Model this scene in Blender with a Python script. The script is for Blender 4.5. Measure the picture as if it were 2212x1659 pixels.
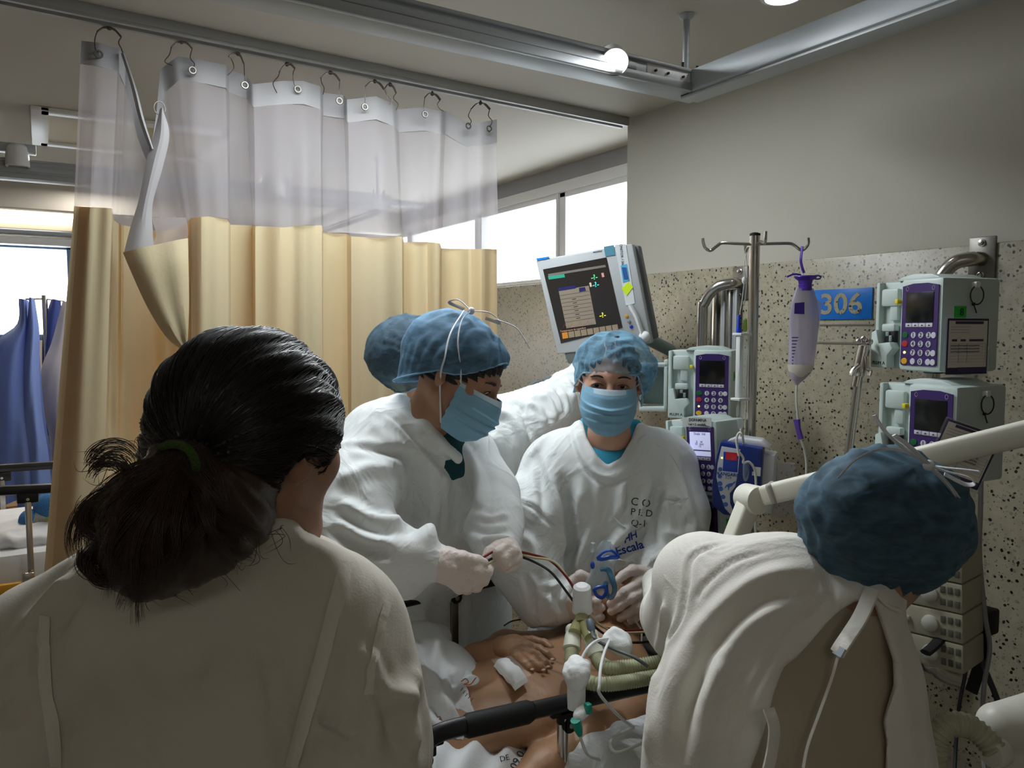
import bpy, bmesh, math, random
import numpy as np
from mathutils import Vector, Matrix, noise
from mathutils.bvhtree import BVHTree

for _o in list(bpy.data.objects):
    bpy.data.objects.remove(_o)
SC = bpy.context.scene
COL = SC.collection
R = math.radians
random.seed(7)

# ---------------------------------------------------------------- camera
FPX = 1660.0
CAM = np.array([0.0, 0.0, 1.58])
YAW, PITCH = R(31.5), R(4.12)
F0 = np.array([math.sin(YAW), math.cos(YAW), 0.0])
RIGHT = np.array([math.cos(YAW), -math.sin(YAW), 0.0])
FWD = F0 * math.cos(PITCH) + np.array([0, 0, -math.sin(PITCH)])
UP = np.array([0, 0, 1.0]) * math.cos(PITCH) + F0 * math.sin(PITCH)
cam_data = bpy.data.cameras.new('camera')
cam_data.sensor_width = 36.0
cam_data.lens = 36.0 * FPX / 2212.0
cam_data.clip_start = 0.05
cam = bpy.data.objects.new('camera', cam_data)
COL.objects.link(cam)
_m = Matrix.Identity(4)
for _i in range(3):
    _m[_i][0] = RIGHT[_i]; _m[_i][1] = UP[_i]; _m[_i][2] = -FWD[_i]; _m[_i][3] = CAM[_i]
cam.matrix_world = _m
SC.camera = cam

# ---------------------------------------------------------------- world, lamps, exposure
world = bpy.data.worlds.new('sky')
SC.world = world
world.use_nodes = True
_bg = world.node_tree.nodes['Background']
_bg.inputs['Color'].default_value = (0.90, 0.95, 1.0, 1)
_bg.inputs['Strength'].default_value = 9.0
SC.view_settings.view_transform = 'Standard'
SC.view_settings.look = 'None'
SC.view_settings.gamma = 1.0
SC.view_settings.use_curve_mapping = False
SC.view_settings.exposure = 0.0
SC.cycles.max_bounces = 8
SC.cycles.diffuse_bounces = 4
SC.cycles.transparent_max_bounces = 16
SC.cycles.sample_clamp_indirect = 4.0
SC.cycles.use_denoising = True

def area_light(name, loc, target, size, size_y, power, color, spread=180):
    d = bpy.data.lights.new(name, 'AREA')
    d.shape = 'RECTANGLE'; d.size = size; d.size_y = size_y
    d.energy = power; d.color = color; d.spread = R(spread)
    o = bpy.data.objects.new(name, d)
    COL.objects.link(o)
    o.location = loc
    o.rotation_euler = (Vector(target) - Vector(loc)).to_track_quat('-Z', 'Y').to_euler()
    return o

def portal(name, loc, target, size, size_y):
    o = area_light(name, loc, target, size, size_y, 1.0, (1, 1, 1))
    o.data.cycles.is_portal = True
    return o

# daylight enters by the window strip of the right wall and the end window
portal('daylight_opening_side', (2.24, 4.25, 2.05), (0, 4.25, 2.05), 3.7, 0.50)
portal('daylight_opening_end', (-0.15, 6.32, 1.9), (-0.15, 0, 1.9), 0.9, 0.7)
# fluorescent ceiling panel over the bed, then added fill lights for ward and next bay
area_light('ceiling_panel_light_bed', (0.80, 1.90, 2.345), (0.80, 1.90, 0), 0.9, 0.25, 18, (0.90, 0.96, 1.0))
area_light('added_fill_light_ward', (-0.5, -1.3, 2.345), (-0.5, -1.3, 0), 1.2, 0.3, 6.5, (1.0, 0.95, 0.88))  # added fill from behind the camera, stands for no known fitting
area_light('added_fill_light_next_bay', (0.3, 4.3, 2.345), (0.3, 4.3, 0), 0.3, 1.2, 15, (1.0, 0.95, 0.88))  # added to brighten the bay beyond the curtain, no lamp hangs there
# ================================================================ helpers
def A(v): return np.asarray(v, dtype=float)

def P(px, py, d):
    """world point seen at pixel (2212x1659 frame) at distance d along the view axis"""
    u = (px - 1106.0) / FPX; v = (py - 829.5) / FPX
    return CAM + d * (FWD + u * RIGHT - v * UP)

def ray_dir(px, py):
    u = (px - 1106.0) / FPX; v = (py - 829.5) / FPX
    return FWD + u * RIGHT - v * UP

def on_plane(px, py, axis, val):
    r = ray_dir(px, py); t = (val - CAM[axis]) / r[axis]
    return CAM + t * r

def project(V):
    w = V - CAM
    d = w @ FWD
    return 1106 + FPX * (w @ RIGHT) / d, 829.5 - FPX * (w @ UP) / d, d

def lin(c):
    c = c / 255.0
    return c / 12.92 if c <= 0.04045 else ((c + 0.055) / 1.055) ** 2.4

def col(c):
    return (lin(c[0]), lin(c[1]), lin(c[2]), 1.0)

MATS = {}
def mat(name, c=(200, 200, 200), rough=0.6, metal=0.0, bump=0.0, bscale=60, var=0.0, vscale=8,
        alpha=1.0, trans=0.0, emit=0.0, emit_c=None, translucent=0.0, tl_c=None, ior=1.45, sheen=0.0, spec=0.5, sss=0.0, crease=0.0, cscale=9):
    if name in MATS: return MATS[name]
    m = bpy.data.materials.new(name); m.use_nodes = True
    nt = m.node_tree; N = nt.nodes; L = nt.links
    b = N['Principled BSDF']
    b.inputs['Base Color'].default_value = col(c)
    b.inputs['Roughness'].default_value = rough
    b.inputs['Metallic'].default_value = metal
    b.inputs['Alpha'].default_value = alpha
    b.inputs['Transmission Weight'].default_value = trans
    b.inputs['IOR'].default_value = ior
    b.inputs['Sheen Weight'].default_value = sheen
    b.inputs['Specular IOR Level'].default_value = spec
    if sss:
        b.inputs['Subsurface Weight'].default_value = sss
        b.inputs['Subsurface Scale'].default_value = 0.01
    if emit:
        b.inputs['Emission Color'].default_value = col(emit_c or c)
        b.inputs['Emission Strength'].default_value = emit
    tc = N.new('ShaderNodeTexCoord')
    if var:
        n = N.new('ShaderNodeTexNoise'); n.inputs['Scale'].default_value = vscale; n.inputs['Detail'].default_value = 4
        L.new(tc.outputs['Object'], n.inputs['Vector'])
        r = N.new('ShaderNodeMapRange')
        r.inputs['From Min'].default_value = 0.3; r.inputs['From Max'].default_value = 0.7
        r.inputs['To Min'].default_value = 1 - var; r.inputs['To Max'].default_value = 1 + var * 0.5
        L.new(n.outputs['Fac'], r.inputs['Value'])
        mx = N.new('ShaderNodeMix'); mx.data_type = 'RGBA'; mx.blend_type = 'MULTIPLY'
        mx.inputs[0].default_value = 1.0
        mx.inputs[6].default_value = col(c)
        L.new(r.outputs['Result'], mx.inputs[7])
        L.new(mx.outputs[2], b.inputs['Base Color'])
    if crease:
        # soft irregular creases of cloth, at a larger scale than the weave
        n = N.new('ShaderNodeTexNoise'); n.inputs['Scale'].default_value = cscale; n.inputs['Detail'].default_value = 3; n.inputs['Distortion'].default_value = 1.8
        L.new(tc.outputs['Object'], n.inputs['Vector'])
        s1 = N.new('ShaderNodeMath'); s1.operation = 'SUBTRACT'; s1.inputs[1].default_value = 0.5
        s2 = N.new('ShaderNodeMath'); s2.operation = 'ABSOLUTE'
        s3 = N.new('ShaderNodeMapRange'); s3.inputs['From Max'].default_value = 0.09; s3.inputs['To Min'].default_value = 1.0; s3.inputs['To Max'].default_value = 0.0; s3.interpolation_type = 'SMOOTHSTEP'
        L.new(n.outputs['Fac'], s1.inputs[0]); L.new(s1.outputs[0], s2.inputs[0]); L.new(s2.outputs[0], s3.inputs['Value'])
        bc = N.new('ShaderNodeBump'); bc.inputs['Strength'].default_value = crease; bc.inputs['Distance'].default_value = 0.012
        L.new(s3.outputs['Result'], bc.inputs['Height']); L.new(bc.outputs['Normal'], b.inputs['Normal'])
    if bump:
        n = N.new('ShaderNodeTexNoise'); n.inputs['Scale'].default_value = bscale; n.inputs['Detail'].default_value = 5
        L.new(tc.outputs['Object'], n.inputs['Vector'])
        bp = N.new('ShaderNodeBump'); bp.inputs['Strength'].default_value = bump; bp.inputs['Distance'].default_value = 0.01
        L.new(n.outputs['Fac'], bp.inputs['Height'])
        if crease: L.new(bc.outputs['Normal'], bp.inputs['Normal'])
        L.new(bp.outputs['Normal'], b.inputs['Normal'])
    if translucent:
        t = N.new('ShaderNodeBsdfTranslucent'); t.inputs['Color'].default_value = col(tl_c or c)
        mx2 = N.new('ShaderNodeMixShader'); mx2.inputs['Fac'].default_value = translucent
        L.new(b.outputs[0], mx2.inputs[1]); L.new(t.outputs[0], mx2.inputs[2])
        L.new(mx2.outputs[0], N['Material Output'].inputs['Surface'])
    MATS[name] = m
    return m

# ---------------------------------------------------------------- object bookkeeping
def tag(o, label=None, cat=None, group=None, kind=None):
    if label: o['label'] = label
    if cat: o['category'] = cat
    if group: o['group'] = group
    if kind: o['kind'] = kind
    return o

def empty(name, loc, label, cat, group=None):
    o = bpy.data.objects.new(name, None); COL.objects.link(o)
    o.empty_display_size = 0.05
    o.matrix_world = Matrix.Translation(Vector([float(x) for x in loc]))
    return tag(o, label, cat, group)

def link(name, me, m, parent=None, matrix=None):
    o = bpy.data.objects.new(name, me); COL.objects.link(o)
    ms = m if isinstance(m, (list, tuple)) else [m]
    if not me.materials:
        for x in ms: me.materials.append(x)
    if matrix is not None: o.matrix_world = matrix
    if parent is not None:
        o.parent = parent
        o.matrix_parent_inverse = parent_world(parent).inverted()
    return o

def parent_world(p):
    # world matrices of parents are set directly and never scaled
    m = p.matrix_basis.copy()
    q = p
    while q.parent is not None:
        m = q.parent.matrix_basis @ q.matrix_parent_inverse @ m if False else (parent_world(q.parent) @ q.matrix_parent_inverse @ m)
        break
    return m

def frame(o, x, y, z=None):
    """matrix with origin o, axes x, y (orthonormalised), z = x cross y"""
    x = Vector(x).normalized(); y = Vector(y)
    y = (y - x * y.dot(x)).normalized(); z = x.cross(y)
    m = Matrix.Identity(4)
    for i in range(3):
        m[i][0] = x[i]; m[i][1] = y[i]; m[i][2] = z[i]; m[i][3] = float(o[i])
    return m

class MB:
    """collects shapes; build() links them as one mesh object"""
    def __init__(self): self.bm = bmesh.new(); self.mi = 0
    def _mark(self, n0):
        if self.mi:
            self.bm.faces.ensure_lookup_table()
            for f in self.bm.faces[n0:]: f.material_index = self.mi
    def box(self, c, s, bev=0.0, rot=None, seg=2):
        n0 = len(self.bm.faces)
        b2 = bmesh.new()
        bmesh.ops.create_cube(b2, size=1.0)
        bmesh.ops.scale(b2, vec=Vector([float(x) for x in s]), verts=b2.verts)
        if bev > 0:
            bmesh.ops.bevel(b2, geom=list(b2.edges), offset=min(bev, min(s) * 0.49), segments=seg, affect='EDGES', profile=0.5)
        M = Matrix.Translation(Vector([float(x) for x in c]))
        if rot is not None: M = M @ rot.to_4x4()
        bmesh.ops.transform(b2, matrix=M, verts=b2.verts)
        self._merge(b2); self._mark(n0); return self
    def _merge(self, b2):
        me = bpy.data.meshes.new('t'); b2.to_mesh(me); b2.free()
        self.bm.from_mesh(me); bpy.data.meshes.remove(me)
    def tube(self, pts, r, seg=10, caps=True, flat=None, closed=False):
        """swept tube; r number or list; flat=(scale across, scale along 'up')"""
        n0 = len(self.bm.faces)
        pts = [Vector([float(x) for x in p]) for p in pts]; n = len(pts)
        rs = r if isinstance(r, (list, tuple, np.ndarray)) else [r] * n
        up = Vector((0, 0, 1)); rings = []
        t0 = (pts[1] - pts[0]).normalized()
        if abs(t0.dot(up)) > 0.9: up = Vector((1, 0, 0))
        nrm = (up - t0 * up.dot(t0)).normalized()
        for i, p in enumerate(pts):
            if closed: t = (pts[(i + 1) % n] - pts[i - 1])
            else: t = (pts[min(i + 1, n - 1)] - pts[max(i - 1, 0)])
            if t.length < 1e-9: t = t0.copy()
            t.normalize()
            nrm = nrm - t * nrm.dot(t)
            if nrm.length < 1e-6: nrm = t.orthogonal()
            nrm.normalize(); bn = t.cross(nrm)
            a, b = (1, 1) if flat is None else flat
            ring = []
            for k in range(seg):
                q = 2 * math.pi * k / seg
                ring.append(self.bm.verts.new(p + nrm * (math.cos(q) * rs[i] * b) + bn * (math.sin(q) * rs[i] * a)))
            rings.append(ring)
        m = n if closed else n - 1
        for i in range(m):
            A_, B_ = rings[i], rings[(i + 1) % n]
            for k in range(seg):
                f = self.bm.faces.new((A_[k], A_[(k + 1) % seg], B_[(k + 1) % seg], B_[k])); f.smooth = True
        if caps and not closed:
            self.bm.faces.new(rings[0][::-1]); self.bm.faces.new(rings[-1])
        self._mark(n0); return self
    def cyl(self, p0, p1, r0, r1=None, seg=20):
        return self.tube([p0, p1], [r0, r0 if r1 is None else r1], seg)
    def lathe(self, prof, origin, axis, seg=24, cap=True):
        """prof: list of (radius, height) along axis"""
        n0 = len(self.bm.faces)
        z = Vector([float(x) for x in axis]).normalized(); x = z.orthogonal().normalized(); y = z.cross(x)
        o = Vector([float(q) for q in origin]); rings = []
        for (r, h) in prof:
            rings.append([self.bm.verts.new(o + z * h + (x * math.cos(2 * math.pi * k / seg) + y * math.sin(2 * math.pi * k / seg)) * max(r, 1e-5)) for k in range(seg)])
        for i in range(len(rings) - 1):
            for k in range(seg):
                f = self.bm.faces.new((rings[i][k], rings[i][(k + 1) % seg], rings[i + 1][(k + 1) % seg], rings[i + 1][k])); f.smooth = True
        if cap:
            self.bm.faces.new(rings[0][::-1]); self.bm.faces.new(rings[-1])
        self._mark(n0); return self
    def prism(self, outline, z0, z1, bev=0.0):
        """outline in local xy, extruded along z"""
        n0 = len(self.bm.faces)
        b2 = bmesh.new()
        lo = [b2.verts.new((float(p[0]), float(p[1]), z0)) for p in outline]
        f = b2.faces.new(lo)
        r = bmesh.ops.extrude_face_region(b2, geom=[f])
        vs = [v for v in r['geom'] if isinstance(v, bmesh.types.BMVert)]
        bmesh.ops.translate(b2, vec=(0, 0, z1 - z0), verts=vs)
        bmesh.ops.recalc_face_normals(b2, faces=b2.faces)
        if bev > 0:
            bmesh.ops.bevel(b2, geom=list(b2.edges), offset=bev, segments=2, affect='EDGES', profile=0.5, clamp_overlap=True)
        self._merge(b2); self._mark(n0); return self
    def grid(self, rows, closed=False):
        """rows: 2-D list of points"""
        n0 = len(self.bm.faces)
        V = [[self.bm.verts.new([float(x) for x in p]) for p in r] for r in rows]
        for i in range(len(V) - 1):
            n = len(V[i])
            for k in range(n if closed else n - 1):
                f = self.bm.faces.new((V[i][k], V[i][(k + 1) % n], V[i + 1][(k + 1) % n], V[i + 1][k])); f.smooth = True
        self._mark(n0); return self
    def ball(self, c, r, seg=14, rot=None):
        n0 = len(self.bm.faces)
        b2 = bmesh.new(); bmesh.ops.create_uvsphere(b2, u_segments=seg, v_segments=max(6, seg // 2 + 1), radius=1.0)
        r = (r, r, r) if not hasattr(r, '__len__') else r
        bmesh.ops.scale(b2, vec=Vector([float(x) for x in r]), verts=b2.verts)
        M = Matrix.Translation(Vector([float(x) for x in c]))
        if rot is not None: M = M @ rot.to_4x4()
        bmesh.ops.transform(b2, matrix=M, verts=b2.verts)
        for f in b2.faces: f.smooth = True
        self._merge(b2); self._mark(n0); return self
    def build(self, name, m, parent=None, matrix=None, smooth=35, solid=0.0):
        me = bpy.data.meshes.new(name)
        bmesh.ops.remove_doubles(self.bm, verts=self.bm.verts, dist=1e-6)
        bmesh.ops.recalc_face_normals(self.bm, faces=self.bm.faces)
        if solid:
            bmesh.ops.solidify(self.bm, geom=list(self.bm.faces), thickness=solid)
        self.bm.to_mesh(me); self.bm.free()
        me.shade_smooth(); me.set_sharp_from_angle(angle=R(smooth))
        return link(name, me, m, parent, matrix)

def smooth_path(pts, n=8):
    """Catmull-Rom through points"""
    pts = [A(p) for p in pts]
    if len(pts) < 3: return pts
    q = [2 * pts[0] - pts[1]] + pts + [2 * pts[-1] - pts[-2]]
    out = []
    for i in range(1, len(q) - 2):
        p0, p1, p2, p3 = q[i - 1], q[i], q[i + 1], q[i + 2]
        for k in range(n):
            t = k / n
            out.append(0.5 * ((2 * p1) + (-p0 + p2) * t + (2 * p0 - 5 * p1 + 4 * p2 - p3) * t * t + (-p0 + 3 * p1 - 3 * p2 + p3) * t ** 3))
    out.append(pts[-1])
    return out

def text_mesh(s, size, depth=0.0004, align='CENTER', bold=False):
    cu = bpy.data.curves.new('lettering', 'FONT'); cu.body = s; cu.size = size; cu.extrude = depth
    cu.align_x = align; cu.align_y = 'CENTER'; cu.resolution_u = 3
    if bold: cu.offset = size * 0.02
    o = bpy.data.objects.new('t', cu); COL.objects.link(o)
    dg = bpy.context.evaluated_depsgraph_get()
    me = bpy.data.meshes.new_from_object(o.evaluated_get(dg))
    bpy.data.objects.remove(o); bpy.data.curves.remove(cu)
    return me

def text(name, s, size, m, parent, matrix, depth=0.0004, bold=False, align='CENTER'):
    me = text_mesh(s, size, depth, align, bold)
    me.materials.clear(); me.materials.append(m)
    me.name = name
    return link(name, me, m, parent, matrix)

# ---------------------------------------------------------------- implicit bodies
def smin(a, b, k):
    if k <= 0: return np.minimum(a, b)
    h = np.maximum(k - np.abs(a - b), 0.0) / k
    return np.minimum(a, b) - h * h * k * 0.25

class Body:
    """smooth union of tapered limbs and ellipsoids, turned into one closed surface"""
    def __init__(self, vox): self.vox = vox; self.ops = []; self.lo = A([9e9] * 3); self.hi = A([-9e9] * 3)
    def _add(self, fn, lo, hi, k, sub=False):
        lo = A(lo); hi = A(hi)
        self.ops.append((fn, lo, hi, k, sub))
        if not sub: self.lo = np.minimum(self.lo, lo); self.hi = np.maximum(self.hi, hi)
        return self
    def cone(self, p0, r0, p1, r1, k=0.02, sub=False, n=None, f=1.0):
        p0 = A(p0); p1 = A(p1); ab = p1 - p0; L2 = max(float(ab @ ab), 1e-9)
        nn = None if n is None else A(n) / np.linalg.norm(n)
        def fn(X):
            w = X - p0
            t = np.clip((w @ ab) / L2, 0, 1)
            w = w - t[:, None] * ab
            r = r0 + (r1 - r0) * t
            if nn is None: return np.sqrt((w * w).sum(1)) - r
            wn = w @ nn
            d = np.sqrt((w * w).sum(1) + wn * wn * (1 / (f * f) - 1)) 
            return (d - r) * (0.5 + 0.5 * f)
        m = max(r0, r1)
        return self._add(fn, np.minimum(p0, p1) - m, np.maximum(p0, p1) + m, k, sub)
    def path(self, pts, rs, k=0.02, n=None, f=1.0, sub=False):
        for i in range(len(pts) - 1): self.cone(pts[i], rs[i], pts[i + 1], rs[i + 1], k, sub, n, f)
        return self
    def ell(self, c, r, rot=None, k=0.02, sub=False):
        c = A(c); r = A(r); M = None if rot is None else np.array(rot)  # columns = axes
        def fn(X):
            q = X - c
            if M is not None: q = q @ M
            k0 = np.sqrt(((q / r) ** 2).sum(1)); k1 = np.sqrt(((q / (r * r)) ** 2).sum(1)) + 1e-9
            return k0 * (k0 - 1) / k1
        m = max(r) if M is not None else r
        return self._add(fn, c - m, c + m, k, sub)
    def halfspace(self, p, n, k=0.005):
        """cut everything on the side n points to"""
        p = A(p); n = A(n) / np.linalg.norm(n)
        def fn(X): return -((X - p) @ n)
        self.ops.append((fn, A([-9e9] * 3), A([9e9] * 3), k, True)); return self
    def pixcut(self, poly, dmin, dmax, soft=0.004, keep=False):
        """cut the opening whose outline (seen from the front) is poly, between two depths"""
        poly = A(poly)
        def fn(X):
            x, y, d = project(X)
            s = poly_sdf(poly, x, y) * d / FPX
            if keep: s = -s
            return np.maximum(np.maximum(s, dmin - d), d - dmax)
        self.ops.append((fn, A([-9e9] * 3), A([9e9] * 3), soft, True)); return self
    def eval(self):
        v = self.vox; pad = 3 * v
        lo = self.lo - pad; n = np.ceil((self.hi + pad - lo) / v).astype(int) + 1
        ax = [lo[i] + v * np.arange(n[i]) for i in range(3)]
        F = np.full(n, 0.5)
        for fn, l, h, k, sub in self.ops:
            m = k + 2.5 * v
            i0 = np.clip(np.floor((np.maximum(l, -1e6) - m - lo) / v).astype(np.int64), 0, n)
            i1 = np.clip(np.ceil((np.minimum(h, 1e6) + m - lo) / v).astype(np.int64) + 1, 0, n)
            if (i1 <= i0).any(): continue
            sl = tuple(slice(i0[i], i1[i]) for i in range(3))
            blk = F[sl]
            if sub:
                sel = np.nonzero(blk < 0.03 + k)
                if len(sel[0]) == 0: continue
                X = np.stack([ax[i][i0[i] + sel[i]] for i in range(3)], 1)
                d = fn(X)
                a = blk[sel]
                blk[sel] = -smin(-a, d, k)
            else:
                g = np.meshgrid(*[ax[i][i0[i]:i1[i]] for i in range(3)], indexing='ij')
                X = np.stack([q.ravel() for q in g], 1)
                d = fn(X).reshape(blk.shape)
                F[sl] = smin(blk, d, k)
        return F, lo
    def mesh(self):
        F, lo = self.eval()
        V, Q = surface_nets(F)
        return V * self.vox + lo, Q

def poly_sdf(poly, x, y):
    n = len(poly); d = np.full(x.shape, 1e18); s = np.ones(x.shape)
    j = n - 1
    for i in range(n):
        ex, ey = poly[j] - poly[i]
        wx = x - poly[i][0]; wy = y - poly[i][1]
        t = np.clip((wx * ex + wy * ey) / (ex * ex + ey * ey + 1e-9), 0, 1)
        bx = wx - ex * t; by = wy - ey * t
        d = np.minimum(d, bx * bx + by * by)
        c1 = y >= poly[i][1]; c2 = y < poly[j][1]; c3 = ex * wy > ey * wx
        flip = (c1 & c2 & c3) | (~c1 & ~c2 & ~c3)
        s = np.where(flip, -s, s)
        j = i
    return s * np.sqrt(d)

def surface_nets(F):
    S = F < 0
    nx, ny, nz = F.shape
    cnt = np.zeros((nx - 1, ny - 1, nz - 1), np.int8)
    for a in (0, 1):
        for b in (0, 1):
            for c in (0, 1):
                cnt += S[a:nx - 1 + a, b:ny - 1 + b, c:nz - 1 + c]
    act = (cnt > 0) & (cnt < 8)
    ids = np.nonzero(act)
    n = len(ids[0])
    idx = np.full(act.shape, -1, np.int64); idx[ids] = np.arange(n)
    acc = np.zeros((n, 3)); num = np.zeros(n)
    base = np.stack(ids, 1)
    corners = [(a, b, c) for a in (0, 1) for b in (0, 1) for c in (0, 1)]
    for ca in corners:
        for ax in range(3):
            if ca[ax]: continue
            cb = list(ca); cb[ax] = 1
            fa = F[ids[0] + ca[0], ids[1] + ca[1], ids[2] + ca[2]]
            fb = F[ids[0] + cb[0], ids[1] + cb[1], ids[2] + cb[2]]
            m = (fa < 0) != (fb < 0)
            t = np.where(m, fa / np.where(np.abs(fa - fb) < 1e-12, 1, fa - fb), 0)
            p = np.array(ca, float)[None, :].repeat(n, 0); p[:, ax] += t
            acc += np.where(m[:, None], p, 0); num += m
    V = base + acc / num[:, None]
    quads = []
    for ax in range(3):
        a0 = S.take(range(F.shape[ax] - 1), ax); a1 = S.take(range(1, F.shape[ax]), ax)
        ch = a0 != a1
        o = [i for i in range(3) if i != ax]
        e = np.stack(np.nonzero(ch), 1)
        ok = (e[:, o[0]] > 0) & (e[:, o[1]] > 0) & (e[:, o[0]] < F.shape[o[0]] - 1) & (e[:, o[1]] < F.shape[o[1]] - 1)
        e = e[ok]
        inside = a0[e[:, 0], e[:, 1], e[:, 2]]
        q = []
        for (d0, d1) in ((1, 1), (0, 1), (0, 0), (1, 0)):
            g = e.copy(); g[:, o[0]] -= d0; g[:, o[1]] -= d1
            q.append(idx[g[:, 0], g[:, 1], g[:, 2]])
        q = np.stack(q, 1)
        flip = inside if ax != 1 else ~inside
        q[~flip] = q[~flip][:, ::-1]
        quads.append(q)
    return V, np.concatenate(quads)

def vnormals(V, Q):
    a = V[Q[:, 2]] - V[Q[:, 0]]; b = V[Q[:, 3]] - V[Q[:, 1]]
    fn = np.cross(a, b)
    N = np.zeros_like(V)
    for k in range(Q.shape[1]):
        for c in range(3): N[:, c] += np.bincount(Q[:, k], fn[:, c], len(V))
    return N / (np.linalg.norm(N, axis=1, keepdims=True) + 1e-12)

def relax(V, Q, it=2, lam=0.5):
    for _ in range(it):
        S_ = np.zeros_like(V); c = np.zeros(len(V))
        for k in range(4):
            a = Q[:, k]; b = Q[:, (k + 1) % 4]
            for j in range(3):
                S_[:, j] += np.bincount(a, V[b, j], len(V)) + np.bincount(b, V[a, j], len(V))
            c += np.bincount(a, minlength=len(V)) + np.bincount(b, minlength=len(V))
        V = V + lam * (S_ / c[:, None] - V)
    return V

_rng = np.random.RandomState(3)
_W = _rng.normal(size=(24, 3)); _W /= np.linalg.norm(_W, axis=1, keepdims=True); _PH = _rng.uniform(0, 6.28, 24)
def wnoise(V, freq, seed=0, octs=2):
    """cheap smooth noise from warped waves, about -1..1"""
    out = np.zeros(len(V)); amp = 1.0
    for o_ in range(octs):
        f = freq * (1.9 ** o_)
        for i in range(4):
            j = (seed * 5 + i + o_ * 7) % 24; k = (j + 11) % 24
            out += amp * np.sin(f * (V @ _W[j]) * 6.28 + _PH[j] + 1.6 * np.sin(f * 0.6 * (V @ _W[k]) * 6.28 + _PH[k]))
        amp *= 0.5
    return out / 4.0

def folds(V, N, direction, freq, amp, seed=0, warp=0.8, sharp=2.0):
    """ridge like cloth folds running along `direction`"""
    d = A(direction) / np.linalg.norm(direction)
    s = np.cross(d, [0.31, 0.52, 0.79]); s /= np.linalg.norm(s); t = np.cross(d, s)
    ph = (V @ s) * freq * 6.28 + (V @ t) * freq * 4.1 + warp * wnoise(V * [1, 1, 1], freq * 0.35, seed) * 3
    r = 1 - np.abs(np.sin(ph * 0.5)) ** (1 / sharp) * 1.0
    env = 0.5 + 0.5 * wnoise(V, freq * 0.25, seed + 3, 1)
    return V + N * ((r * 2 - 0.6) * amp * np.clip(env, 0.1, 1))[:, None]

def make_bvh(V, Q):
    return BVHTree.FromPolygons([tuple(v) for v in V], [tuple(int(i) for i in q) for q in Q])

def hit(bvh, px, py):
    r = ray_dir(px, py); r = r / np.linalg.norm(r)
    loc, nor, i, d = bvh.ray_cast(Vector(CAM), Vector(r))
    if loc is None: return None, None
    nor = A(nor)
    if nor @ r > 0: nor = -nor
    return A(loc), nor

def creases(V, Q, paths, bvh=None):
    """paths: (pixel polyline, amplitude m (+ ridge / - groove), width m). Each is laid on the surface, then raised there."""
    bvh = bvh or make_bvh(V, Q)
    N = vnormals(V, Q); D = np.zeros(len(V))
    x, y, d = project(V)
    for path, amp, wid in paths:
        pts = []
        sp = smooth_path([A(list(p) + [0]) for p in path], 6) if len(path) > 2 else [A(list(p) + [0]) for p in path]
        if len(path) == 2:
            sp = [sp[0] + (sp[1] - sp[0]) * t for t in np.linspace(0, 1, 9)]
        for q in sp:
            h, _n = hit(bvh, q[0], q[1])
            if h is not None: pts.append(h)
        if len(pts) < 2: continue
        pts = np.array(pts)
        lo = pts.min(0) - 3 * wid; hi = pts.max(0) + 3 * wid
        sel = np.nonzero(((V > lo) & (V < hi)).all(1))[0]
        if len(sel) == 0: continue
        X = V[sel]; best = np.full(len(sel), 9.0); tt = np.zeros(len(sel))
        for i in range(len(pts) - 1):
            ab = pts[i + 1] - pts[i]
            if np.linalg.norm(ab) > 0.12: continue
            t = np.clip(((X - pts[i]) @ ab) / (ab @ ab + 1e-12), 0, 1)
            dd = np.linalg.norm(X - pts[i] - t[:, None] * ab, axis=1)
            m = dd < best; best[m] = dd[m]; tt[m] = (i + t[m]) / (len(pts) - 1)
        env = np.clip(np.minimum(tt, 1 - tt) * 6 + 0.15, 0, 1)
        D[sel] += amp * env * (np.exp(-(best / wid) ** 2) - 0.35 * np.exp(-((best - 1.7 * wid) / wid) ** 2))
    return V + N * D[:, None]

def mesh_obj(name, V, Q, m, parent=None, smooth=True):
    me = bpy.data.meshes.new(name)
    V = np.asarray(V, np.float32); Q = np.asarray(Q, np.int32)
    me.vertices.add(len(V)); me.vertices.foreach_set('co', V.ravel())
    k = Q.shape[1]
    me.loops.add(Q.size); me.loops.foreach_set('vertex_index', Q.ravel())
    me.polygons.add(len(Q))
    me.polygons.foreach_set('loop_start', np.arange(0, Q.size, k, dtype=np.int32))
    me.polygons.foreach_set('loop_total', np.full(len(Q), k, np.int32))
    me.update(calc_edges=True); me.validate()
    if smooth: me.shade_smooth()
    return link(name, me, m, parent)

def axes(fwd, up):
    """3x3 with columns right, forward, up for a head or hand"""
    f = A(fwd) / np.linalg.norm(fwd); u = A(up) - f * (A(up) @ f); u /= np.linalg.norm(u)
    r = np.cross(f, u)
    return np.stack([r, f, u], 1)

def camvec(x, y, z):
    """x to the right of the picture, y up, z away from the camera"""
    return x * RIGHT + y * np.array([0, 0, 1.0]) + z * F0

def wrinkles(V, N, freq, amp, seed=0, along=None, squash=0.35):
    """sharp irregular cloth creases; `along` = direction in which they are stretched"""
    X = V.copy()
    if along is not None:
        a = A(along) / np.linalg.norm(along)
        X = X - np.outer(X @ a, a) * (1 - squash)
    n = wnoise(X, freq, seed, 2)
    r = np.exp(-(n / 0.16) ** 2)
    env = np.clip(0.35 + 0.8 * wnoise(V, freq * 0.3, seed + 1, 1), 0, 1)
    return V + N * ((r - 0.3) * amp * env)[:, None]

def pz(px, py, z): return on_plane(px, py, 2, z)
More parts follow.
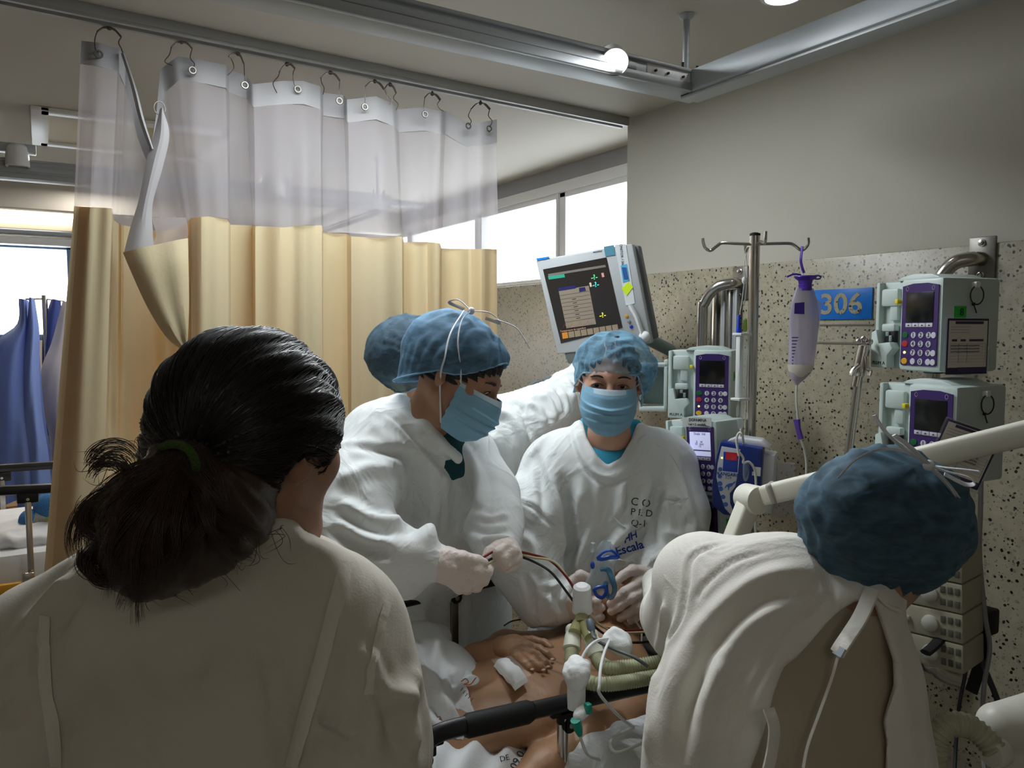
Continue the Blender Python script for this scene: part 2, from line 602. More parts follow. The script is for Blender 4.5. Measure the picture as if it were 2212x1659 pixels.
# ================================================================ materials of the setting
M_wall = mat('wall_paint', (188, 185, 174), 0.75, bump=0.04, bscale=180, var=0.03, vscale=2)
M_ceil = mat('ceiling_paint', (194, 188, 177), 0.8, bump=0.03, bscale=150)
M_band = mat('grey_window_band', (168, 168, 170), 0.7)
M_pvc = mat('white_window_frame', (238, 238, 240), 0.35)
M_alu = mat('powder_coated_aluminium', (160, 164, 166), 0.42, metal=0.2)
M_alu_w = mat('white_aluminium', (166, 172, 176), 0.42, metal=0.1)
M_steel = mat('brushed_steel', (196, 192, 186), 0.24, metal=1.0, bump=0.03, bscale=300)
M_dsteel = mat('dull_steel', (120, 118, 112), 0.4, metal=1.0)
M_black = mat('black_plastic', (22, 22, 24), 0.38)
M_blackm = mat('matt_black', (14, 14, 15), 0.7)
M_floor = mat('vinyl_floor', (150, 148, 140), 0.4, var=0.1, vscale=4)

def terrazzo_material(name, base, dots):
    m = bpy.data.materials.new(name); m.use_nodes = True
    nt = m.node_tree; N = nt.nodes; L = nt.links; b = N['Principled BSDF']
    b.inputs['Roughness'].default_value = 0.32
    tc = N.new('ShaderNodeTexCoord')
    warp = N.new('ShaderNodeTexNoise'); warp.inputs['Scale'].default_value = 60
    L.new(tc.outputs['Object'], warp.inputs['Vector'])
    ad = N.new('ShaderNodeMixRGB'); ad.blend_type = 'LINEAR_LIGHT'; ad.inputs[0].default_value = 0.005
    L.new(tc.outputs['Object'], ad.inputs[1]); L.new(warp.outputs['Color'], ad.inputs[2])
    cur = None
    def specks(scale, size, keep, c, prev):
        v = N.new('ShaderNodeTexVoronoi'); v.inputs['Scale'].default_value = scale
        L.new(ad.outputs[0], v.inputs['Vector'])
        lt = N.new('ShaderNodeMath'); lt.operation = 'LESS_THAN'; lt.inputs[1].default_value = size
        # size of each chip varies with its cell colour
        sep = N.new('ShaderNodeSeparateColor'); L.new(v.outputs['Color'], sep.inputs[0])
        mul = N.new('ShaderNodeMath'); mul.operation = 'MULTIPLY_ADD'; mul.inputs[1].default_value = 0.22; mul.inputs[2].default_value = 0.0
        L.new(sep.outputs[0], mul.inputs[0])
        sm = N.new('ShaderNodeMath'); sm.operation = 'ADD'
        L.new(v.outputs['Distance'], sm.inputs[0]); L.new(mul.outputs[0], sm.inputs[1])
        L.new(sm.outputs[0], lt.inputs[0])
        gt = N.new('ShaderNodeMath'); gt.operation = 'GREATER_THAN'; gt.inputs[1].default_value = keep
        L.new(sep.outputs[1], gt.inputs[0])
        a = N.new('ShaderNodeMath'); a.operation = 'MULTIPLY'
        L.new(lt.outputs[0], a.inputs[0]); L.new(gt.outputs[0], a.inputs[1])
        mx = N.new('ShaderNodeMix'); mx.data_type = 'RGBA'
        L.new(a.outputs[0], mx.inputs[0])
        if prev is None: mx.inputs[6].default_value = col(base)
        else: L.new(prev, mx.inputs[6])
        mx.inputs[7].default_value = col(c)
        return mx.outputs[2]
    cloud = N.new('ShaderNodeTexNoise'); cloud.inputs['Scale'].default_value = 38; cloud.inputs['Detail'].default_value = 6
    L.new(tc.outputs['Object'], cloud.inputs['Vector'])
    cr = N.new('ShaderNodeMix'); cr.data_type = 'RGBA'
    cr.inputs[6].default_value = col([c * 0.86 for c in base]); cr.inputs[7].default_value = col([min(255, c * 1.1) for c in base])
    L.new(cloud.outputs['Fac'], cr.inputs[0])
    cur = cr.outputs[2]
    cur = specks(95, 0.42, 0.5, [c * 0.84 for c in base], cur)
    cur = specks(130, 0.34, 0.6, (112, 107, 94), cur)
    cur = specks(82, 0.33, 0.42, (22, 22, 20), cur)
    cur = specks(150, 0.33, 0.68, (44, 43, 40), cur)
    if dots: pass
    L.new(cur, b.inputs['Base Color'])
    MATS[name] = m
    return m
M_terr = terrazzo_material('speckled_terrazzo', (164, 157, 136), True)

WX, WR = 1.92, 2.20         # front of the right wall, plane of the recessed window strip
YC = 2.31                   # plane of the bed curtain
ZC = 2.372                  # ceiling
YEND = 6.2
XL, YB = -2.6, -2.2

def struct(name, mb, m, **k):
    o = mb.build(name, m, **k); o['kind'] = 'structure'; return o

struct('floor', MB().box(((XL + WR) / 2, (YB + YEND) / 2, -0.03), (WR - XL + 0.8, YEND - YB + 0.6, 0.06)), M_floor)
struct('ceiling', MB().box(((XL + WR) / 2, (YB + YEND) / 2, ZC + 0.04), (WR - XL + 0.8, YEND - YB + 0.6, 0.08)), M_ceil)
struct('wall_left', MB().box((XL - 0.05, (YB + YEND) / 2, ZC / 2), (0.1, YEND - YB, ZC)), M_wall)
struct('wall_back', MB().box(((XL + WR) / 2, YB - 0.05, ZC / 2), (WR - XL + 0.6, 0.1, ZC)), M_wall)
# right wall: painted upper part, terrazzo panelling below, recessed windows beyond the curtain
struct('wall_right', MB().box((WX + 0.21, (YB + YC) / 2, ZC / 2), (0.40, YC - YB, ZC)).box((WX + 0.21, (YC + YEND) / 2, 0.88), (0.40, YEND - YC, 1.76)), M_wall)
struct('trim_1', MB().box((WX + 0.0, (YB + YEND) / 2, 0.89), (0.03, YEND - YB, 1.78), 0.004), M_terr)
struct('trim_2', MB().box((WX + 0.195, (YC + YEND) / 2 + 0.0, 1.775), (0.36, YEND - YC, 0.03), 0.004), M_terr)
# grey band above the windows and the plaster behind
struct('wall_window_band', MB().box((WR + 0.08, (YC + YEND) / 2, 2.325), (0.16, YEND - YC, 0.105)), M_band)
# end wall with its window
zw0, zw1 = 1.50, 2.17
x0w, x1w = -0.62, 0.22
eb = MB()
eb.box(((XL + x0w) / 2, YEND + 0.08, ZC / 2), (x0w - XL, 0.16, ZC)).box(((x1w + WR + 0.2) / 2, YEND + 0.08, ZC / 2), (WR + 0.2 - x1w, 0.16, ZC))
eb.box(((x0w + x1w) / 2, YEND + 0.08, zw0 / 2), (x1w - x0w, 0.16, zw0)).box(((x0w + x1w) / 2, YEND + 0.08, (zw1 + ZC) / 2), (x1w - x0w, 0.16, ZC - zw1))
M_warmwall = mat('cream_end_wall_paint', (226, 212, 186), 0.7)
struct('wall_end', eb, M_warmwall)
M_glass = mat('window_glass', (235, 240, 242), 0.02, trans=1.0, ior=1.02, spec=0.3)
M_blueframe = mat('blue_grey_window_frame', (70, 96, 128), 0.4)
w2 = bpy.data.objects.new('window_2', None); COL.objects.link(w2); w2.location = ((x0w + x1w) / 2, YEND + 0.1, (zw0 + zw1) / 2); w2['kind'] = 'structure'
fb = MB(); cx, cz = (x0w + x1w) / 2, (zw0 + zw1) / 2
for (c, s) in (((x0w + 0.02, YEND + 0.09, cz), (0.04, 0.06, zw1 - zw0)), ((x1w - 0.02, YEND + 0.09, cz), (0.04, 0.06, zw1 - zw0)),
               ((cx, YEND + 0.09, zw0 + 0.02), (x1w - x0w, 0.06, 0.04)), ((cx, YEND + 0.09, zw1 - 0.02), (x1w - x0w, 0.06, 0.04))):
    fb.box(c, s, 0.004)
fb.build('window_frame', M_blueframe, w2)
MB().box((cx, YEND + 0.1, cz), (x1w - x0w - 0.06, 0.006, zw1 - zw0 - 0.06)).build('pane', M_glass, w2)

# side window strip: frame, mullions, panes, louvres outside
w1 = bpy.data.objects.new('window_1', None); COL.objects.link(w1); w1.location = (WR, 4.25, 2.05); w1['kind'] = 'structure'
zb, zt = 1.79, 2.275
fr = MB()
fr.box((WR + 0.02, (YC + YEND) / 2, zt - 0.010), (0.09, YEND - YC, 0.05), 0.004)
fr.box((WR + 0.015, (YC + YEND) / 2, zt - 0.048), (0.06, YEND - YC, 0.028), 0.004)
fr.box((WR + 0.02, (YC + YEND) / 2, zb + 0.02), (0.08, YEND - YC, 0.045), 0.004)
fr.build('window_frame', M_pvc, w1)
def y_at(px, x=WR): return on_plane(px, 700, 0, x)[1]
mull = [y_at(1350) - 0.33, y_at(1219), y_at(1041), y_at(893), y_at(770), y_at(668)]
for i, y in enumerate(mull):
    mb = MB(); mb.box((WR + 0.02, y, (zb + zt) / 2), (0.07, 0.05, zt - zb), 0.004)
    mb.box((WR + 0.0, y + 0.04, (zb + zt) / 2), (0.04, 0.018, zt - zb), 0.003)
    mb.build('mullion', M_pvc, w1)
for i in range(len(mull) - 1):
    MB().box((WR + 0.03, (mull[i] + mull[i + 1]) / 2, (zb + zt) / 2), (0.006, mull[i + 1] - mull[i] - 0.04, zt - zb - 0.06)).build('pane', M_glass, w1)
M_louv = mat('louvre_slat', (250, 250, 252), 0.5, translucent=.7, tl_c=(250, 250, 252))
for k in range(7):
    for (ya, yb) in ((mull[1] - 0.02, mull[1] + 0.30), (mull[1] + 0.55, mull[2] + 0.25), (mull[2] + 0.45, mull[3] + 0.4)):
        MB().box((WR + 0.30, (ya + yb) / 2, 1.83 + 0.075 * k), (0.006, yb - ya, 0.022)).build('louvre', M_louv, w1)
struct('wall_light_shaft', MB().box((WR + 0.02, YC + 0.002, 2.05), (0.2, 0.004, 0.6)), M_wall)

# ceiling: curtain tracks, dropped beam of the next bay
def pz(px, py, z): return on_plane(px, py, 2, z)
def track(y, x0, x1, w=0.05, h=0.024, name='ceiling_track'):
    t = MB(); t.box(((x0 + x1) / 2, y, ZC - h / 2), (x1 - x0, w, h), 0.002)
    t.box(((x0 + x1) / 2, y - w * 0.36, ZC - h - 0.004), (x1 - x0, 0.012, 0.009)).box(((x0 + x1) / 2, y + w * 0.36, ZC - h - 0.004), (x1 - x0, 0.012, 0.009))
    return t
_a = pz(0, 12, ZC - .033); _b = pz(1346, 279, ZC - .033); _yaw = math.atan2(_a[1] - YC, _a[0] - WX)
_Mt = Matrix.Translation((WX, YC, 0)) @ Matrix.Rotation(math.atan2(_b[1] - _a[1], _b[0] - _a[0]), 4, 'Z') @ Matrix.Translation((-WX, -YC, 0))
o = track(YC, -1.6, WX - 0.004).build('curtain_track', mat('grey_track', (168, 167, 164), 0.45, metal=0.3), matrix=_Mt)
tag(o, 'long grey metal curtain track fixed to the ceiling above the cream curtain', 'curtain track')
o = track(4.5, -2.0, 2.1, 0.05).build('curtain_track', M_alu_w)
tag(o, 'white curtain track crossing the ceiling of the far bay', 'curtain track')
struct('trim_3', MB().box(((XL + WR) / 2, 5.05, ZC - 0.07), (WR - XL, 0.12, 0.14), 0.005), M_ceil)

# ceiling hatch
def hatch():
    t = empty('ceiling_hatch', (0.33, 3.56, ZC), 'square recessed ceiling hatch with a white frame, left of the curtain top', 'ceiling hatch')
    fm = MB(); x0, x1, y0, y1 = 0.03, 0.68, 3.3, 3.86
    for c, s in (((x0, (y0 + y1) / 2, ZC - 0.008), (0.06, y1 - y0 + 0.06, 0.016)), ((x1, (y0 + y1) / 2, ZC - 0.008), (0.06, y1 - y0 + 0.06, 0.016)),
                 (((x0 + x1) / 2, y0, ZC - 0.008), (x1 - x0, 0.06, 0.016)), (((x0 + x1) / 2, y1, ZC - 0.008), (x1 - x0, 0.06, 0.016))):
        fm.box(c, s, 0.004)
    fm.build('frame', M_pvc, t)
    MB().box(((x0 + x1) / 2, (y0 + y1) / 2, ZC - 0.004), (x1 - x0 - 0.05, y1 - y0 - 0.05, 0.006)).build('panel', mat('beige_hatch_panel', (196, 184, 152), 0.6), t)
hatch()
# ================================================================ bed curtain
def net_material():
    m = bpy.data.materials.new('curtain_net'); m.use_nodes = True
    nt = m.node_tree; N = nt.nodes; L = nt.links; b = N['Principled BSDF']
    b.inputs['Base Color'].default_value = col((214, 209, 213)); b.inputs['Roughness'].default_value = 0.8
    tl = N.new('ShaderNodeBsdfTranslucent'); tl.inputs['Color'].default_value = col((222, 214, 220))
    m1 = N.new('ShaderNodeMixShader'); m1.inputs[0].default_value = 0.55
    L.new(b.outputs[0], m1.inputs[1]); L.new(tl.outputs[0], m1.inputs[2])
    tr = N.new('ShaderNodeBsdfTransparent')
    m2 = N.new('ShaderNodeMixShader'); m2.inputs[0].default_value = 0.46
    L.new(tr.outputs[0], m2.inputs[1]); L.new(m1.outputs[0], m2.inputs[2])
    L.new(m2.outputs[0], N['Material Output'].inputs['Surface'])
    MATS['curtain_net'] = m; return m
M_net = net_material()
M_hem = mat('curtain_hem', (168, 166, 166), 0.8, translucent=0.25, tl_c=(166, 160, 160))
M_cream = mat('cream_curtain_cloth', (192, 182, 148), 0.75, bump=0.08, bscale=90, translucent=0.22, tl_c=(246, 172, 92))

CUR = [  # top px,py | cloth edge px,py | low px at y 1240 | fold depth
 (176, 88, 160, 445, 95, 0.00), (215, 93, 200, 447, 155, -.035), (256, 106, 241, 451, 219, -.02), (261, 112, 247, 474, 226, .04),
 (272, 140, 262, 486, 256, .085), (296, 245, 300, 494, 300, .10), (325, 328, 345, 500, 350, .09), (338, 240, 385, 492, 390, .10),
 (346, 150, 404, 482, 407, .08), (384, 122, 412, 471, 414, .0), (425, 128, 450, 468, 452, -.03), (486, 140, 492, 473, 494, -.01),
 (494, 150, 497, 486, 499, .05), (530, 163, 545, 487, 545, .055), (548, 182, 552, 488, 552, 0), (610, 175, 612, 492, 612, -.03),
 (655, 175, 658, 486, 658, -.035), (690, 186, 694, 487, 697, 0), (698, 200, 698, 502, 700, .055), (742, 206, 750, 505, 753, .05),
 (750, 215, 757, 511, 760, 0), (812, 208, 815, 513, 817, -.03), (845, 222, 866, 511, 870, 0), (860, 236, 872, 523, 876, .055),
 (915, 232, 920, 522, 922, .035), (950, 240, 948, 526, 950, .0), (964, 240, 955, 536, 957, .05), (1010, 268, 1005, 538, 1008, .03),
 (1040, 264, 1045, 538, 1046, -.015), (1073, 258, 1075, 538, 1077, 0)]
def curtain():
    t = empty('bed_curtain', on_plane(620, 900, 1, YC) * [1, 1, 0] + A([0, 0, 0.2]), 'cream privacy curtain with a sheer white net top, hanging in folds behind the nurses', 'curtain')
    C = np.array(CUR, float); n = 7
    cols = []
    for i in range(len(C) - 1):
        for k in range(n):
            s = k / n; e = s * s * (3 - 2 * s)
            c = C[i] * (1 - s) + C[i + 1] * s
            c[5] = C[i][5] * (1 - e) + C[i + 1][5] * e
            cols.append(c)
    cols.append(C[-1])
    top, hem, edge, low = [], [], [], []
    for i, c in enumerate(cols):
        w = 0.006 * math.sin(i * 0.83) + 0.004 * math.sin(i * 0.37)
        y = YC + c[5] + w
        a = on_plane(c[0], c[1], 1, YC + c[5] * 0.5)
        e = on_plane(c[2], c[3], 1, y)
        h = on_plane(c[0] + (c[2] - c[0]) * 0.16, c[1] + 50, 1, YC + c[5] * 0.6)
        l = on_plane(c[4], 1240, 1, y + 0.01 * math.sin(i * 0.5))
        d = (l - e) / (l[2] - e[2]); l = e + d * (0.28 - e[2])
        top.append(a); hem.append(h); edge.append(e); low.append(l)
    def rows(A0, B0, m, sag=0):
        return [[a + (b - a) * (j / m) + A([0, sag * math.sin(3.1 * j / m + 0.35 * i), 0]) for i, (a, b) in enumerate(zip(A0, B0))] for j in range(m + 1)]
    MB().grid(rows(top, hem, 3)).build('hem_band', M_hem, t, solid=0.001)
    MB().grid(rows(hem, edge, 12, 0.005)).build('net_panel', M_net, t)
    MB().grid(rows(edge, low, 24, 0.006)).build('cloth_panel', M_cream, t)
    # deep pleats: the cloth lies double behind the forward folds
    for (xa, xb) in ((158, 243), (411, 496), (632, 696), (762, 870)):
        ix = [i for i, c in enumerate(cols) if xa <= c[2] <= xb]
        MB().grid([[r[i] + A([0, .018, -.004]) for i in ix] for r in rows(edge, low, 12, .006)]).build('pleat', M_cream, t)
    # collapsed corner of the net and the folded back triangle of cloth where the hooks came off
    yf = YC - 0.035
    q = lambda x, y, dy=0: on_plane(x, y, 1, yf + dy)
    L1 = smooth_path([q(266, 545), q(285, 590), q(320, 665), q(360, 728), q(398, 758, .03)], 5)
    L2 = smooth_path([q(405, 515), q(406, 570, -.02), q(407, 640, -.02), q(406, 700, -.01), q(402, 757, .02)], 5)
    g = []
    for a, b in zip(L1, L2):
        g.append([a + (b - a) * s + A([0, -0.03 * math.sin(math.pi * s) - 0.008 * math.sin(9 * s), 0]) for s in np.linspace(0, 1, 12)])
    MB().grid(g).build('folded_flap', M_cream, t, solid=0.0012)
    # net strips drooping down from the loose corner
    S1 = smooth_path([q(262, 115, .02), q(285, 190, .02), q(300, 255, .01), (q(325, 326, 0))], 6)
    S2 = smooth_path([q(270, 118, .0), q(294, 190, .0), q(312, 262, 0), (q(331, 322, -.01))], 6)
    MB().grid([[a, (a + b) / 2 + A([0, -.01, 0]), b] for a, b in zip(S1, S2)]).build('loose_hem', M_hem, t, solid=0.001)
    T1 = smooth_path([q(345, 236), q(330, 300), q(318, 340), q(300, 430), q(282, 490), q(268, 545)], 5)
    T2 = smooth_path([q(352, 236), q(366, 290), q(352, 360), q(330, 440), q(330, 500), q(332, 530)], 5)
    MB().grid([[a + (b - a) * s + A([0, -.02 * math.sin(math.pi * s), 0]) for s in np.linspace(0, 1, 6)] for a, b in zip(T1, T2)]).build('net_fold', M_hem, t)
    U1 = smooth_path([q(328, 470), q(334, 520), q(268, 548)], 4); U2 = smooth_path([q(402, 470), q(406, 495), q(405, 518)], 4)
    MB().grid([[a + (b - a) * s for s in np.linspace(0, 1, 5)] for a, b in zip(U1, U2)]).build('net_fold', M_net, t)
    ey = [(213, 117), (416, 152), (529, 184), (643, 193), (733, 218), (788, 231), (918, 247), (1012, 272), (1057, 278)]
    for (x, y) in ey:
        c = on_plane(x, y, 1, YC - 0.03)
        MB().tube([c + A([math.cos(k) * .0085, 0, math.sin(k) * .0085]) for k in np.linspace(0, 2 * math.pi, 17)[:-1]], 0.0028, 6, closed=True).build('eyelet', M_dsteel, t)
    MB().tube([q(345, 234) + A([math.cos(k) * .014, 0, math.sin(k) * .018]) for k in np.linspace(-0.5, 4.9, 14)], 0.0014, 6).build('loose_ring', M_dsteel, t)
curtain()
M_hook = mat('tarnished_hook_steel', (92, 86, 78), 0.45, metal=0.9)
HOOKS = [((236, 60), (210, 68), (262, 80), [(205, 85), (206, 105), (213, 114)], [(256, 92), (262, 105), (266, 116)]),
 ((392, 90), (370, 102), (415, 105), [(366, 118), (356, 133), (372, 142)], [(411, 125), (420, 138), (417, 149)]),
 ((514, 116), (494, 122), (527, 137), [(500, 128), (505, 148), (492, 163)], [(528, 160), (529, 180)]),
 ((620, 139), (604, 155), (637, 148), [(601, 165), (590, 180), (598, 201)], [(633, 160), (636, 182), (642, 190)]),
 ((714, 157), (693, 168), (734, 174), [(695, 180), (700, 190), (698, 204)], [(733, 190), (733, 215)]),
 ((810, 176), (790, 186), (830, 193), [(789, 205), (788, 228)], [(836, 205), (846, 215), (842, 226)]),
 ((843, 183), (832, 190), (856, 201), [(836, 205), (838, 215)], [(850, 212), (860, 225), (856, 238)]),
 ((934, 203), (918, 210), (951, 216), [(916, 225), (915, 240), (918, 245)], [(945, 225), (950, 235), (958, 240)]),
 ((1038, 223), (1018, 235), (1058, 236), [(1012, 250), (1018, 262), (1013, 270)], [(1055, 250), (1063, 262), (1058, 275)])]
WHERE = ['first curtain hook at the far left end of the track', 'curtain hook right of the drooping gap in the net', 'third curtain hook from the left, arm turned sideways',
         'fourth curtain hook from the left with spread wires', 'middle curtain hook, fifth from the left', 'left one of two curtain hooks set close together',
         'right one of two curtain hooks set close together', 'last but one curtain hook towards the window', 'last curtain hook at the window end of the net']
for (pv, a, b, w1_, w2_), lab in zip(HOOKS, WHERE):
    x_ = on_plane(pv[0], pv[1], 1, YC)[0]; yr = _a[1] + (_b[1] - _a[1]) * (x_ - _a[0]) / (_b[0] - _a[0])
    top = on_plane(pv[0], pv[1], 1, yr); top[2] = ZC - 0.028
    t = empty('curtain_hook', top, lab, 'curtain hook', 'steel curtain hooks on the track')
    f = lambda p, dy=0.0: on_plane(p[0], p[1], 1, (YC + dy) if dy else yr)
    MB().cyl(top, f(pv), 0.003).ball(f(pv), 0.0065, 10).build('glider', M_hook, t)
    for e in (a, b):
        MB().tube(smooth_path([f(pv), f(((pv[0] + e[0]) / 2, (pv[1] + e[1]) / 2 - 4)), f(e)], 5), 0.004, 6, flat=(1.7, .5)).build('arm', M_hook, t)
    for e, w in ((a, w1_), (b, w2_)):
        MB().tube(smooth_path([f(e)] + [f(p, -0.03) for p in w], 5), 0.0014, 5).build('wire', M_hook, t)
# ================================================================ people: shared builders
M_skin = mat('warm_skin', (206, 160, 136), 0.5, bump=0.05, bscale=220, var=0.08, vscale=20, sss=0.05)
M_skin_b = mat('tan_skin', (172, 128, 102), 0.5, bump=0.05, bscale=220, var=0.08, vscale=20, sss=0.04)
M_skin_p = mat('brown_skin', (170, 130, 98), 0.44, bump=0.10, bscale=120, var=0.16, vscale=9, sss=0.03)
M_hairm = mat('dark_brown_hair', (26, 20, 18), 0.42, bump=0.5, bscale=160)
M_black_hair = mat('black_hair', (22, 17, 16), 0.38, spec=0.6)
M_glove = mat('latex_glove', (228, 214, 206), 0.40, bump=0.3, bscale=110, sss=0.05)
M_gown = mat('white_gown_cloth', (228, 232, 231), 0.85, bump=0.08, bscale=260, sheen=0.2, crease=.22, cscale=5)
M_gown_d = mat('white_gown_seam', (214, 214, 210), 0.85)
M_coat = mat('thin_white_coat', (208, 202, 188), 0.85, bump=0.08, bscale=300, sheen=0.1, crease=.10, cscale=4)
M_coat_band = mat('white_coat_seam', (224, 218, 204), 0.85, bump=0.1, bscale=200)
M_teal = mat('teal_scrubs', (14, 66, 72), 0.8)
M_bluescrub = mat('light_blue_scrubs', (50, 150, 182), 0.8, bump=0.1, bscale=120)
M_mask = mat('blue_mask', (138, 188, 216), 0.7, bump=0.1, bscale=200, translucent=0.1, tl_c=(160, 210, 235))
M_mask_edge = mat('mask_edge', (190, 212, 226), 0.7)
M_tie = mat('white_tie', (224, 226, 230), 0.7)
M_eye = mat('eye_white', (214, 208, 202), 0.15)
M_iris = mat('dark_iris', (30, 20, 16), 0.1)
M_brow = mat('eyebrow', (42, 28, 24), 0.8)
M_lip = mat('lips', (160, 96, 84), 0.5)

def cap_material(name, c, opac, dark):
    """pleated non-woven cap cloth, partly see-through"""
    m = bpy.data.materials.new(name); m.use_nodes = True
    nt = m.node_tree; N = nt.nodes; L = nt.links; b = N['Principled BSDF']
    b.inputs['Roughness'].default_value = 0.75
    tc = N.new('ShaderNodeTexCoord')
    mp = N.new('ShaderNodeMapping'); mp.inputs['Scale'].default_value = (1, 1, 2.2)
    L.new(tc.outputs['Object'], mp.inputs['Vector'])
    n = N.new('ShaderNodeTexNoise'); n.inputs['Scale'].default_value = 34; n.inputs['Detail'].default_value = 9; n.inputs['Distortion'].default_value = 0.5
    L.new(mp.outputs['Vector'], n.inputs['Vector'])
    mx = N.new('ShaderNodeMix'); mx.data_type = 'RGBA'
    mx.inputs[6].default_value = col([q * 0.86 for q in c]); mx.inputs[7].default_value = col(c)
    rr = N.new('ShaderNodeMapRange'); rr.inputs['From Min'].default_value = 0.35; rr.inputs['From Max'].default_value = 0.65
    L.new(n.outputs['Fac'], rr.inputs['Value']); L.new(rr.outputs['Result'], mx.inputs[0]); L.new(mx.outputs[2], b.inputs['Base Color'])
    bp = N.new('ShaderNodeBump'); bp.inputs['Strength'].default_value = 0.22; bp.inputs['Distance'].default_value = 0.005
    L.new(n.outputs['Fac'], bp.inputs['Height']); L.new(bp.outputs['Normal'], b.inputs['Normal'])
    tr = N.new('ShaderNodeBsdfTransparent'); tr.inputs['Color'].default_value = col(dark)
    m2 = N.new('ShaderNodeMixShader')
    ov = N.new('ShaderNodeMapRange'); ov.inputs['To Min'].default_value = opac - 0.05; ov.inputs['To Max'].default_value = min(1.0, opac + 0.08)
    ov.inputs['From Min'].default_value = 0.35; ov.inputs['From Max'].default_value = 0.65
    L.new(n.outputs['Fac'], ov.inputs['Value'])
    fr = N.new('ShaderNodeLayerWeight'); fr.inputs['Blend'].default_value = 0.35
    ad = N.new('ShaderNodeMath'); ad.operation = 'ADD'; ad.use_clamp = True
    L.new(ov.outputs['Result'], ad.inputs[0]); 
    ml = N.new('ShaderNodeMath'); ml.operation = 'MULTIPLY'; ml.inputs[1].default_value = 0.5
    L.new(fr.outputs['Facing'], ml.inputs[0]); L.new(ml.outputs[0], ad.inputs[1])
    L.new(ad.outputs[0], m2.inputs[0]); L.new(tr.outputs[0], m2.inputs[1]); L.new(b.outputs[0], m2.inputs[2])
    L.new(m2.outputs[0], N['Material Output'].inputs['Surface'])
    MATS[name] = m; return m
M_cap_light = cap_material('light_blue_cap', (128, 182, 212), 0.30, (226, 238, 248))
M_cap_mid = cap_material('blue_cap', (98, 138, 168), 0.60, (190, 212, 230))
M_cap_dark = cap_material('dark_blue_cap', (78, 104, 122), 0.40, (150, 180, 196))

def head_body(center, fwd, up, s=1.0, vox=0.0032, neck=None, neck_r=0.052, torso=None, detail=True):
    """head (face, ears, jaw) with neck; neck: world points; torso: fn(Body, tolocal) for the rest of the body"""
    Ax = axes(fwd, up); C = A(center)
    loc = lambda p: ((A(p) - C) @ Ax) / s
    B = Body(vox / s)
    B.ell((0, -.018, .028), (.073, .094, .084), k=.02)
    B.ell((0, .03, -.028), (.060, .056, .078), k=.03)
    for q in (-1, 1):
        B.cone((q * .050, -.008, -.050), .022, (q * .012, .066, -.096), .018, k=.03)
        B.ell((q * .038, .056, -.018), (.021, .021, .020), k=.025)
        B.cone((0, .076, .022), .014, (q * .036, .066, .020), .011, k=.018)
        B.ell((q * .0785, -.012, -.006), (.008, .017, .031), np.array(axes((0.35 * q, .9, 0), (0, -.15, 1))), k=.006)
    B.ell((0, .073, -.099), (.02, .017, .016), k=.02)
    B.cone((0, .082, .014), .008, (0, .106, -.028), .0105, k=.012)
    for q in (-1, 1): B.ell((q * .0125, .098, -.034), (.009, .011, .008), k=.008)
    if detail:
        for q in (-1, 1):
            B.ell((q * .031, .094, .001), (.018, .014, .012), k=.012, sub=True)
            B.ell((q * .031, .074, .001), (.0165, .0145, .0115), k=.005)
            B.ell((q * .031, .092, -.0005), (.0125, .0125, .0046), k=.002, sub=True)
            B.ell((q * .082, -.004, -.002), (.006, .009, .018), k=.004, sub=True)
        B.cone((-.018, .080, -.060), .0065, (.018, .080, -.060), .0065, k=.006)
        B.cone((-.015, .079, -.070), .0075, (.015, .079, -.070), .0075, k=.006)
    if neck is not None:
        pts = [A((0, -.030, -.045))] + [loc(p) for p in neck]
        rs = [neck_r] + (list(neck_r2) if (neck_r2 := None) else [neck_r] * (len(pts) - 1))
        B.path(pts, rs, k=.03)
    if torso: torso(B, loc, Ax, s)
    V, Q = B.mesh()
    V = V * s
    W = V @ Ax.T + C
    return W, Q, Ax, C

def eyes(Ax, C, s, parent, gaze=(0, 1, 0)):
    for q in (-1, 1):
        c = C + Ax @ (A((q * .031, .0735, .0005)) * s)
        g = Ax @ A(gaze); g /= np.linalg.norm(g)
        Vs = MB()
        z = Vector(g); 
        Vs.lathe([(0.0124 * s * math.sin(t), 0.0124 * s * math.cos(t)) for t in np.linspace(math.pi, 0.42, 12)], c, g, 20, cap=False)
        o = Vs.build('eyeball', M_eye, parent)
        I = MB(); I.lathe([(0.0127 * s * math.sin(t), 0.0127 * s * math.cos(t)) for t in np.linspace(0.46, 0.02, 5)], c, g, 20)
        I.build('iris', M_iris, o)
        pts = [C + Ax @ (A((q * x, y, z_)) * s) for x, y, z_ in ((.014, .086, .018), (.024, .088, .0235), (.036, .084, .024), (.048, .074, .019))]
        MB().tube(smooth_path(pts, 4), [.002 * s] * 3 + [.0033 * s] * 7 + [.0018 * s] * 3, 6, flat=(1.5, .7)).build('eyebrow', M_brow, parent)
        # upper lash line
        pts = [C + Ax @ (A((q * .031 + x, y, z_)) * s) for x, y, z_ in ((-.0145, .0845, .0005), (-.008, .0875, .0048), (0, .0885, .0062), (.008, .0865, .0046), (.0150, .081, -.0005))]
        MB().tube(smooth_path(pts, 3), .0009 * s, 5).build('eyelashes', M_brow, parent)

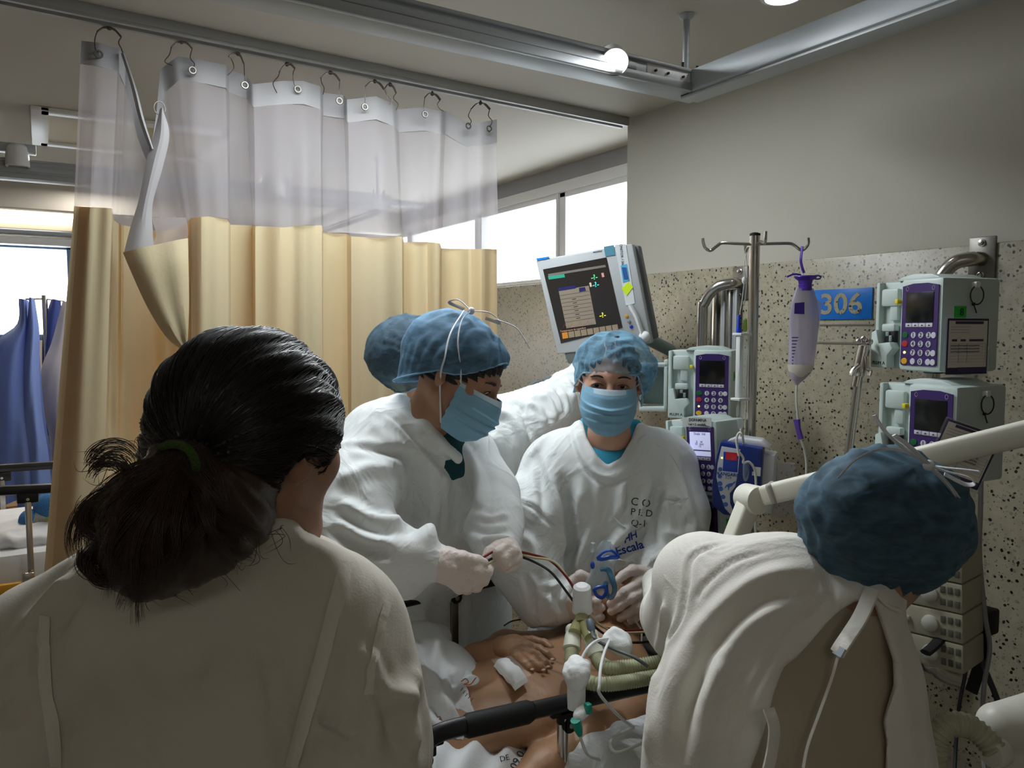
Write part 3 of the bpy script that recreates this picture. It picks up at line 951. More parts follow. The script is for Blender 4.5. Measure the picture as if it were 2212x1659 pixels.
def hair_shell(Ax, C, s, parent, m, r=(.080, .102, .092), c=(0, -.020, .030), front=.052, low=-.05, name='hair', disp=0.003, extra=None, vox=.0045):
    B = Body(vox / s)
    B.ell(c, r, k=.02)
    if extra: extra(B)
    # face opening
    B.ell((0, front + .080, -.030), (.078, .085, .108), k=.015, sub=True)
    B.halfspace((0, -.02, low), (0, .45, -1), k=.02)
    V, Q = B.mesh(); N = vnormals(V, Q)
    ang = np.arctan2(V[:, 0], V[:, 2] + .02)
    V = V + N * (disp * np.sin(ang * 26 + 2 * wnoise(V, 10, 2)))[:, None]
    W = (V * s) @ Ax.T + C
    return mesh_obj(name, W, Q, m, parent)

def cap(Ax, C, s, parent, m, hem, bulge=(.10, .125, .105), cc=(0, -.028, .03), crown=(0, -.2, 1), pleats=34, amp=.004, name='cap', rim=None, seed=0, tuck=0.8, wr=0.004):
    """bouffant cap: hem(az)-> local point of the elastic; cloth bulges from crown to hem"""
    nu, nv = 96, 34
    zc = A(crown) / np.linalg.norm(crown)
    top = A(cc) + A(bulge) * zc
    rows = []
    hems = []
    for j in range(nv + 1):
        t = j / nv; row = []
        for i in range(nu):
            az = 2 * math.pi * i / nu
            h = A(hem(az))
            # great arc from the crown to beyond the hem, pulled in near the elastic
            d = h - A(cc); dn = d / A(bulge); dn /= np.linalg.norm(dn)
            a = math.acos(max(-1, min(1, float(dn @ zc))))
            side = dn - zc * (dn @ zc); side /= np.linalg.norm(side) + 1e-9
            th = a * (t ** 0.9)
            p = A(cc) + A(bulge) * (zc * math.cos(th) + side * math.sin(th))
            w = max(0.0, (t - tuck) / (1 - tuck)) ** 1.5
            p = p * (1 - w) + h * w
            out = (p - A(cc)); out /= np.linalg.norm(out)
            pl = math.sin(pleats * az + 1.7 * math.sin(3 * az + seed)) * amp * (t ** 3) * (1 - 0.6 * w)
            p = p + out * pl
            row.append(p)
        rows.append(row)
    g = np.array(rows)
    flat = g.reshape(-1, 3)
    o = flat - A(cc); o /= np.linalg.norm(o, axis=1, keepdims=True)
    tt = np.repeat(np.linspace(0, 1, nv + 1), nu)
    flat = flat + o * (wr * wnoise(flat, 9, seed) * np.clip(1 - (tt - .9) * 10, 0, 1))[:, None]
    flat = flat + o * (wr * 0.9 * (1 - np.abs(np.sin(6 * wnoise(flat * [1, .6, 1], 6, seed + 2))) - .4) * np.clip(1 - (tt - .9) * 10, 0, 1))[:, None]
    g = ((flat * s) @ Ax.T + C).reshape(nv + 1, nu, 3)
    capo = MB().grid([list(r) for r in g], closed=True).build(name, m, parent, smooth=180)
    if rim:
        MB().tube(list(g[-1]), .0022 * s, 6, closed=True).build('elastic_hem', rim, parent)
    return capo, g

def surf_mask(Ax, C, s, parent, m=None, loops=True, w=1.0):
    """pleated surgical mask over nose and chin"""
    nu, nv = 40, 70
    rows = []
    for j in range(nv + 1):
        v = j / nv; row = []
        z = -.004 - .122 * v
        # centre profile
        yc = np.interp(v, [0, .12, .25, .45, .65, .85, 1.0], [.113, .124, .128, .125, .117, .106, .080])
        ws = np.interp(v, [0, .3, .6, .85, 1.0], [.066, .070, .070, .060, .040]) * w
        for i in range(nu + 1):
            u = -1 + 2 * i / nu
            x = ws * math.sin(u * 1.35) / math.sin(1.35)
            side = abs(u) ** 2.1
            y = yc - side * (yc - .030 + 0.022 * v * 0)
            zz = z - .010 * (1 - abs(u)) * (1 if v > .02 else 0) * math.sin(math.pi * min(1, v * 2)) + 0.010 * side * (v - .1)
            # pleats: stepped ridges, closing towards the sides
            pl = 0
            for k, pv in enumerate((.30, .48, .66)):
                q = (v - pv) * 14
                pl += .011 * (1 / (1 + math.exp(-q * 5.5))) * math.exp(-max(0, q) * .9) * (1 - side * .6)
            y += pl + .0012 * math.sin(23 * u + 9 * v) * v
            row.append((x, y, zz))
        rows.append(row)
    g = np.array(rows)
    W = (g.reshape(-1, 3) * s) @ Ax.T + C
    g2 = W.reshape(nv + 1, nu + 1, 3)
    o = MB().grid([list(r) for r in g2]).build('face_mask', m or M_mask, parent, solid=0.0008)
    MB().grid([[p + (Ax @ A((0, .0012, 0))) for p in r] for r in g2[0:6]]).build('mask_edge', M_mask_edge, o)
    return o, g2

def limb_hand(name, joints, m, parent, wrist=None, vox=.0022, k=.006, creasy=True):
    """joints: dict palm=[(p,r)...] and fingers=[[(p,r)...]...] in world metres"""
    B = Body(vox)
    for seq in joints['palm']:
        for (p0, r0), (p1, r1) in zip(seq[:-1], seq[1:]): B.cone(p0, r0, p1, r1, k=.014)
    for f in joints['fingers']:
        for (p0, r0), (p1, r1) in zip(f[:-1], f[1:]): B.cone(p0, r0, p1, r1, k=k)
    V, Q = B.mesh()
    V = relax(V, Q, 1, .4)
    if creasy:
        N = vnormals(V, Q); V = V + N * (.0006 * wnoise(V, 70, 4))[:, None]
    return mesh_obj(name, V, Q, m, parent)

def px_seq(pts):
    """(px,py,depth,radius px) -> (world, radius m)"""
    return [(P(x, y, d), r * d / FPX) for x, y, d, r in pts]

def cloth_body(B, fold=None, cre=None, it=2):
    V, Q = B.mesh(); V = relax(V, Q, it, .5)
    if fold:
        N = vnormals(V, Q)
        for f in fold:
            V = wrinkles(V, N, *f[1:]) if f[0] == 'w' else folds(V, N, *f)
    if cre: V = creases(V, Q, cre)
    return V, Q

def pp(B, pts, k=.03, n=None, f=1.0, sub=False):
    """path from pixel joints (px,py,depth,radius px)"""
    w = px_seq(pts)
    return B.path([a for a, b in w], [b for a, b in w], k, n, f, sub)

def legs(B_or_parent, hip, foot_dir, parent, m, spread=.09):
    """simple trousers and shoes standing on the floor under the hips (hidden behind bed and coats)"""
    hip = A(hip); s = np.cross(A(foot_dir), [0, 0, 1.0]); s /= np.linalg.norm(s); fd = A(foot_dir) / np.linalg.norm(foot_dir)
    B = Body(.012)
    for q in (-1, 1):
        h = hip + s * q * spread; kn = h * [1, 1, 0] + A([0, 0, .48]); an = h * [1, 1, 0] + A([0, 0, .10])
        B.path([h, kn, an], [.095, .072, .060], k=.03)
    V, Q = B.mesh(); mesh_obj('trousers', V, Q, m, parent)
    for q in (-1, 1):
        f0 = (hip + s * q * spread) * [1, 1, 0]
        B = Body(.008); B.cone(f0 - fd * .04 + A([0, 0, .045]), .044, f0 + fd * .14 + A([0, 0, .032]), .036, k=.02)
        B.halfspace((0, 0, 0.004), (0, 0, -1), .004)
        V, Q = B.mesh(); mesh_obj('shoe', V, Q, M_shoe, parent)
M_shoe = mat('white_clog', (200, 200, 200), 0.5)
M_trouser = mat('white_trousers', (200, 200, 196), 0.8)
# ================================================================ nurse facing the camera (centre)
def nurse_front():
    dH = 1.95
    C = P(1316, 822, dH)
    tocam = camvec(-.03, .02, -1)
    fwd = axes(camvec(-.10, -.10, -1), camvec(.05, 1, 0))[:, 1]
    up = camvec(.05, 1, 0)
    t = empty('person', A([*(P(1310, 1200, 2.42)[:2]), 0]), 'person facing us in white gown, see-through blue cap and pleated mask at the bed head', 'person')
    def torso(B, loc, Ax, s):
        B.path([loc(P(1205, 1010, 2.10)), loc(P(1430, 1010, 2.10))], [.055, .055], k=.04)
        B.path([loc(P(1316, 1010, 2.12)), loc(P(1312, 1250, 2.3))], [.10, .11], k=.05)
    W, Q, Ax, C = head_body(C, fwd, up, 1.0, neck=[P(1316, 940, 2.03), P(1316, 985, 2.10)], neck_r=.050, torso=torso)
    mesh_obj('body', W, Q, M_skin, t)
    eyes(Ax, C, 1.0, t, gaze=(.10, 1, .08))
    hair_shell(Ax, C, 1.0, t, M_hairm, r=(.078, .098, .085), front=.062, low=-.06, extra=lambda B: B.ell((0, .135, .050), (.056, .075, .046), k=.012, sub=True))
    def hem(az):
        # az 0 = right side of the wearer, pi/2 = front
        f = math.sin(az); x = math.cos(az)
        return ((.087 + .003 * abs(f)) * x, -.020 + .103 * f if f > 0 else -.020 + .098 * f, (.031 - .012 * abs(x) ** 2 if f > 0 else .014 - .09 * abs(f)) - (.052 + (.028 if x < 0 else 0)) * max(0, 1 - abs(f) * 1.5) )
    cap(Ax, C, 1.0, t, M_cap_light, hem, bulge=(.104, .125, .096), cc=(-.012, -.025, .026), rim=M_cap_rim, seed=2, wr=.006)
    mk, g = surf_mask(Ax, C, 1.0, t, w=1.0)
    for q, sgn in ((0, -1), (-1, 1)):
        e = C + Ax @ A((sgn * .079, -.004, .010)); e2 = C + Ax @ A((sgn * .078, -.010, -.028))
        MB().tube(smooth_path([g[1, q], (g[1, q] + e) / 2 + Ax @ A((sgn * .006, 0, 0)), e], 4), .0014, 5).build('ear_loop', M_tie, mk)
        MB().tube(smooth_path([g[-8, q], (g[-8, q] + e2) / 2 + Ax @ A((sgn * .006, 0, 0)), e2], 4), .0014, 5).build('ear_loop', M_tie, mk)
    # blue shirt under the gown
    B = Body(.006)
    pp(B, [(1215, 990, 2.10, 52), (1425, 990, 2.10, 52)], k=.05)
    pp(B, [(1318, 1005, 2.06, 72), (1315, 1080, 2.10, 95)], k=.05)
    pp(B, [(1266, 915, 2.07, 16), (1256, 985, 2.09, 40)], k=.03); pp(B, [(1372, 920, 2.07, 16), (1385, 985, 2.09, 40)], k=.03)
    B.ell(P(1318, 905, 2.02), (.056, .074, .085), k=.015, sub=True)
    V, Q = cloth_body(B); mesh_obj('scrub_shirt', V, Q, M_bluescrub, t)
    # gown
    B = Body(.0054); n = -FWD
    pp(B, [(1225, 1000, 2.08, 72), (1412, 1000, 2.08, 72)], k=.06)
    pp(B, [(1318, 1040, 2.06, 128), (1310, 1200, 2.12, 150), (1305, 1400, 2.34, 158)], k=.06, n=n, f=.72)
    pp(B, [(1305, 1400, 2.34, 158), (1310, 1700, 2.46, 165), (1310, 1960, 2.48, 170)], k=.06, n=n, f=.72)
    pp(B, [(1198, 1022, 2.09, 74), (1142, 1120, 2.02, 68), (1128, 1215, 1.98, 66), (1172, 1290, 1.96, 56), (1200, 1302, 1.95, 42)], k=.05)
    pp(B, [(1436, 1018, 2.08, 72), (1462, 1110, 2.02, 62), (1462, 1190, 1.98, 54), (1440, 1222, 1.95, 44), (1424, 1236, 1.93, 36)], k=.05)
    # collar roll
    ring = [(1253, 900), (1262, 945), (1284, 990), (1312, 1010), (1345, 995), (1370, 955), (1385, 912)]
    pp(B, [(x, y, d - .012, 16) for x, y, d in [(1252, 922, 2.07), (1260, 950, 2.03), (1280, 992, 1.995), (1312, 1018, 1.985), (1348, 1000, 1.99), (1374, 958, 2.02), (1382, 930, 2.06)]], k=.014)
    B.pixcut([(1258, 800), (1256, 900), (1268, 945), (1290, 985), (1312, 1004), (1340, 990), (1363, 950), (1378, 910), (1382, 800)], 1.5, 2.12, soft=.008)
    fo = [('w', 4.0, .007, 1, (.15, .1, 1), .35), ('w', 9, .0015, 5, camvec(.4, 1, 0), .4)]
    cre = [([(1215, 1040), (1230, 1130), (1232, 1230), (1240, 1300)], -.018, .016), ([(1190, 1010), (1205, 1110), (1210, 1200)], .014, .016),
           ([(1255, 1030), (1262, 1120), (1250, 1220), (1215, 1300)], .014, .018), ([(1180, 940), (1130, 1010), (1108, 1080)], .008, .014),
           ([(1405, 1030), (1375, 1100), (1330, 1165), (1245, 1255)], .020, .015), ([(1425, 1050), (1395, 1130), (1350, 1190), (1270, 1262)], -.018, .013), ([(1290, 1030), (1292, 1100), (1270, 1180), (1225, 1240)], .012, .013), ([(1262, 1080), (1258, 1150), (1230, 1215)], -.014, .012), ([(1350, 1035), (1340, 1090), (1300, 1150)], .009, .012), ([(1160, 985), (1172, 1060), (1176, 1130)], -.010, .012), ([(1095, 1100), (1110, 1160), (1120, 1220)], .010, .012), ([(1238, 912), (1248, 955), (1272, 1004), (1310, 1032), (1352, 1012), (1382, 968), (1398, 920)], .006, .009), ([(1228, 925), (1240, 970), (1268, 1020), (1310, 1048), (1358, 1026), (1392, 980), (1408, 935)], -.004, .005), ([(1440, 1080), (1450, 1130), (1440, 1180)], .010, .012), ([(1490, 1110), (1484, 1150), (1460, 1185)], -.010, .010),
           ([(1330, 1040), (1345, 1120), (1320, 1190)], .008, .018), ([(1300, 1060), (1295, 1140), (1270, 1210)], -.008, .02),
           ([(1430, 1050), (1412, 1120), (1410, 1190)], -.012, .012), ([(1460, 1000), (1480, 1060), (1498, 1130)], .008, .012),
           ([(1115, 1080), (1150, 1095), (1200, 1140)], -.006, .006), ([(1110, 1150), (1150, 1180), (1165, 1250)], .012, .014),
           ([(1140, 1240), (1165, 1265), (1215, 1262)], .010, .010), ([(1150, 1275), (1180, 1290), (1190, 1330)], .010, .010),
           ([(1135, 1235), (1150, 1290), (1155, 1330)], -.010, .010), ([(1200, 1255), (1188, 1290), (1196, 1330)], .008, .007), ([(1215, 1262), (1206, 1295), (1215, 1325)], -.006, .006),
           ([(1405, 1215), (1440, 1195), (1490, 1175)], .010, .010), ([(1400, 1228), (1440, 1215), (1480, 1205)], -.008, .008), ([(1430, 1150), (1470, 1160), (1500, 1140)], .010, .012),
           ([(1480, 1085), (1440, 1080), (1410, 1095)], -.006, .005), ([(1160, 960), (1190, 930), (1235, 905)], -.006, .007)]
    V, Q = cloth_body(B, fo, cre)
    gown = mesh_obj('gown', V, Q, M_gown, t)
    bv = make_bvh(V, Q)
    # pocket
    pk = [(1322, 1160), (1362, 1118), (1388, 1140), (1408, 1128), (1400, 1180), (1372, 1225), (1318, 1222)]
    pts = [hit(bv, x, y)[0] for x, y in pk]
    seam = [p + (CAM - p) / np.linalg.norm(CAM - p) * .003 for p in pts[1:4]]
    MB().tube(smooth_path([hit(bv, x, y)[0] for x, y in [(1325, 1117), (1350, 1140), (1372, 1147), (1398, 1130)]], 5), .0022, 6).build('pocket_edge', M_gown_d, gown)
    for pa in ([(1112, 1082), (1150, 1092), (1200, 1135)], [(1488, 1075), (1452, 1090), (1412, 1120)], [(1418, 960), (1450, 985), (1470, 1020)]):
        MB().tube(smooth_path([hit(bv, x, y)[0] for x, y in pa], 5), .0012, 5).build('seam', M_gown_d, gown)
    letters(bv, gown, 'C O', 1384, 1086, 24, -8, M_ink, t)
    letters(bv, gown, 'P E D', 1386, 1108, 21, -6, M_ink, t)
    letters(bv, gown, 'Q-1', 1380, 1131, 21, -4, M_ink, t)
    letters(bv, gown, 'Escala', 1360, 1184, 26, 16, M_blueprint, t, bold=True)
    letters(bv, gown, 'HH', 1362, 1160, 22, 26, M_blueprint, t, bold=True, shear=.3)
    # gloved hands
    d = 1.93
    g1 = {'palm': [px_seq([(1428, 1232, 1.93, 21), (1400, 1258, 1.91, 22), (1378, 1258, 1.90, 14)]), px_seq([(1420, 1250, 1.93, 18), (1395, 1282, 1.91, 18), (1398, 1300, 1.92, 12)]), px_seq([(1415, 1236, 1.93, 18), (1385, 1270, 1.905, 18)])],
          'fingers': [px_seq([(1400, 1236, 1.92, 15), (1366, 1231, 1.90, 11.5), (1345, 1243, 1.89, 9.5), (1334, 1254, 1.88, 9)]),
                      px_seq([(1384, 1256, 1.90, 12), (1350, 1278, 1.87, 10.5), (1332, 1292, 1.875, 9.5), (1319, 1304, 1.885, 8.8)]),
                      px_seq([(1394, 1275, 1.90, 12), (1364, 1292, 1.865, 10.5), (1340, 1309, 1.87, 9.5), (1320, 1321, 1.885, 8.8)]),
                      px_seq([(1399, 1292, 1.91, 11.5), (1375, 1312, 1.87, 10), (1354, 1327, 1.875, 9), (1339, 1336, 1.885, 8.4)]),
                      px_seq([(1402, 1305, 1.92, 11), (1386, 1323, 1.885, 9), (1372, 1335, 1.885, 8.2), (1362, 1342, 1.89, 7.6)])]}
    limb_hand('glove', g1, M_glove, t)
    g2 = {'palm': [px_seq([(1200, 1300, 1.93, 26), (1226, 1296, 1.92, 24), (1240, 1278, 1.93, 16)]), px_seq([(1205, 1310, 1.93, 20), (1236, 1316, 1.93, 19), (1250, 1320, 1.94, 12)])],
          'fingers': [px_seq([(1222, 1282, 1.93, 15), (1240, 1254, 1.93, 12), (1254, 1243, 1.92, 11.5), (1269, 1247, 1.92, 9.5)]),
                      px_seq([(1240, 1296, 1.95, 12), (1262, 1290, 1.94, 11), (1278, 1293, 1.92, 10.5), (1291, 1299, 1.90, 9)]),
                      px_seq([(1240, 1312, 1.95, 12), (1268, 1314, 1.94, 10.5), (1285, 1317, 1.92, 10), (1300, 1312, 1.90, 9)]),
                      px_seq([(1240, 1326, 1.95, 11), (1268, 1334, 1.94, 10), (1284, 1337, 1.92, 9.5), (1299, 1333, 1.90, 8.6)])]}
    limb_hand('glove', g2, M_glove, t)
    hip = P(1300, 1400, 2.42); legs(None, [hip[0], hip[1], .62], camvec(0, 0, -1), t, M_trouser)
    return t
M_cap_rim = mat('cap_rim', (150, 196, 222), 0.7)
M_ink = mat('black_ink', (50, 52, 58), 0.7)
M_blueprint = mat('blue_print', (36, 66, 160), 0.7)

def letters(bv, parent, s, px, py, hpx, rot, m, root, bold=False, shear=0.0, lift=.0016):
    """writing printed on cloth: flat letters laid onto the surface under them"""
    me = text_mesh(s, 1.0, 0.0, 'CENTER', bold)
    n = len(me.vertices); co = np.empty(n * 3); me.vertices.foreach_get('co', co); co = co.reshape(-1, 3)
    a = R(rot)
    X = co[:, 0] + shear * co[:, 1]; Y = co[:, 1]
    qx = px + hpx * (X * math.cos(a) - Y * math.sin(a)); qy = py - hpx * (X * math.sin(a) + Y * math.cos(a))
    last = None; out = np.zeros((n, 3))
    c0, n0 = hit(bv, px, py)
    if c0 is None: return None
    for i in range(n):
        h, _ = hit(bv, qx[i], qy[i])
        if h is None or np.linalg.norm(h - c0) > .15:
            r = ray_dir(qx[i], qy[i]); h = CAM + r * ((c0 - CAM) @ n0) / (r @ n0)
        out[i] = h + (CAM - h) / np.linalg.norm(CAM - h) * lift
    me.vertices.foreach_set('co', out.ravel()); me.update()
    me.materials.clear(); me.name = 'lettering'
    return link('lettering', me, m, parent)
nurse_front()
# ================================================================ nurse bending over the bed (left of centre)
def nurse_bending():
    s = 1.04
    fwd = camvec(.84, -.46, -.26); up = camvec(.50, .86, 0)
    Ax = axes(fwd, up)
    C = P(957, 806, 1.74) - Ax @ (A((.079, -.012, -.006)) * s)
    t = empty('person', A([*(P(950, 1300, 2.12)[:2]), 0]), 'person in white gown with teal collar, mask tied over blue cap, bending over the bed', 'person')
    def torso(B, loc, Ax_, s_):
        B.path([loc(P(885, 960, 1.93)), loc(P(990, 985, 1.96))], [.055, .055], k=.04)
        B.path([loc(P(915, 980, 1.95)), loc(P(940, 1200, 2.08))], [.10, .11], k=.05)
    W, Q, Ax, C = head_body(C, fwd, up, s, neck=[P(925, 900, 1.84), P(915, 950, 1.92)], neck_r=.047, torso=torso)
    mesh_obj('body', W, Q, M_skin_b, t)
    eyes(Ax, C, s, t, gaze=(0, 1, -.5))
    hair_shell(Ax, C, s, t, M_hairm, r=(.082, .104, .092), front=.062, low=-.05)
    def hem(az):
        f = math.sin(az); x = math.cos(az)
        return (.085 * x, -.022 + (.106 if f > 0 else .108) * f, (.078 - .082 * abs(x) ** 2 if f > 0 else -.004 - .082 * abs(f)))
    _, g = cap(Ax, C, s, t, M_cap_mid, hem, bulge=(.098, .130, .104), cc=(0, -.030, .030), crown=(0, .1, 1), rim=M_cap_rim2, seed=4, pleats=30)
    mk, g = surf_mask(Ax, C, s, t)
    L = lambda x, y, z: C + Ax @ (A((x, y, z)) * s)
    # ties: over the cap and from the cheek, bow on top
    MB().tube(smooth_path([g[1, -1], L(.082, .02, .02), L(.098, -.01, .07), L(.085, -.03, .115), L(.05, -.035, .138)], 6), .0042, 6, flat=(1, .25)).build('tie', M_tie, mk)
    MB().tube(smooth_path([g[-8, -1], L(.083, -.01, -.02), L(.099, -.02, .03), L(.096, -.035, .08), L(.06, -.045, .135)], 6), .0042, 6, flat=(1, .25)).build('tie', M_tie, mk)
    b = MB()
    b.ball(L(.045, -.035, .142), .009, 10)
    for e in ([(.045, -.035, .142), (.03, .0, .158), (.02, .03, .150), (.04, .0, .143)], [(.045, -.035, .142), (.05, -.07, .150), (.045, -.09, .135), (.046, -.05, .138)],
              [(.03, .02, .152), (.02, .06, .158), (.015, .085, .150), (.01, .115, .132)]):
        b.tube(smooth_path([L(*p) for p in e], 6), .0045, 6, flat=(1, .3))
    b.build('bow', M_tie, mk)
    B = Body(.006)
    pp(B, [(885, 965, 1.92, 56), (985, 985, 1.94, 50)], k=.05); pp(B, [(940, 940, 1.885, 52), (952, 1000, 1.90, 60)], k=.05)
    V, Q = cloth_body(B); mesh_obj('scrub_shirt', V, Q, M_teal, t)
    B = Body(.0054); n = camvec(.5, 0, -.85)
    pp(B, [(850, 965, 1.92, 96), (990, 990, 1.97, 66)], k=.07)
    pp(B, [(905, 1010, 1.93, 120), (905, 1130, 1.99, 142), (945, 1230, 2.22, 145), (950, 1330, 2.31, 150)], k=.07, n=n, f=.85)
    pp(B, [(950, 1330, 2.31, 150), (955, 1480, 2.34, 155), (955, 1960, 2.32, 160)], k=.06, n=n, f=.85)
    pp(B, [(820, 960, 1.84, 92), (752, 1080, 1.72, 88), (735, 1165, 1.66, 78)], k=.06)
    pp(B, [(735, 1165, 1.66, 78), (830, 1190, 1.64, 62), (905, 1205, 1.63, 46), (942, 1212, 1.63, 38)], k=.05)
    pp(B, [(800, 1215, 1.66, 55), (868, 1248, 1.655, 36), (880, 1262, 1.66, 20)], k=.05)
    pp(B, [(1010, 985, 1.98, 60), (1052, 1070, 1.92, 62), (1066, 1130, 1.84, 56), (1072, 1168, 1.78, 44), (1078, 1186, 1.75, 36)], k=.05)
    pp(B, [(862, 872, 1.88, 22), (886, 890, 1.825, 20), (916, 920, 1.80, 17), (948, 958, 1.80, 15), (984, 990, 1.82, 14)], k=.02)
    B.pixcut([(915, 780), (922, 862), (940, 905), (960, 945), (988, 972), (990, 930), (1010, 850), (1010, 780)], 1.4, 1.96, soft=.008)
    fo = [('w', 4.0, .007, 2, (.2, .1, 1), .35), ('w', 9, .0016, 5, camvec(.3, 1, 0), .4)]
    cre = [([(905, 960), (945, 1040), (935, 1120), (915, 1180)], .020, .020), ([(880, 970), (895, 1060), (880, 1150)], -.020, .018),
           ([(960, 1010), (965, 1080), (960, 1160)], .014, .014), ([(850, 880), (890, 915), (930, 965), (975, 1008)], .005, .010), ([(838, 892), (878, 930), (920, 980), (970, 1025)], -.005, .006), ([(1000, 960), (1030, 1030), (1040, 1110)], .012, .014), ([(1000, 1010), (1010, 1080), (990, 1140)], -.014, .014),
           ([(760, 960), (830, 975), (900, 990)], -.008, .012), ([(730, 1040), (790, 1010), (850, 1010)], .008, .016), ([(730, 1080), (800, 1120), (880, 1130)], .014, .016),
           ([(720, 1120), (790, 1160), (850, 1175)], .012, .011), ([(715, 1150), (780, 1185), (840, 1195)], -.010, .009), ([(715, 1170), (770, 1205), (850, 1225)], .010, .010),
           ([(1020, 1110), (1060, 1120), (1095, 1110)], .009, .009), ([(1010, 1140), (1050, 1150), (1100, 1145)], -.009, .009), ([(1040, 1165), (1070, 1160), (1105, 1165)], .008, .008),
           ([(860, 1290), (870, 1370)], .01, .012), ([(920, 1290), (915, 1390)], .01, .014), ([(1010, 1290), (1010, 1400)], .01, .012)]
    V, Q = cloth_body(B, fo, cre)
    mesh_obj('gown', V, Q, M_gown, t)
    h1 = {'palm': [px_seq([(935, 1212, 1.63, 32), (965, 1218, 1.62, 34), (990, 1228, 1.61, 30)]), px_seq([(945, 1225, 1.63, 28), (985, 1246, 1.61, 24)])],
          'fingers': [px_seq([(965, 1200, 1.61, 18), (1000, 1205, 1.60, 15), (1030, 1212, 1.605, 13), (1046, 1216, 1.61, 10)]),
                      px_seq([(995, 1218, 1.61, 17), (1030, 1232, 1.60, 14), (1052, 1236, 1.62, 12), (1058, 1228, 1.64, 10)]),
                      px_seq([(992, 1234, 1.61, 16), (1022, 1252, 1.60, 13), (1044, 1254, 1.62, 12), (1052, 1244, 1.64, 10)]),
                      px_seq([(985, 1246, 1.61, 15), (1008, 1266, 1.60, 12.5), (1030, 1268, 1.62, 11), (1040, 1256, 1.64, 9)]),
                      px_seq([(972, 1252, 1.62, 14), (992, 1272, 1.61, 11), (1010, 1274, 1.63, 10), (1018, 1264, 1.64, 8)])]}
    limb_hand('glove', h1, M_glove, t, vox=.0026)
    h2 = {'palm': [px_seq([(1078, 1186, 1.75, 30), (1092, 1192, 1.72, 30), (1104, 1204, 1.70, 24)])],
          'fingers': [px_seq([(1075, 1180, 1.71, 14), (1058, 1192, 1.68, 12), (1050, 1206, 1.67, 10)]),
                      px_seq([(1104, 1186, 1.70, 14), (1098, 1178, 1.67, 12), (1076, 1192, 1.65, 11), (1066, 1206, 1.66, 9)]),
                      px_seq([(1112, 1196, 1.70, 14), (1108, 1190, 1.665, 12), (1088, 1206, 1.65, 11), (1076, 1216, 1.66, 9)]),
                      px_seq([(1114, 1208, 1.70, 13), (1110, 1208, 1.67, 12), (1094, 1220, 1.655, 10.5), (1082, 1226, 1.665, 8.5)]),
                      px_seq([(1112, 1220, 1.71, 12), (1106, 1224, 1.68, 10), (1094, 1230, 1.67, 9)])]}
    limb_hand('glove', h2, M_glove, t, vox=.0026)
    hip = P(955, 1500, 2.32); legs(None, [hip[0], hip[1], .60], camvec(.4, 0, -1), t, M_trouser)
M_cap_rim2 = mat('cap_rim_blue', (120, 170, 205), 0.7)
nurse_bending()

# ================================================================ nurse behind, reaching towards the monitor
def nurse_behind():
    s = 1.0
    fwd = camvec(.55, -.05, .80); up = camvec(.12, 1, 0)
    C = P(925, 785, 2.28)
    t = empty('person', A([*(P(960, 1200, 2.36)[:2]), 0]), 'person behind the others, dark bun under blue cap, white sleeve stretched to the monitor cables', 'person')
    def torso(B, loc, Ax_, s_):
        B.path([loc(P(860, 950, 2.33)), loc(P(1000, 950, 2.36))], [.055, .055], k=.04)
        B.path([loc(P(930, 960, 2.35)), loc(P(930, 1200, 2.38))], [.09, .10], k=.05)
    W, Q, Ax, C = head_body(C, fwd, up, s, neck=[P(922, 890, 2.32), P(920, 945, 2.35)], neck_r=.047, torso=torso, vox=.004, detail=False)
    mesh_obj('body', W, Q, M_skin, t)
    hair_shell(Ax, C, s, t, M_black_hair, r=(.082, .10, .092), front=.06, extra=lambda B: B.ell((-.03, -.13, .02), (.065, .055, .062), k=.03), c=(0, -.02, .03))
    def hem(az):
        f = math.sin(az); x = math.cos(az)
        return (.086 * x, -.02 + .10 * f, .03 if f > 0 else .02 - .105 * abs(f))
    cap(Ax, C, s, t, M_cap_dark, hem, bulge=(.100, .165, .112), cc=(-.012, -.060, .028), crown=(0, -.5, 1), rim=M_cap_rim2, seed=6, pleats=26, wr=.005)
    B = Body(.0075)
    pp(B, [(860, 955, 2.33, 62), (1000, 962, 2.36, 66)], k=.06)
    pp(B, [(930, 980, 2.35, 110), (930, 1200, 2.38, 125), (935, 1900, 2.38, 150)], k=.06, n=F0, f=.55)
    pp(B, [(1000, 962, 2.36, 74), (1095, 942, 2.34, 84), (1165, 905, 2.36, 64), (1235, 850, 2.42, 46), (1275, 800, 2.46, 34)], k=.05)
    pp(B, [(862, 888, 2.30, 20), (890, 880, 2.27, 18), (930, 885, 2.29, 18)], k=.03)
    cre = [([(1060, 890), (1105, 900), (1140, 960)], .014, .014), ([(1100, 865), (1130, 890), (1150, 950)], -.012, .010), ([(1140, 868), (1165, 885), (1180, 925)], .012, .010),
           ([(1170, 850), (1190, 870), (1200, 910)], .010, .010), ([(1060, 930), (1080, 980), (1075, 1040)], .012, .014), ([(1200, 838), (1215, 860), (1222, 890)], -.010, .008), ([(1222, 818), (1236, 840), (1240, 870)], .008, .008)]
    V, Q = cloth_body(B, [('w', 5.0, .010, 4, (0, 0, 1), .5)], cre)
    mesh_obj('gown', V, Q, M_gown, t)
    B = MB()
    hd = {'palm': [px_seq([(1270, 800, 2.46, 24), (1290, 785, 2.47, 20)])], 'fingers': [px_seq([(1292, 780 + 6 * i, 2.47, 7), (1312, 772 + 8 * i, 2.48, 6.5), (1326, 774 + 8 * i, 2.48, 6)]) for i in range(4)] + [px_seq([(1282, 772, 2.46, 8), (1296, 760, 2.47, 7)])]}
    limb_hand('glove', hd, M_glove, t, vox=.004)
    hip = P(935, 1500, 2.38); legs(None, [hip[0], hip[1], .60], camvec(.5, 0, 1), t, M_trouser)
nurse_behind()
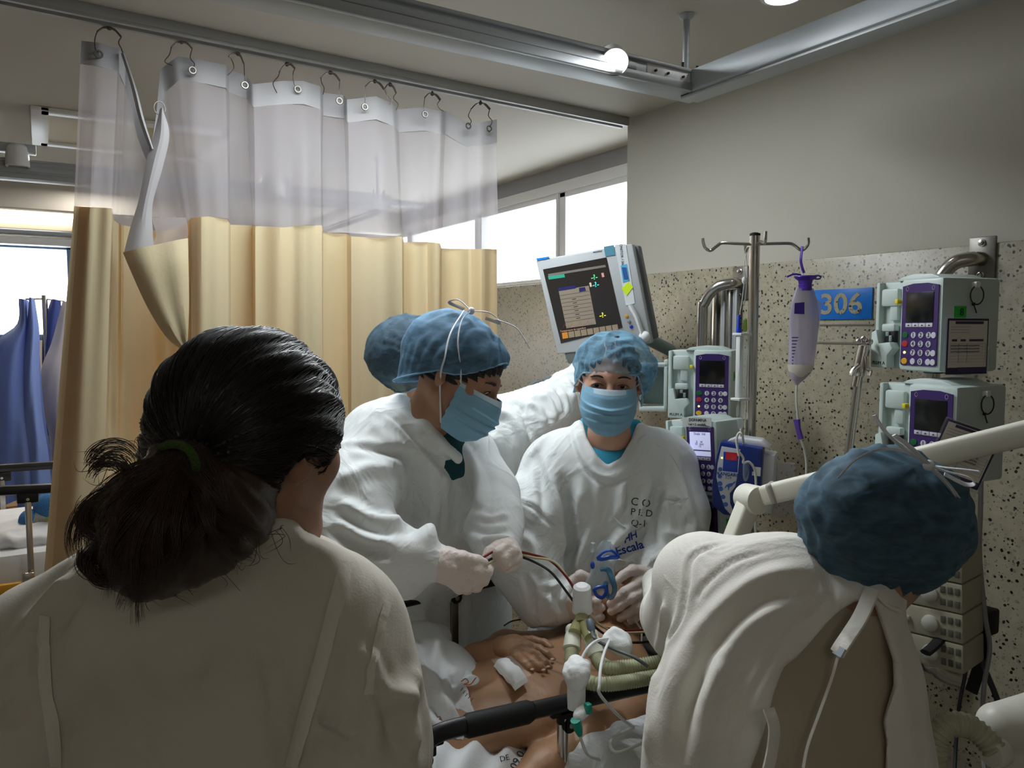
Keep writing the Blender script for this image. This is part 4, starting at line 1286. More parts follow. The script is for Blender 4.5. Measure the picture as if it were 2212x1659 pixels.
# ================================================================ woman in the foreground, from behind
def strands(name, paths, m, parent, r=.00035):
    cu = bpy.data.curves.new(name, 'CURVE'); cu.dimensions = '3D'; cu.bevel_depth = r; cu.bevel_resolution = 0; cu.resolution_u = 1
    for p in paths:
        sp = cu.splines.new('POLY'); sp.points.add(len(p) - 1)
        co = np.ones((len(p), 4)); co[:, :3] = p
        sp.points.foreach_set('co', co.ravel())
        rad = np.interp(np.linspace(0, 1, len(p)), [0, .1, .7, 1], [.8, 1, .9, .25]); sp.points.foreach_set('radius', rad)
    cu.materials.append(m)
    o = bpy.data.objects.new(name, cu); COL.objects.link(o)
    o.parent = parent; o.matrix_parent_inverse = parent_world(parent).inverted()
    o['kind'] = 'stuff'
    return o

def woman_back():
    rng = np.random.RandomState(11)
    s = 1.04
    fwd = camvec(.50, -.16, .85); up = camvec(.06, 1, .10)
    C = P(556, 955, .87)
    t = empty('person', A([*(P(450, 1500, .96)[:2]), 0]), 'person seen from behind, dark ponytail with green band, thin white coat, nearest the bed foot', 'person')
    def torso(B, loc, Ax_, s_):
        B.path([loc(P(330, 1350, .96)), loc(P(650, 1350, .96))], [.04, .04], k=.04)
        B.path([loc(P(470, 1380, 1.0)), loc(P(450, 1800, 1.02))], [.06, .06], k=.05)
    W, Q, Ax, C = head_body(C, fwd, up, s, neck=[P(545, 1120, .90), P(500, 1220, .93)], neck_r=.056, torso=torso, vox=.003)
    V = W; x, y, d = project(V)
    mesh_obj('body', W, Q, M_skin_b, t)
    eyes(Ax, C, s, t)
    L = lambda p: C + Ax @ (A(p) * s)
    hc = A((.012, -.024, .026)); hr = A((.090, .102, .095))
    B = Body(.0035)
    B.ell(hc, hr, k=.02)
    B.ell((-.01, -.06, -.040), (.062, .050, .055), k=.05)
    B.ell((0, .135, -.050), (.10, .105, .098), k=.012, sub=True)
    B.ell((.100, .008, -.046), (.050, .052, .054), k=.006, sub=True)
    B.ell((-.092, .012, -.035), (.035, .036, .052), k=.008, sub=True)
    B.halfspace((0, -.03, -.10), (0, .2, -1), .02)
    V, Q = B.mesh(); N = vnormals(V, Q)
    tie_l = (A(P(392, 1000, .735)) - C) @ Ax / s       # where the band holds the hair, in head space
    q = V - tie_l; zz = q / np.linalg.norm(q, axis=1, keepdims=True)
    a1 = np.arctan2(zz[:, 0] * .8 + .1, zz[:, 2])
    gr = np.sin(a1 * 60 + 2.2 * wnoise(V, 7, 3)) * .0016 + np.sin(a1 * 23 + 1.5 * wnoise(V, 5, 8)) * .0022
    V = V + N * gr[:, None]
    hair = mesh_obj('hair', (V * s) @ Ax.T + C, Q, M_black_hair, t)
    bv = make_bvh((V * s) @ Ax.T + C, Q)
    # combed strands from the hairline to the band, lying on the hair
    paths = []
    n0 = tie_l - hc; n0 /= np.linalg.norm(n0 / hr)
    a = n0 / hr; a /= np.linalg.norm(a)
    for i in range(1500):
        az = rng.uniform(0, 6.283); e1 = np.cross(a, [0, 0, 1.0]); e1 /= np.linalg.norm(e1); e2 = np.cross(a, e1)
        sd = e1 * math.cos(az) + e2 * math.sin(az)
        th1 = rng.uniform(1.2, 2.35); th0 = rng.uniform(.10, .5)
        pts = []
        wv = rng.uniform(-.05, .05)
        for k in range(14):
            f = k / 13; th = th1 + (th0 - th1) * f
            dd = a * math.cos(th) + (sd + np.cross(a, sd) * wv * math.sin(3 * f)) * math.sin(th)
            p = hc + hr * dd * (1.012 + .012 * rng.rand() * math.sin(math.pi * f))
            w = L(p)
            loc_, nn, ii, dist = bv.find_nearest(Vector(w))
            if loc_ is not None:
                out = A(nn); 
                w = A(loc_) + out * (.0006 + .0012 * math.sin(math.pi * f))
            pts.append(w)
        # keep only strands that start behind the face
        l0 = (pts[0] - C) @ Ax / s
        if l0[1] > .075 or l0[2] < -.06: continue
        paths.append(pts)
    strands('hair_strands', paths, M_black_hair, hair, .00045)
    # ponytail mass
    B = Body(.004)
    pp(B, [(440, 990, .79, 52), (395, 1030, .755, 56), (356, 1085, .745, 82), (338, 1130, .742, 98), (325, 1175, .745, 82), (300, 1220, .75, 46), (282, 1255, .755, 12)], k=.03)
    pp(B, [(420, 1030, .775, 66), (440, 1095, .765, 95), (452, 1135, .765, 76), (400, 1180, .76, 50), (330, 1220, .76, 26)], k=.04)
    pp(B, [(520, 1040, .80, 62), (520, 1100, .80, 54), (485, 1140, .79, 34)], k=.04)
    V, Q = cloth_body(B); N = vnormals(V, Q)
    x, y, d = project(V)
    ang = np.arctan2(x - 420, y - 940)
    V = V + N * ((.0012 * np.sin(ang * 34 + 3 * wnoise(V, 6, 1)) + .0007 * np.sin(ang * 85 + 3 * wnoise(V, 9, 5)) + .006 * wnoise(V, 9, 9)))[:, None]
    pt = mesh_obj('ponytail', V, Q, M_ponyhair, t)
    bv2 = make_bvh(V, Q)
    paths = []
    ends = [(282, 1290), (272, 1270), (250, 1240), (200, 1225), (185, 1170), (230, 1200), (330, 1240), (400, 1215), (470, 1190), (540, 1150), (200, 1120), (300, 1255)]
    for cl in range(110):
        e = ends[rng.randint(len(ends))]
        ex0 = e[0] + rng.normal(0, 24); ey0 = e[1] + rng.normal(0, 18)
        x00 = 402 + rng.normal(0, 20); y00 = 985 + rng.normal(0, 14)
        mx0 = x00 * .45 + ex0 * .55 - max(0, (400 - ex0)) * .25 + rng.normal(0, 16); my0 = (y00 + ey0) / 2 - max(0, 400 - ex0) * .20 + rng.normal(0, 16)
        lay = rng.uniform(0, .034); crl = rng.uniform(.15, 1) * 26; cp = rng.uniform(0, 6.28); fr_ = rng.uniform(5, 9)
        for i in range(30):
            j1, j2, j3, j4 = rng.normal(0, 1, 4)
            x0 = x00 + 3 * j1; y0 = y00 + 3 * j2; ex = ex0 + 7 * j3; ey = ey0 + 7 * j4; mx = mx0 + 9 * j1; my = my0 + 9 * j3
            pts = []
            for k in range(15):
                f = k / 14
                px = (1 - f) ** 2 * x0 + 2 * f * (1 - f) * mx + f * f * ex + crl * f ** 1.6 * math.sin(fr_ * f + cp + .12 * j2)
                py = (1 - f) ** 2 * y0 + 2 * f * (1 - f) * my + f * f * ey + crl * f ** 1.6 * .8 * math.cos(fr_ * f + cp + .12 * j2)
                h, nn = hit(bv2, px, py)
                dd = .748 if h is None else (h - CAM) @ FWD - .002 - lay * math.sin(math.pi * min(1, f * 1.2) * .5)
                pts.append([px, py, dd])
            pts = np.array(pts)
            pts[:, 2] = np.convolve(np.pad(pts[:, 2], 2, 'edge'), np.ones(5) / 5, 'valid') + .0015 * j4
            paths.append([P(*p) for p in pts])
    # curls standing off on the left side and the curled ends
    for (cx, cy, r0, a0, a1_, n_) in ((235, 1035, 48, -2.6, 1.2, 60), (222, 1120, 52, 3.9, 1.6, 70), (212, 1210, 40, 3.6, .4, 110), (250, 1010, 58, -2.9, -.5, 45), (230, 1225, 44, 3.4, .9, 70)):
        for i in range(n_):
            rr = r0 * rng.uniform(.62, 1.15); ox, oy = rng.normal(0, 5, 2); a2 = a1_ + rng.normal(0, .35); dd = .715 + rng.normal(0, .008)
            ar = np.linspace(a0 + rng.normal(0, .2), a2, 16)
            paths.append([P(cx + ox + rr * math.cos(q) * (1 - .1 * k / 16), cy + oy + rr * .92 * math.sin(q) * (1 - .1 * k / 16), dd + .001 * k) for k, q in enumerate(ar)])
    # flyaway hairs
    for i in range(90):
        side = rng.rand()
        if side < .5: x0, y0, dx, dy = rng.uniform(300, 620), 1235, rng.normal(10, 40), rng.uniform(15, 60)
        else: x0, y0, dx, dy = rng.uniform(220, 370), 1005 + rng.normal(0, 12), rng.normal(-20, 36), rng.uniform(-26, 8)
        if side < .5: y0 = np.interp(x0, [300, 430, 540, 620], [1260, 1215, 1175, 1130])
        w1_, w2_ = rng.normal(0, 20, 2)
        paths.append([P(x0 + dx * f + w1_ * math.sin(3.5 * f), y0 + dy * f + w2_ * math.sin(2.8 * f), .745 + .0 * f) for f in np.linspace(0, 1, 12)])
    strands('ponytail_strands', paths, M_ponyhair, pt, .00032)
    # green band
    cb = P(392, 1000, .728)
    ring = [P(344, 973, .735), P(360, 962, .712), P(384, 960, .698), P(406, 970, .690), P(419, 990, .690), P(424, 1014, .702), P(418, 1034, .735), P(392, 1034, .775), P(358, 1005, .775)]
    rp = smooth_path(ring + [ring[0]], 8)[:-1]
    MB().tube(rp, .0040, 10, closed=True).build('hair_band', M_greenband, t)
    # coat
    B = Body(.0068)
    pp(B, [(100, 1400, .92, 130), (300, 1335, .92, 148), (470, 1292, .93, 150), (650, 1305, .94, 124), (740, 1348, .94, 104)], k=.06)
    pp(B, [(430, 1480, .94, 318), (435, 1700, .95, 330), (450, 2250, 1.0, 380)], k=.06, n=FWD, f=.42)
    pp(B, [(752, 1385, .94, 104), (768, 1500, .91, 108), (788, 1640, .89, 112), (800, 1780, .95, 100), (815, 1800, 1.05, 80)], k=.06)
    pp(B, [(95, 1410, .92, 122), (60, 1520, .89, 118), (30, 1660, .87, 112), (40, 1820, .95, 100), (60, 1830, 1.05, 80)], k=.06)
    pp(B, [(450, 1165, .83, 24), (520, 1140, .825, 24), (578, 1140, .825, 22), (622, 1160, .84, 20), (655, 1188, .87, 19), (700, 1215, .93, 20)], k=.03)
    pp(B, [(560, 1200, .86, 60), (650, 1240, .90, 50)], k=.04)
    fo = [('w', 3.2, .007, 7, (.1, .1, 1), .35)]
    cre = [([(745, 1215), (732, 1280), (712, 1360), (690, 1450), (665, 1540), (635, 1655)], .0045, .0085), ([(838, 1290), (822, 1350), (806, 1430), (795, 1500), (775, 1580)], .003, .006),
           ([(95, 1330), (98, 1400), (100, 1470), (110, 1560), (115, 1655)], .004, .008), ([(170, 1235), (110, 1300), (50, 1380), (20, 1440)], .010, .014), ([(175, 1270), (120, 1340), (70, 1400)], -.012, .014),
           ([(110, 1330), (80, 1430), (30, 1540)], .012, .014), ([(60, 1420), (45, 1500), (20, 1580)], -.014, .016), ([(160, 1400), (140, 1500), (135, 1600)], .005, .016),
           ([(680, 1575), (720, 1590), (772, 1620)], -.012, .008), ([(690, 1560), (730, 1575), (790, 1605)], .008, .010), ([(770, 1400), (810, 1440), (840, 1500)], .006, .008),
           ([(860, 1480), (890, 1560), (880, 1640)], .010, .014), ([(905, 1450), (880, 1500), (820, 1520)], .010, .014), ([(820, 1500), (850, 1560), (860, 1640)], -.010, .012),
           ([(600, 1150), (640, 1185), (720, 1215)], -.003, .005), ([(780, 1500), (775, 1560), (772, 1640)], -.008, .008), ([(580, 1240), (640, 1260), (720, 1270)], .003, .014)]
    V, Q = cloth_body(B, fo, cre)
    coat = mesh_obj('coat', V, Q, M_coat, t)
    bvc = make_bvh(V, Q)
    for band_px, wpx in ((([(745, 1215), (732, 1280), (712, 1360), (690, 1450), (665, 1540), (635, 1655)]), 13), (([(838, 1290), (822, 1350), (806, 1430), (795, 1500)]), 7), (([(95, 1330), (98, 1400), (100, 1470), (112, 1560), (118, 1655)]), 11)):
        rows = []
        for q in smooth_path([A(list(p) + [0]) for p in band_px], 8):
            row = []
            for o_ in np.linspace(-wpx, wpx, 5):
                h, nn = hit(bvc, q[0] + o_, q[1] + o_ * .15)
                if h is None: break
                row.append(h + nn * .0035)
            if len(row) == 5: rows.append(row)
        MB().grid(rows).build('seam', M_coat_band, coat)
    hip = P(450, 1900, 1.0); legs(None, [hip[0], hip[1], .72], camvec(.1, 0, 1), t, M_trouser)
M_ponyhair = mat('ponytail_hair', (58, 41, 33), 0.40, spec=0.6)
M_greenband = mat('green_hair_band', (70, 96, 36), 0.95, bump=0.8, bscale=400)
woman_back()

# ================================================================ person bending on the right, from behind
def person_right():
    s = 1.0
    fwd = camvec(-.30, -.72, .62); up = camvec(-.02, .66, .66)
    C = P(1905, 1150, 1.235)
    t = empty('person', A([*(P(1700, 1600, 1.14)[:2]), 0]), 'person bending at the right, seen from behind, dark blue cap, open tie-back gown', 'person')
    def torso(B, loc, Ax_, s_):
        B.path([loc(P(1560, 1280, 1.32)), loc(P(1850, 1390, 1.22))], [.055, .055], k=.04)
        B.path([loc(P(1720, 1400, 1.27)), loc(P(1720, 1700, 1.22))], [.08, .08], k=.05)
    W, Q, Ax, C = head_body(C, fwd, up, s, neck=[P(1880, 1230, 1.20), P(1840, 1300, 1.21)], neck_r=.054, torso=torso, vox=.004, detail=False)
    mesh_obj('body', W, Q, M_skin_b, t)
    c2 = axes(camvec(0, .55, .85), camvec(.12, .80, -.60))
    hair_shell(Ax, C, s, t, M_black_hair, r=(.084, .100, .092), front=.055, c=(0, -.02, .02), vox=.006)
    def hem(az):
        f = math.sin(az); x = math.cos(az)
        return (.095 * x, .088 * f, -.10 + .01 * math.sin(3 * az))
    CC = P(1912, 1122, 1.19)
    _, g = cap(c2, CC, s, t, M_cap_back, hem, bulge=(.131, .108, .112), cc=(0, 0, 0), crown=(0, 0, 1), pleats=28, amp=.003, rim=M_cap_rim2, seed=9, wr=.007, tuck=.72)
    # mask straps round the cap with a bow at its upper right
    w = lambda pts, r=.0040: MB().tube(smooth_path([P(*p) for p in pts], 6), r, 6, flat=(1, .3))
    cb = w([(1810, 1032, 1.11), (1850, 992, 1.09), (1905, 970, 1.10), (1965, 978, 1.10), (2010, 1010, 1.10), (2050, 1050, 1.10), (2082, 1100, 1.12), (2096, 1145, 1.15), (2090, 1190, 1.19)])
    cb.build('strap', M_tie, t)
    w([(1998, 1000, 1.09), (2040, 1040, 1.095), (2072, 1090, 1.11), (2090, 1140, 1.14)], .003).build('strap', M_tie, t)
    b = w([(2005, 1004, 1.09), (2040, 1010, 1.07), (2080, 1014, 1.07), (2112, 1018, 1.075)], .005)
    b.tube(smooth_path([P(*p) for p in [(2010, 1008, 1.09), (2050, 1020, 1.07), (2090, 1030, 1.07), (2105, 1044, 1.07), (2085, 1046, 1.075), (2040, 1024, 1.08)]], 5), .004, 6, flat=(1, .3))
    b.tube(smooth_path([P(*p) for p in [(2008, 1006, 1.09), (1985, 985, 1.06), (1960, 962, 1.05), (1930, 940, 1.05)]], 5), .006, 6, flat=(1, .25))
    b.tube(smooth_path([P(*p) for p in [(2000, 998, 1.09), (1960, 975, 1.06), (1915, 935, 1.05), (1888, 897, 1.05)]], 5), .004, 6, flat=(1, .25))
    b.ball(P(2006, 1005, 1.085), .008, 10).build('bow', M_tie, t)
    # beige clothes under the gown
    def body_shape(B, g=0.0):
        e = g * FPX / 1.15
        pp(B, [(1545, 1262, 1.33, 92 + e), (1690, 1300, 1.26, 108 + e), (1830, 1350, 1.22, 78 + e)], k=.06)
        pp(B, [(1690, 1430, 1.24, 245 + e), (1700, 1620, 1.18, 275 + e), (1700, 1900, 1.18, 290 + e), (1700, 2300, 1.2, 300 + e)], k=.08, n=FWD, f=.52)
        pp(B, [(1830, 1350, 1.22, 78 + e), (1850, 1450, 1.20, 100 + e)], k=.06)
        pp(B, [(1835, 1300, 1.21, 55 + e), (1870, 1290, 1.20, 45 + e)], k=.05)
        return B
    V, Q = cloth_body(pp(body_shape(Body(.008), -.026), [(1800, 1330, 1.24, 50), (1850, 1322, 1.20, 42), (1905, 1325, 1.19, 38)], k=.04), [('w', 3.5, .006, 3, (0, .1, 1), .4)])
    mesh_obj('beige_clothes', V, Q, M_beige, t)
    B = body_shape(Body(.0056), .0)
    pp(B, [(1505, 1255, 1.34, 92), (1480, 1340, 1.42, 74), (1450, 1330, 1.55, 52), (1420, 1260, 1.78, 34)], k=.06)
    pp(B, [(1800, 1258, 1.23, 40), (1850, 1285, 1.17, 24), (1888, 1288, 1.15, 22), (1930, 1280, 1.17, 24)], k=.03)
    B.pixcut([(1845, 1296), (1818, 1312), (1765, 1368), (1722, 1420), (1693, 1441), (1672, 1500), (1655, 1560), (1640, 1610), (1618, 1670), (1590, 1800), (1560, 2400), (1900, 2400), (1905, 1800), (1912, 1659), (1915, 1600), (1908, 1560), (1934, 1480), (1932, 1425), (1908, 1350), (1888, 1300)], .5, 1.245, soft=.003)
    cre = [([(1588, 1165), (1500, 1200), (1485, 1260), (1470, 1330), (1430, 1400), (1400, 1440)], -.006, .006), ([(1655, 1188), (1580, 1215), (1520, 1265), (1500, 1300)], -.004, .006),
           ([(1760, 1225), (1650, 1250), (1560, 1310), (1480, 1400), (1430, 1520), (1415, 1640)], .007, .016), ([(1740, 1260), (1640, 1290), (1560, 1370), (1500, 1480), (1470, 1620)], -.010, .014),
           ([(1700, 1300), (1600, 1370), (1530, 1470), (1490, 1600)], .008, .018), ([(1570, 1430), (1540, 1520), (1515, 1640)], .010, .014), ([(1520, 1440), (1480, 1540), (1460, 1655)], -.008, .013),
           ([(1440, 1300), (1430, 1380), (1415, 1440)], .010, .012), ([(1780, 1290), (1720, 1340), (1660, 1430), (1610, 1530)], -.0035, .005), ([(1610, 1530), (1580, 1600), (1560, 1659)], -.003, .005), ([(1425, 1430), (1405, 1520), (1400, 1640)], .008, .012)]
    V, Q = cloth_body(B, [('w', 4.0, .004, 6, (0, .2, 1), .35)], cre, it=1)
    gn = mesh_obj('gown', V, Q, M_gown_e, t)
    # waist tie hanging down and the loose neck tie
    w([(1885, 1272, 1.125), (1860, 1330, 1.115), (1835, 1370, 1.105), (1815, 1400, 1.10), (1808, 1412, 1.10)], .013).build('neck_tie', M_gown_e, gn)
    MB().tube([P(1818, 1398, 1.098), P(1808, 1416, 1.097)], .0105, 6, flat=(1, .3)).build('tie_end', M_tieblue, gn)
    w([(1811, 1415, 1.10), (1795, 1470, 1.095), (1770, 1540, 1.07), (1745, 1610, 1.06), (1735, 1659, 1.05)], .0026).build('thread', M_gown_e, gn)
    w([(1880, 1275, 1.13), (1905, 1300, 1.135), (1930, 1310, 1.15)], .016).build('neck_tie', M_gown_e, gn)
    w([(1660, 1530, 1.04), (1672, 1570, 1.03), (1668, 1620, 1.03), (1655, 1680, 1.03)], .010).build('side_tie', M_gown_e, gn)
    hip = P(1700, 1900, 1.2); legs(None, [hip[0], hip[1], .70], camvec(-.2, 0, 1), t, M_trouser)
M_cap_back = cap_material('deep_blue_cap', (84, 116, 136), 0.50, (130, 162, 180))
M_beige = mat('beige_cotton', (176, 166, 146), 0.9, bump=0.05, bscale=300)
M_gown_e = mat('off_white_gown', (230, 227, 218), 0.9, bump=0.12, bscale=300, sheen=0.1, crease=.12, cscale=5)
M_tieblue = mat('pale_blue_tie_end', (176, 184, 196), 0.8)
person_right()
# ================================================================ bed, patient, breathing circuit
M_sheet = mat('white_bed_linen', (226, 228, 230), 0.9, bump=0.1, bscale=220)
M_towel = mat('white_towel', (214, 216, 216), 0.95, bump=0.2, bscale=260, crease=.2, cscale=14)
YN, YF = 1.19, 1.76
def rl(px, py, y): return on_plane(px, py, 1, y)

def rail_bar(pts, w, h, name, parent, m=None):
    """rounded flat bar through points"""
    MBx = MB(); MBx.tube(pts, 1.0, 4, flat=None) if False else None
    return MB().tube(pts, h / 2, 12, flat=(w / h, 1.0)).build(name, m or M_black, parent)

def bed():
    x0, x1 = -0.55, 1.50; yc = (YN + YF) / 2
    t = empty('hospital_bed', ((x0 + x1) / 2, yc, 0), 'narrow hospital bed with black topped side rails and a white sheet, patient lying on it', 'bed')
    B = MB(); B.box(((x0 + x1) / 2, yc, .62), (x1 - x0, .54, .13), .03); B.build('mattress', M_sheet, t)
    B = MB(); B.box(((x0 + x1) / 2, yc, .52), (x1 - x0, .56, .05), .008)
    for x in (x0 + .2, x1 - .2):
        for y in (yc - .2, yc + .2): B.box((x, y, .30), (.05, .05, .42), .005)
    B.box(((x0 + x1) / 2, yc, .16), (x1 - x0 - .3, .45, .05), .01); B.build('bed_frame', M_alu, t)
    for x in (x0 + .2, x1 - .2):
        for y in (yc - .2, yc + .2): MB().lathe([(.03, -.016), (.055, -.012), (.058, 0), (.055, .012), (.03, .016)], (x, y, .06), (0, 1, 0)).build('caster', M_black, t)
    # near side rail
    r = MB()
    p = [rl(893, 1655, YN), rl(905, 1628, YN), rl(925, 1600, YN), rl(948, 1584, YN), rl(975, 1575, YN), rl(1010, 1566, YN)]
    r.tube(smooth_path(p, 4), .0175, 12, flat=(.75, 1))
    r.tube([rl(1150, 1535, YN), rl(1250, 1512, YN), rl(1330, 1494, YN), rl(1420, 1474, YN), rl(1560, 1442, YN)], .0175, 12, flat=(.8, 1))
    rr = r.build('side_rail', M_black, t)
    MB().tube([rl(1003, 1570, YN), rl(1010, 1568, YN), rl(1140, 1538, YN), rl(1148, 1536, YN)], [.019, .0225, .0225, .019], 14, flat=(.85, 1)).build('rail_sleeve', M_blackm, rr)
    def lug(px, py, y, s=1):
        c = rl(px, py, y)
        l = MB(); l.tube([c + A([0, -.008, 0]), c + A([0, .008, 0])], .0175 * s, 16); l.box(c + A([0, 0, .018]), (.052 * s, .014, .030), .004)
        l.box(c + A([0, 0, .028]), (.085 * s, .014, .016), .004)
        l.build('bracket', M_blackm, rr)
        MB().cyl(c + A([0, -.012, 0]), c + A([0, .012, 0]), .006).build('bolt', M_steel, rr)
    lug(1228, 1562, YN); lug(915, 1642, YN, .9)
    q = rl(1218, 1560, YN)
    MB().box(q + A([0, 0.004, -.16]), (.020, .014, .34), .003).box(q + A([-.0, -.004, -.16]), (.008, .008, .34), .002).build('rail_post', M_steel, t)
    q = rl(900, 1650, YN); MB().box((q[0], YN, .60), (.02, .014, .22), .003).build('rail_post', M_steel, t)
    for x in (.25, .95): MB().box((x, YN, .50), (.03, .012, .10)).box((x, YN + .03, .50), (.03, .07, .02)).build('rail_mount', M_steel, t)
    MB().box((.6, YN, .535), (1.5, .014, .022), .003).build('lower_rail', M_steel, t)
    # far side rail
    r = MB(); r.tube([rl(780, 1320, YF), rl(880, 1297, YF), rl(980, 1274, YF), rl(1075, 1251, YF), rl(1100, 1262, YF)], .017, 12, flat=(.8, 1)); rr = r.build('side_rail', M_black, t)
    lug(984, 1290, YF, .9)
    q = rl(981, 1290, YF); MB().box(q + A([0, 0, -.16]), (.020, .014, .34), .003).build('rail_post', M_dsteel, t)
    MB().box((.6, YF, .535), (1.5, .014, .022), .003).build('lower_rail', M_steel, t)
bed()

def linen():
    # crumpled sheet over the legs and in front of the patient
    B = Body(.0085)
    c = lambda x, y, z, r: (pz(x, y, z), r)
    def seq(l, k=.05):
        for (a, ra), (b, rb) in zip(l[:-1], l[1:]): B.cone(a, ra, b, rb, k)
    seq([c(880, 1385, .80, .045), c(925, 1395, .79, .045), c(950, 1375, .79, .030)])
    seq([c(900, 1430, .78, .075), c(945, 1475, .76, .085), c(985, 1530, .74, .080), c(1030, 1590, .72, .060)])
    seq([c(860, 1500, .78, .09), c(905, 1560, .76, .085), c(960, 1600, .73, .08), c(1040, 1640, .70, .05)])
    seq([(A([-.25, 1.5, .73]), .13), (A([.35, 1.5, .74]), .11)])
    V, Q = cloth_body(B, [('w', 6.0, .012, 3, (.5, .6, .3), .4), ('w', 14, .004, 8, (.3, .6, 0), .5)],
                      [([(885, 1380), (905, 1420), (925, 1480)], .014, .012), ([(955, 1370), (935, 1430), (950, 1500), (985, 1560)], .014, .012), ([(890, 1440), (915, 1500), (965, 1560)], -.014, .012),
                       ([(1000, 1480), (1015, 1540), (1070, 1590)], .010, .010), ([(980, 1440), (985, 1500), (1010, 1560)], -.010, .009), ([(900, 1520), (950, 1570), (1010, 1600)], .012, .012)])
    s = mesh_obj('bed_sheet', V, Q, M_sheet, None)
    tag(s, 'crumpled white bed sheet heaped over the patient legs, behind the near rail', 'sheet')
    # towel like cloth under the near arm and shoulder, pillow beneath the head
    B = Body(.008)
    seq([c(1180, 1655, .70, .04), c(1260, 1625, .70, .05), c(1340, 1570, .70, .05), c(1400, 1520, .70, .05)])
    seq([c(1230, 1680, .68, .05), c(1330, 1640, .69, .055), c(1420, 1560, .69, .055)])
    V, Q = cloth_body(B, [('w', 10.0, .010, 5, (.5, .1, 0), .6)], [])
    tag(mesh_obj('towel', V, Q, M_towel), 'white towel bunched beneath the near arm of the patient', 'towel')
    B = Body(.008)
    a = pz(1420, 1350, .73)
    B.ell(a + A([.06, -.03, -.01]), (.17, .27, .055), k=.03)
    V, Q = cloth_body(B, [('w', 6.0, .008, 6, (.1, 1, 0), .5)], [])
    tag(mesh_obj('pillow', V, Q, M_sheet), 'white pillow under the patient head', 'pillow')
    # far side sheet along the mattress edge
    rows = []
    for i, x in enumerate(np.linspace(-.1, 1.15, 40)):
        rows.append([A([x, YF - .05 - .10 * v + .006 * math.sin(i * 1.3 + 5 * v), .72 + .045 * math.sin(math.pi * v) + .012 * math.sin(i * .9 + 3 * v)]) for v in np.linspace(0, 1, 10)])
    o = MB().grid(rows).build('draw_sheet', M_sheet, None, solid=.004)
    tag(o, 'pale folded sheet lying along the far edge of the mattress', 'sheet')
    # folded cloth with handwriting, nearest the rail
    pts_top = [(935, 1610), (985, 1605), (1030, 1600), (1075, 1612), (1112, 1592), (1150, 1612), (1196, 1632)]
    pts_bot = [(935, 1700), (985, 1700), (1030, 1700), (1075, 1700), (1110, 1700), (1148, 1690), (1188, 1672)]
    zt = [.80, .80, .805, .80, .81, .80, .79]
    T1 = smooth_path([rl(x, y, 1.30) for (x, y) in pts_top], 6); B1 = smooth_path([rl(x, y, 1.215) for (x, y) in pts_bot], 6)
    rows = []
    for i, (a, b) in enumerate(zip(T1, B1)):
        rows.append([a + (b - a) * v + A([0, 0, .018 * math.sin(math.pi * v) + .008 * math.sin(i * .6 + 4 * v)]) for v in np.linspace(0, 1, 14)])
    g = np.array(rows); nr, nc = g.shape[:2]
    V = g.reshape(-1, 3); Q = np.array([[i * nc + j, i * nc + j + 1, (i + 1) * nc + j + 1, (i + 1) * nc + j] for i in range(nr - 1) for j in range(nc - 1)])
    V2 = np.concatenate([V, V + A([0, .004, -.006])]); n = len(V)
    ring = [i * nc for i in range(nr)] + [(nr - 1) * nc + j for j in range(1, nc)] + [i * nc + nc - 1 for i in range(nr - 2, -1, -1)] + [j for j in range(nc - 2, 0, -1)]
    Q2 = np.concatenate([Q, Q[:, ::-1] + n, np.array([[ring[k], ring[(k + 1) % len(ring)], ring[(k + 1) % len(ring)] + n, ring[k] + n] for k in range(len(ring))])])
    cl = mesh_obj('folded_cloth', V2, Q2, M_sheet)
    tag(cl, 'folded white cloth with handwritten digits, lying just below the near rail', 'cloth')
    bv = make_bvh(V2, Q2)
    letters(bv, cl, '09.0', 1118, 1642, 24, 62, M_ink, None)
    letters(bv, cl, 'DE', 1090, 1638, 17, 14, M_ink, None)
linen()

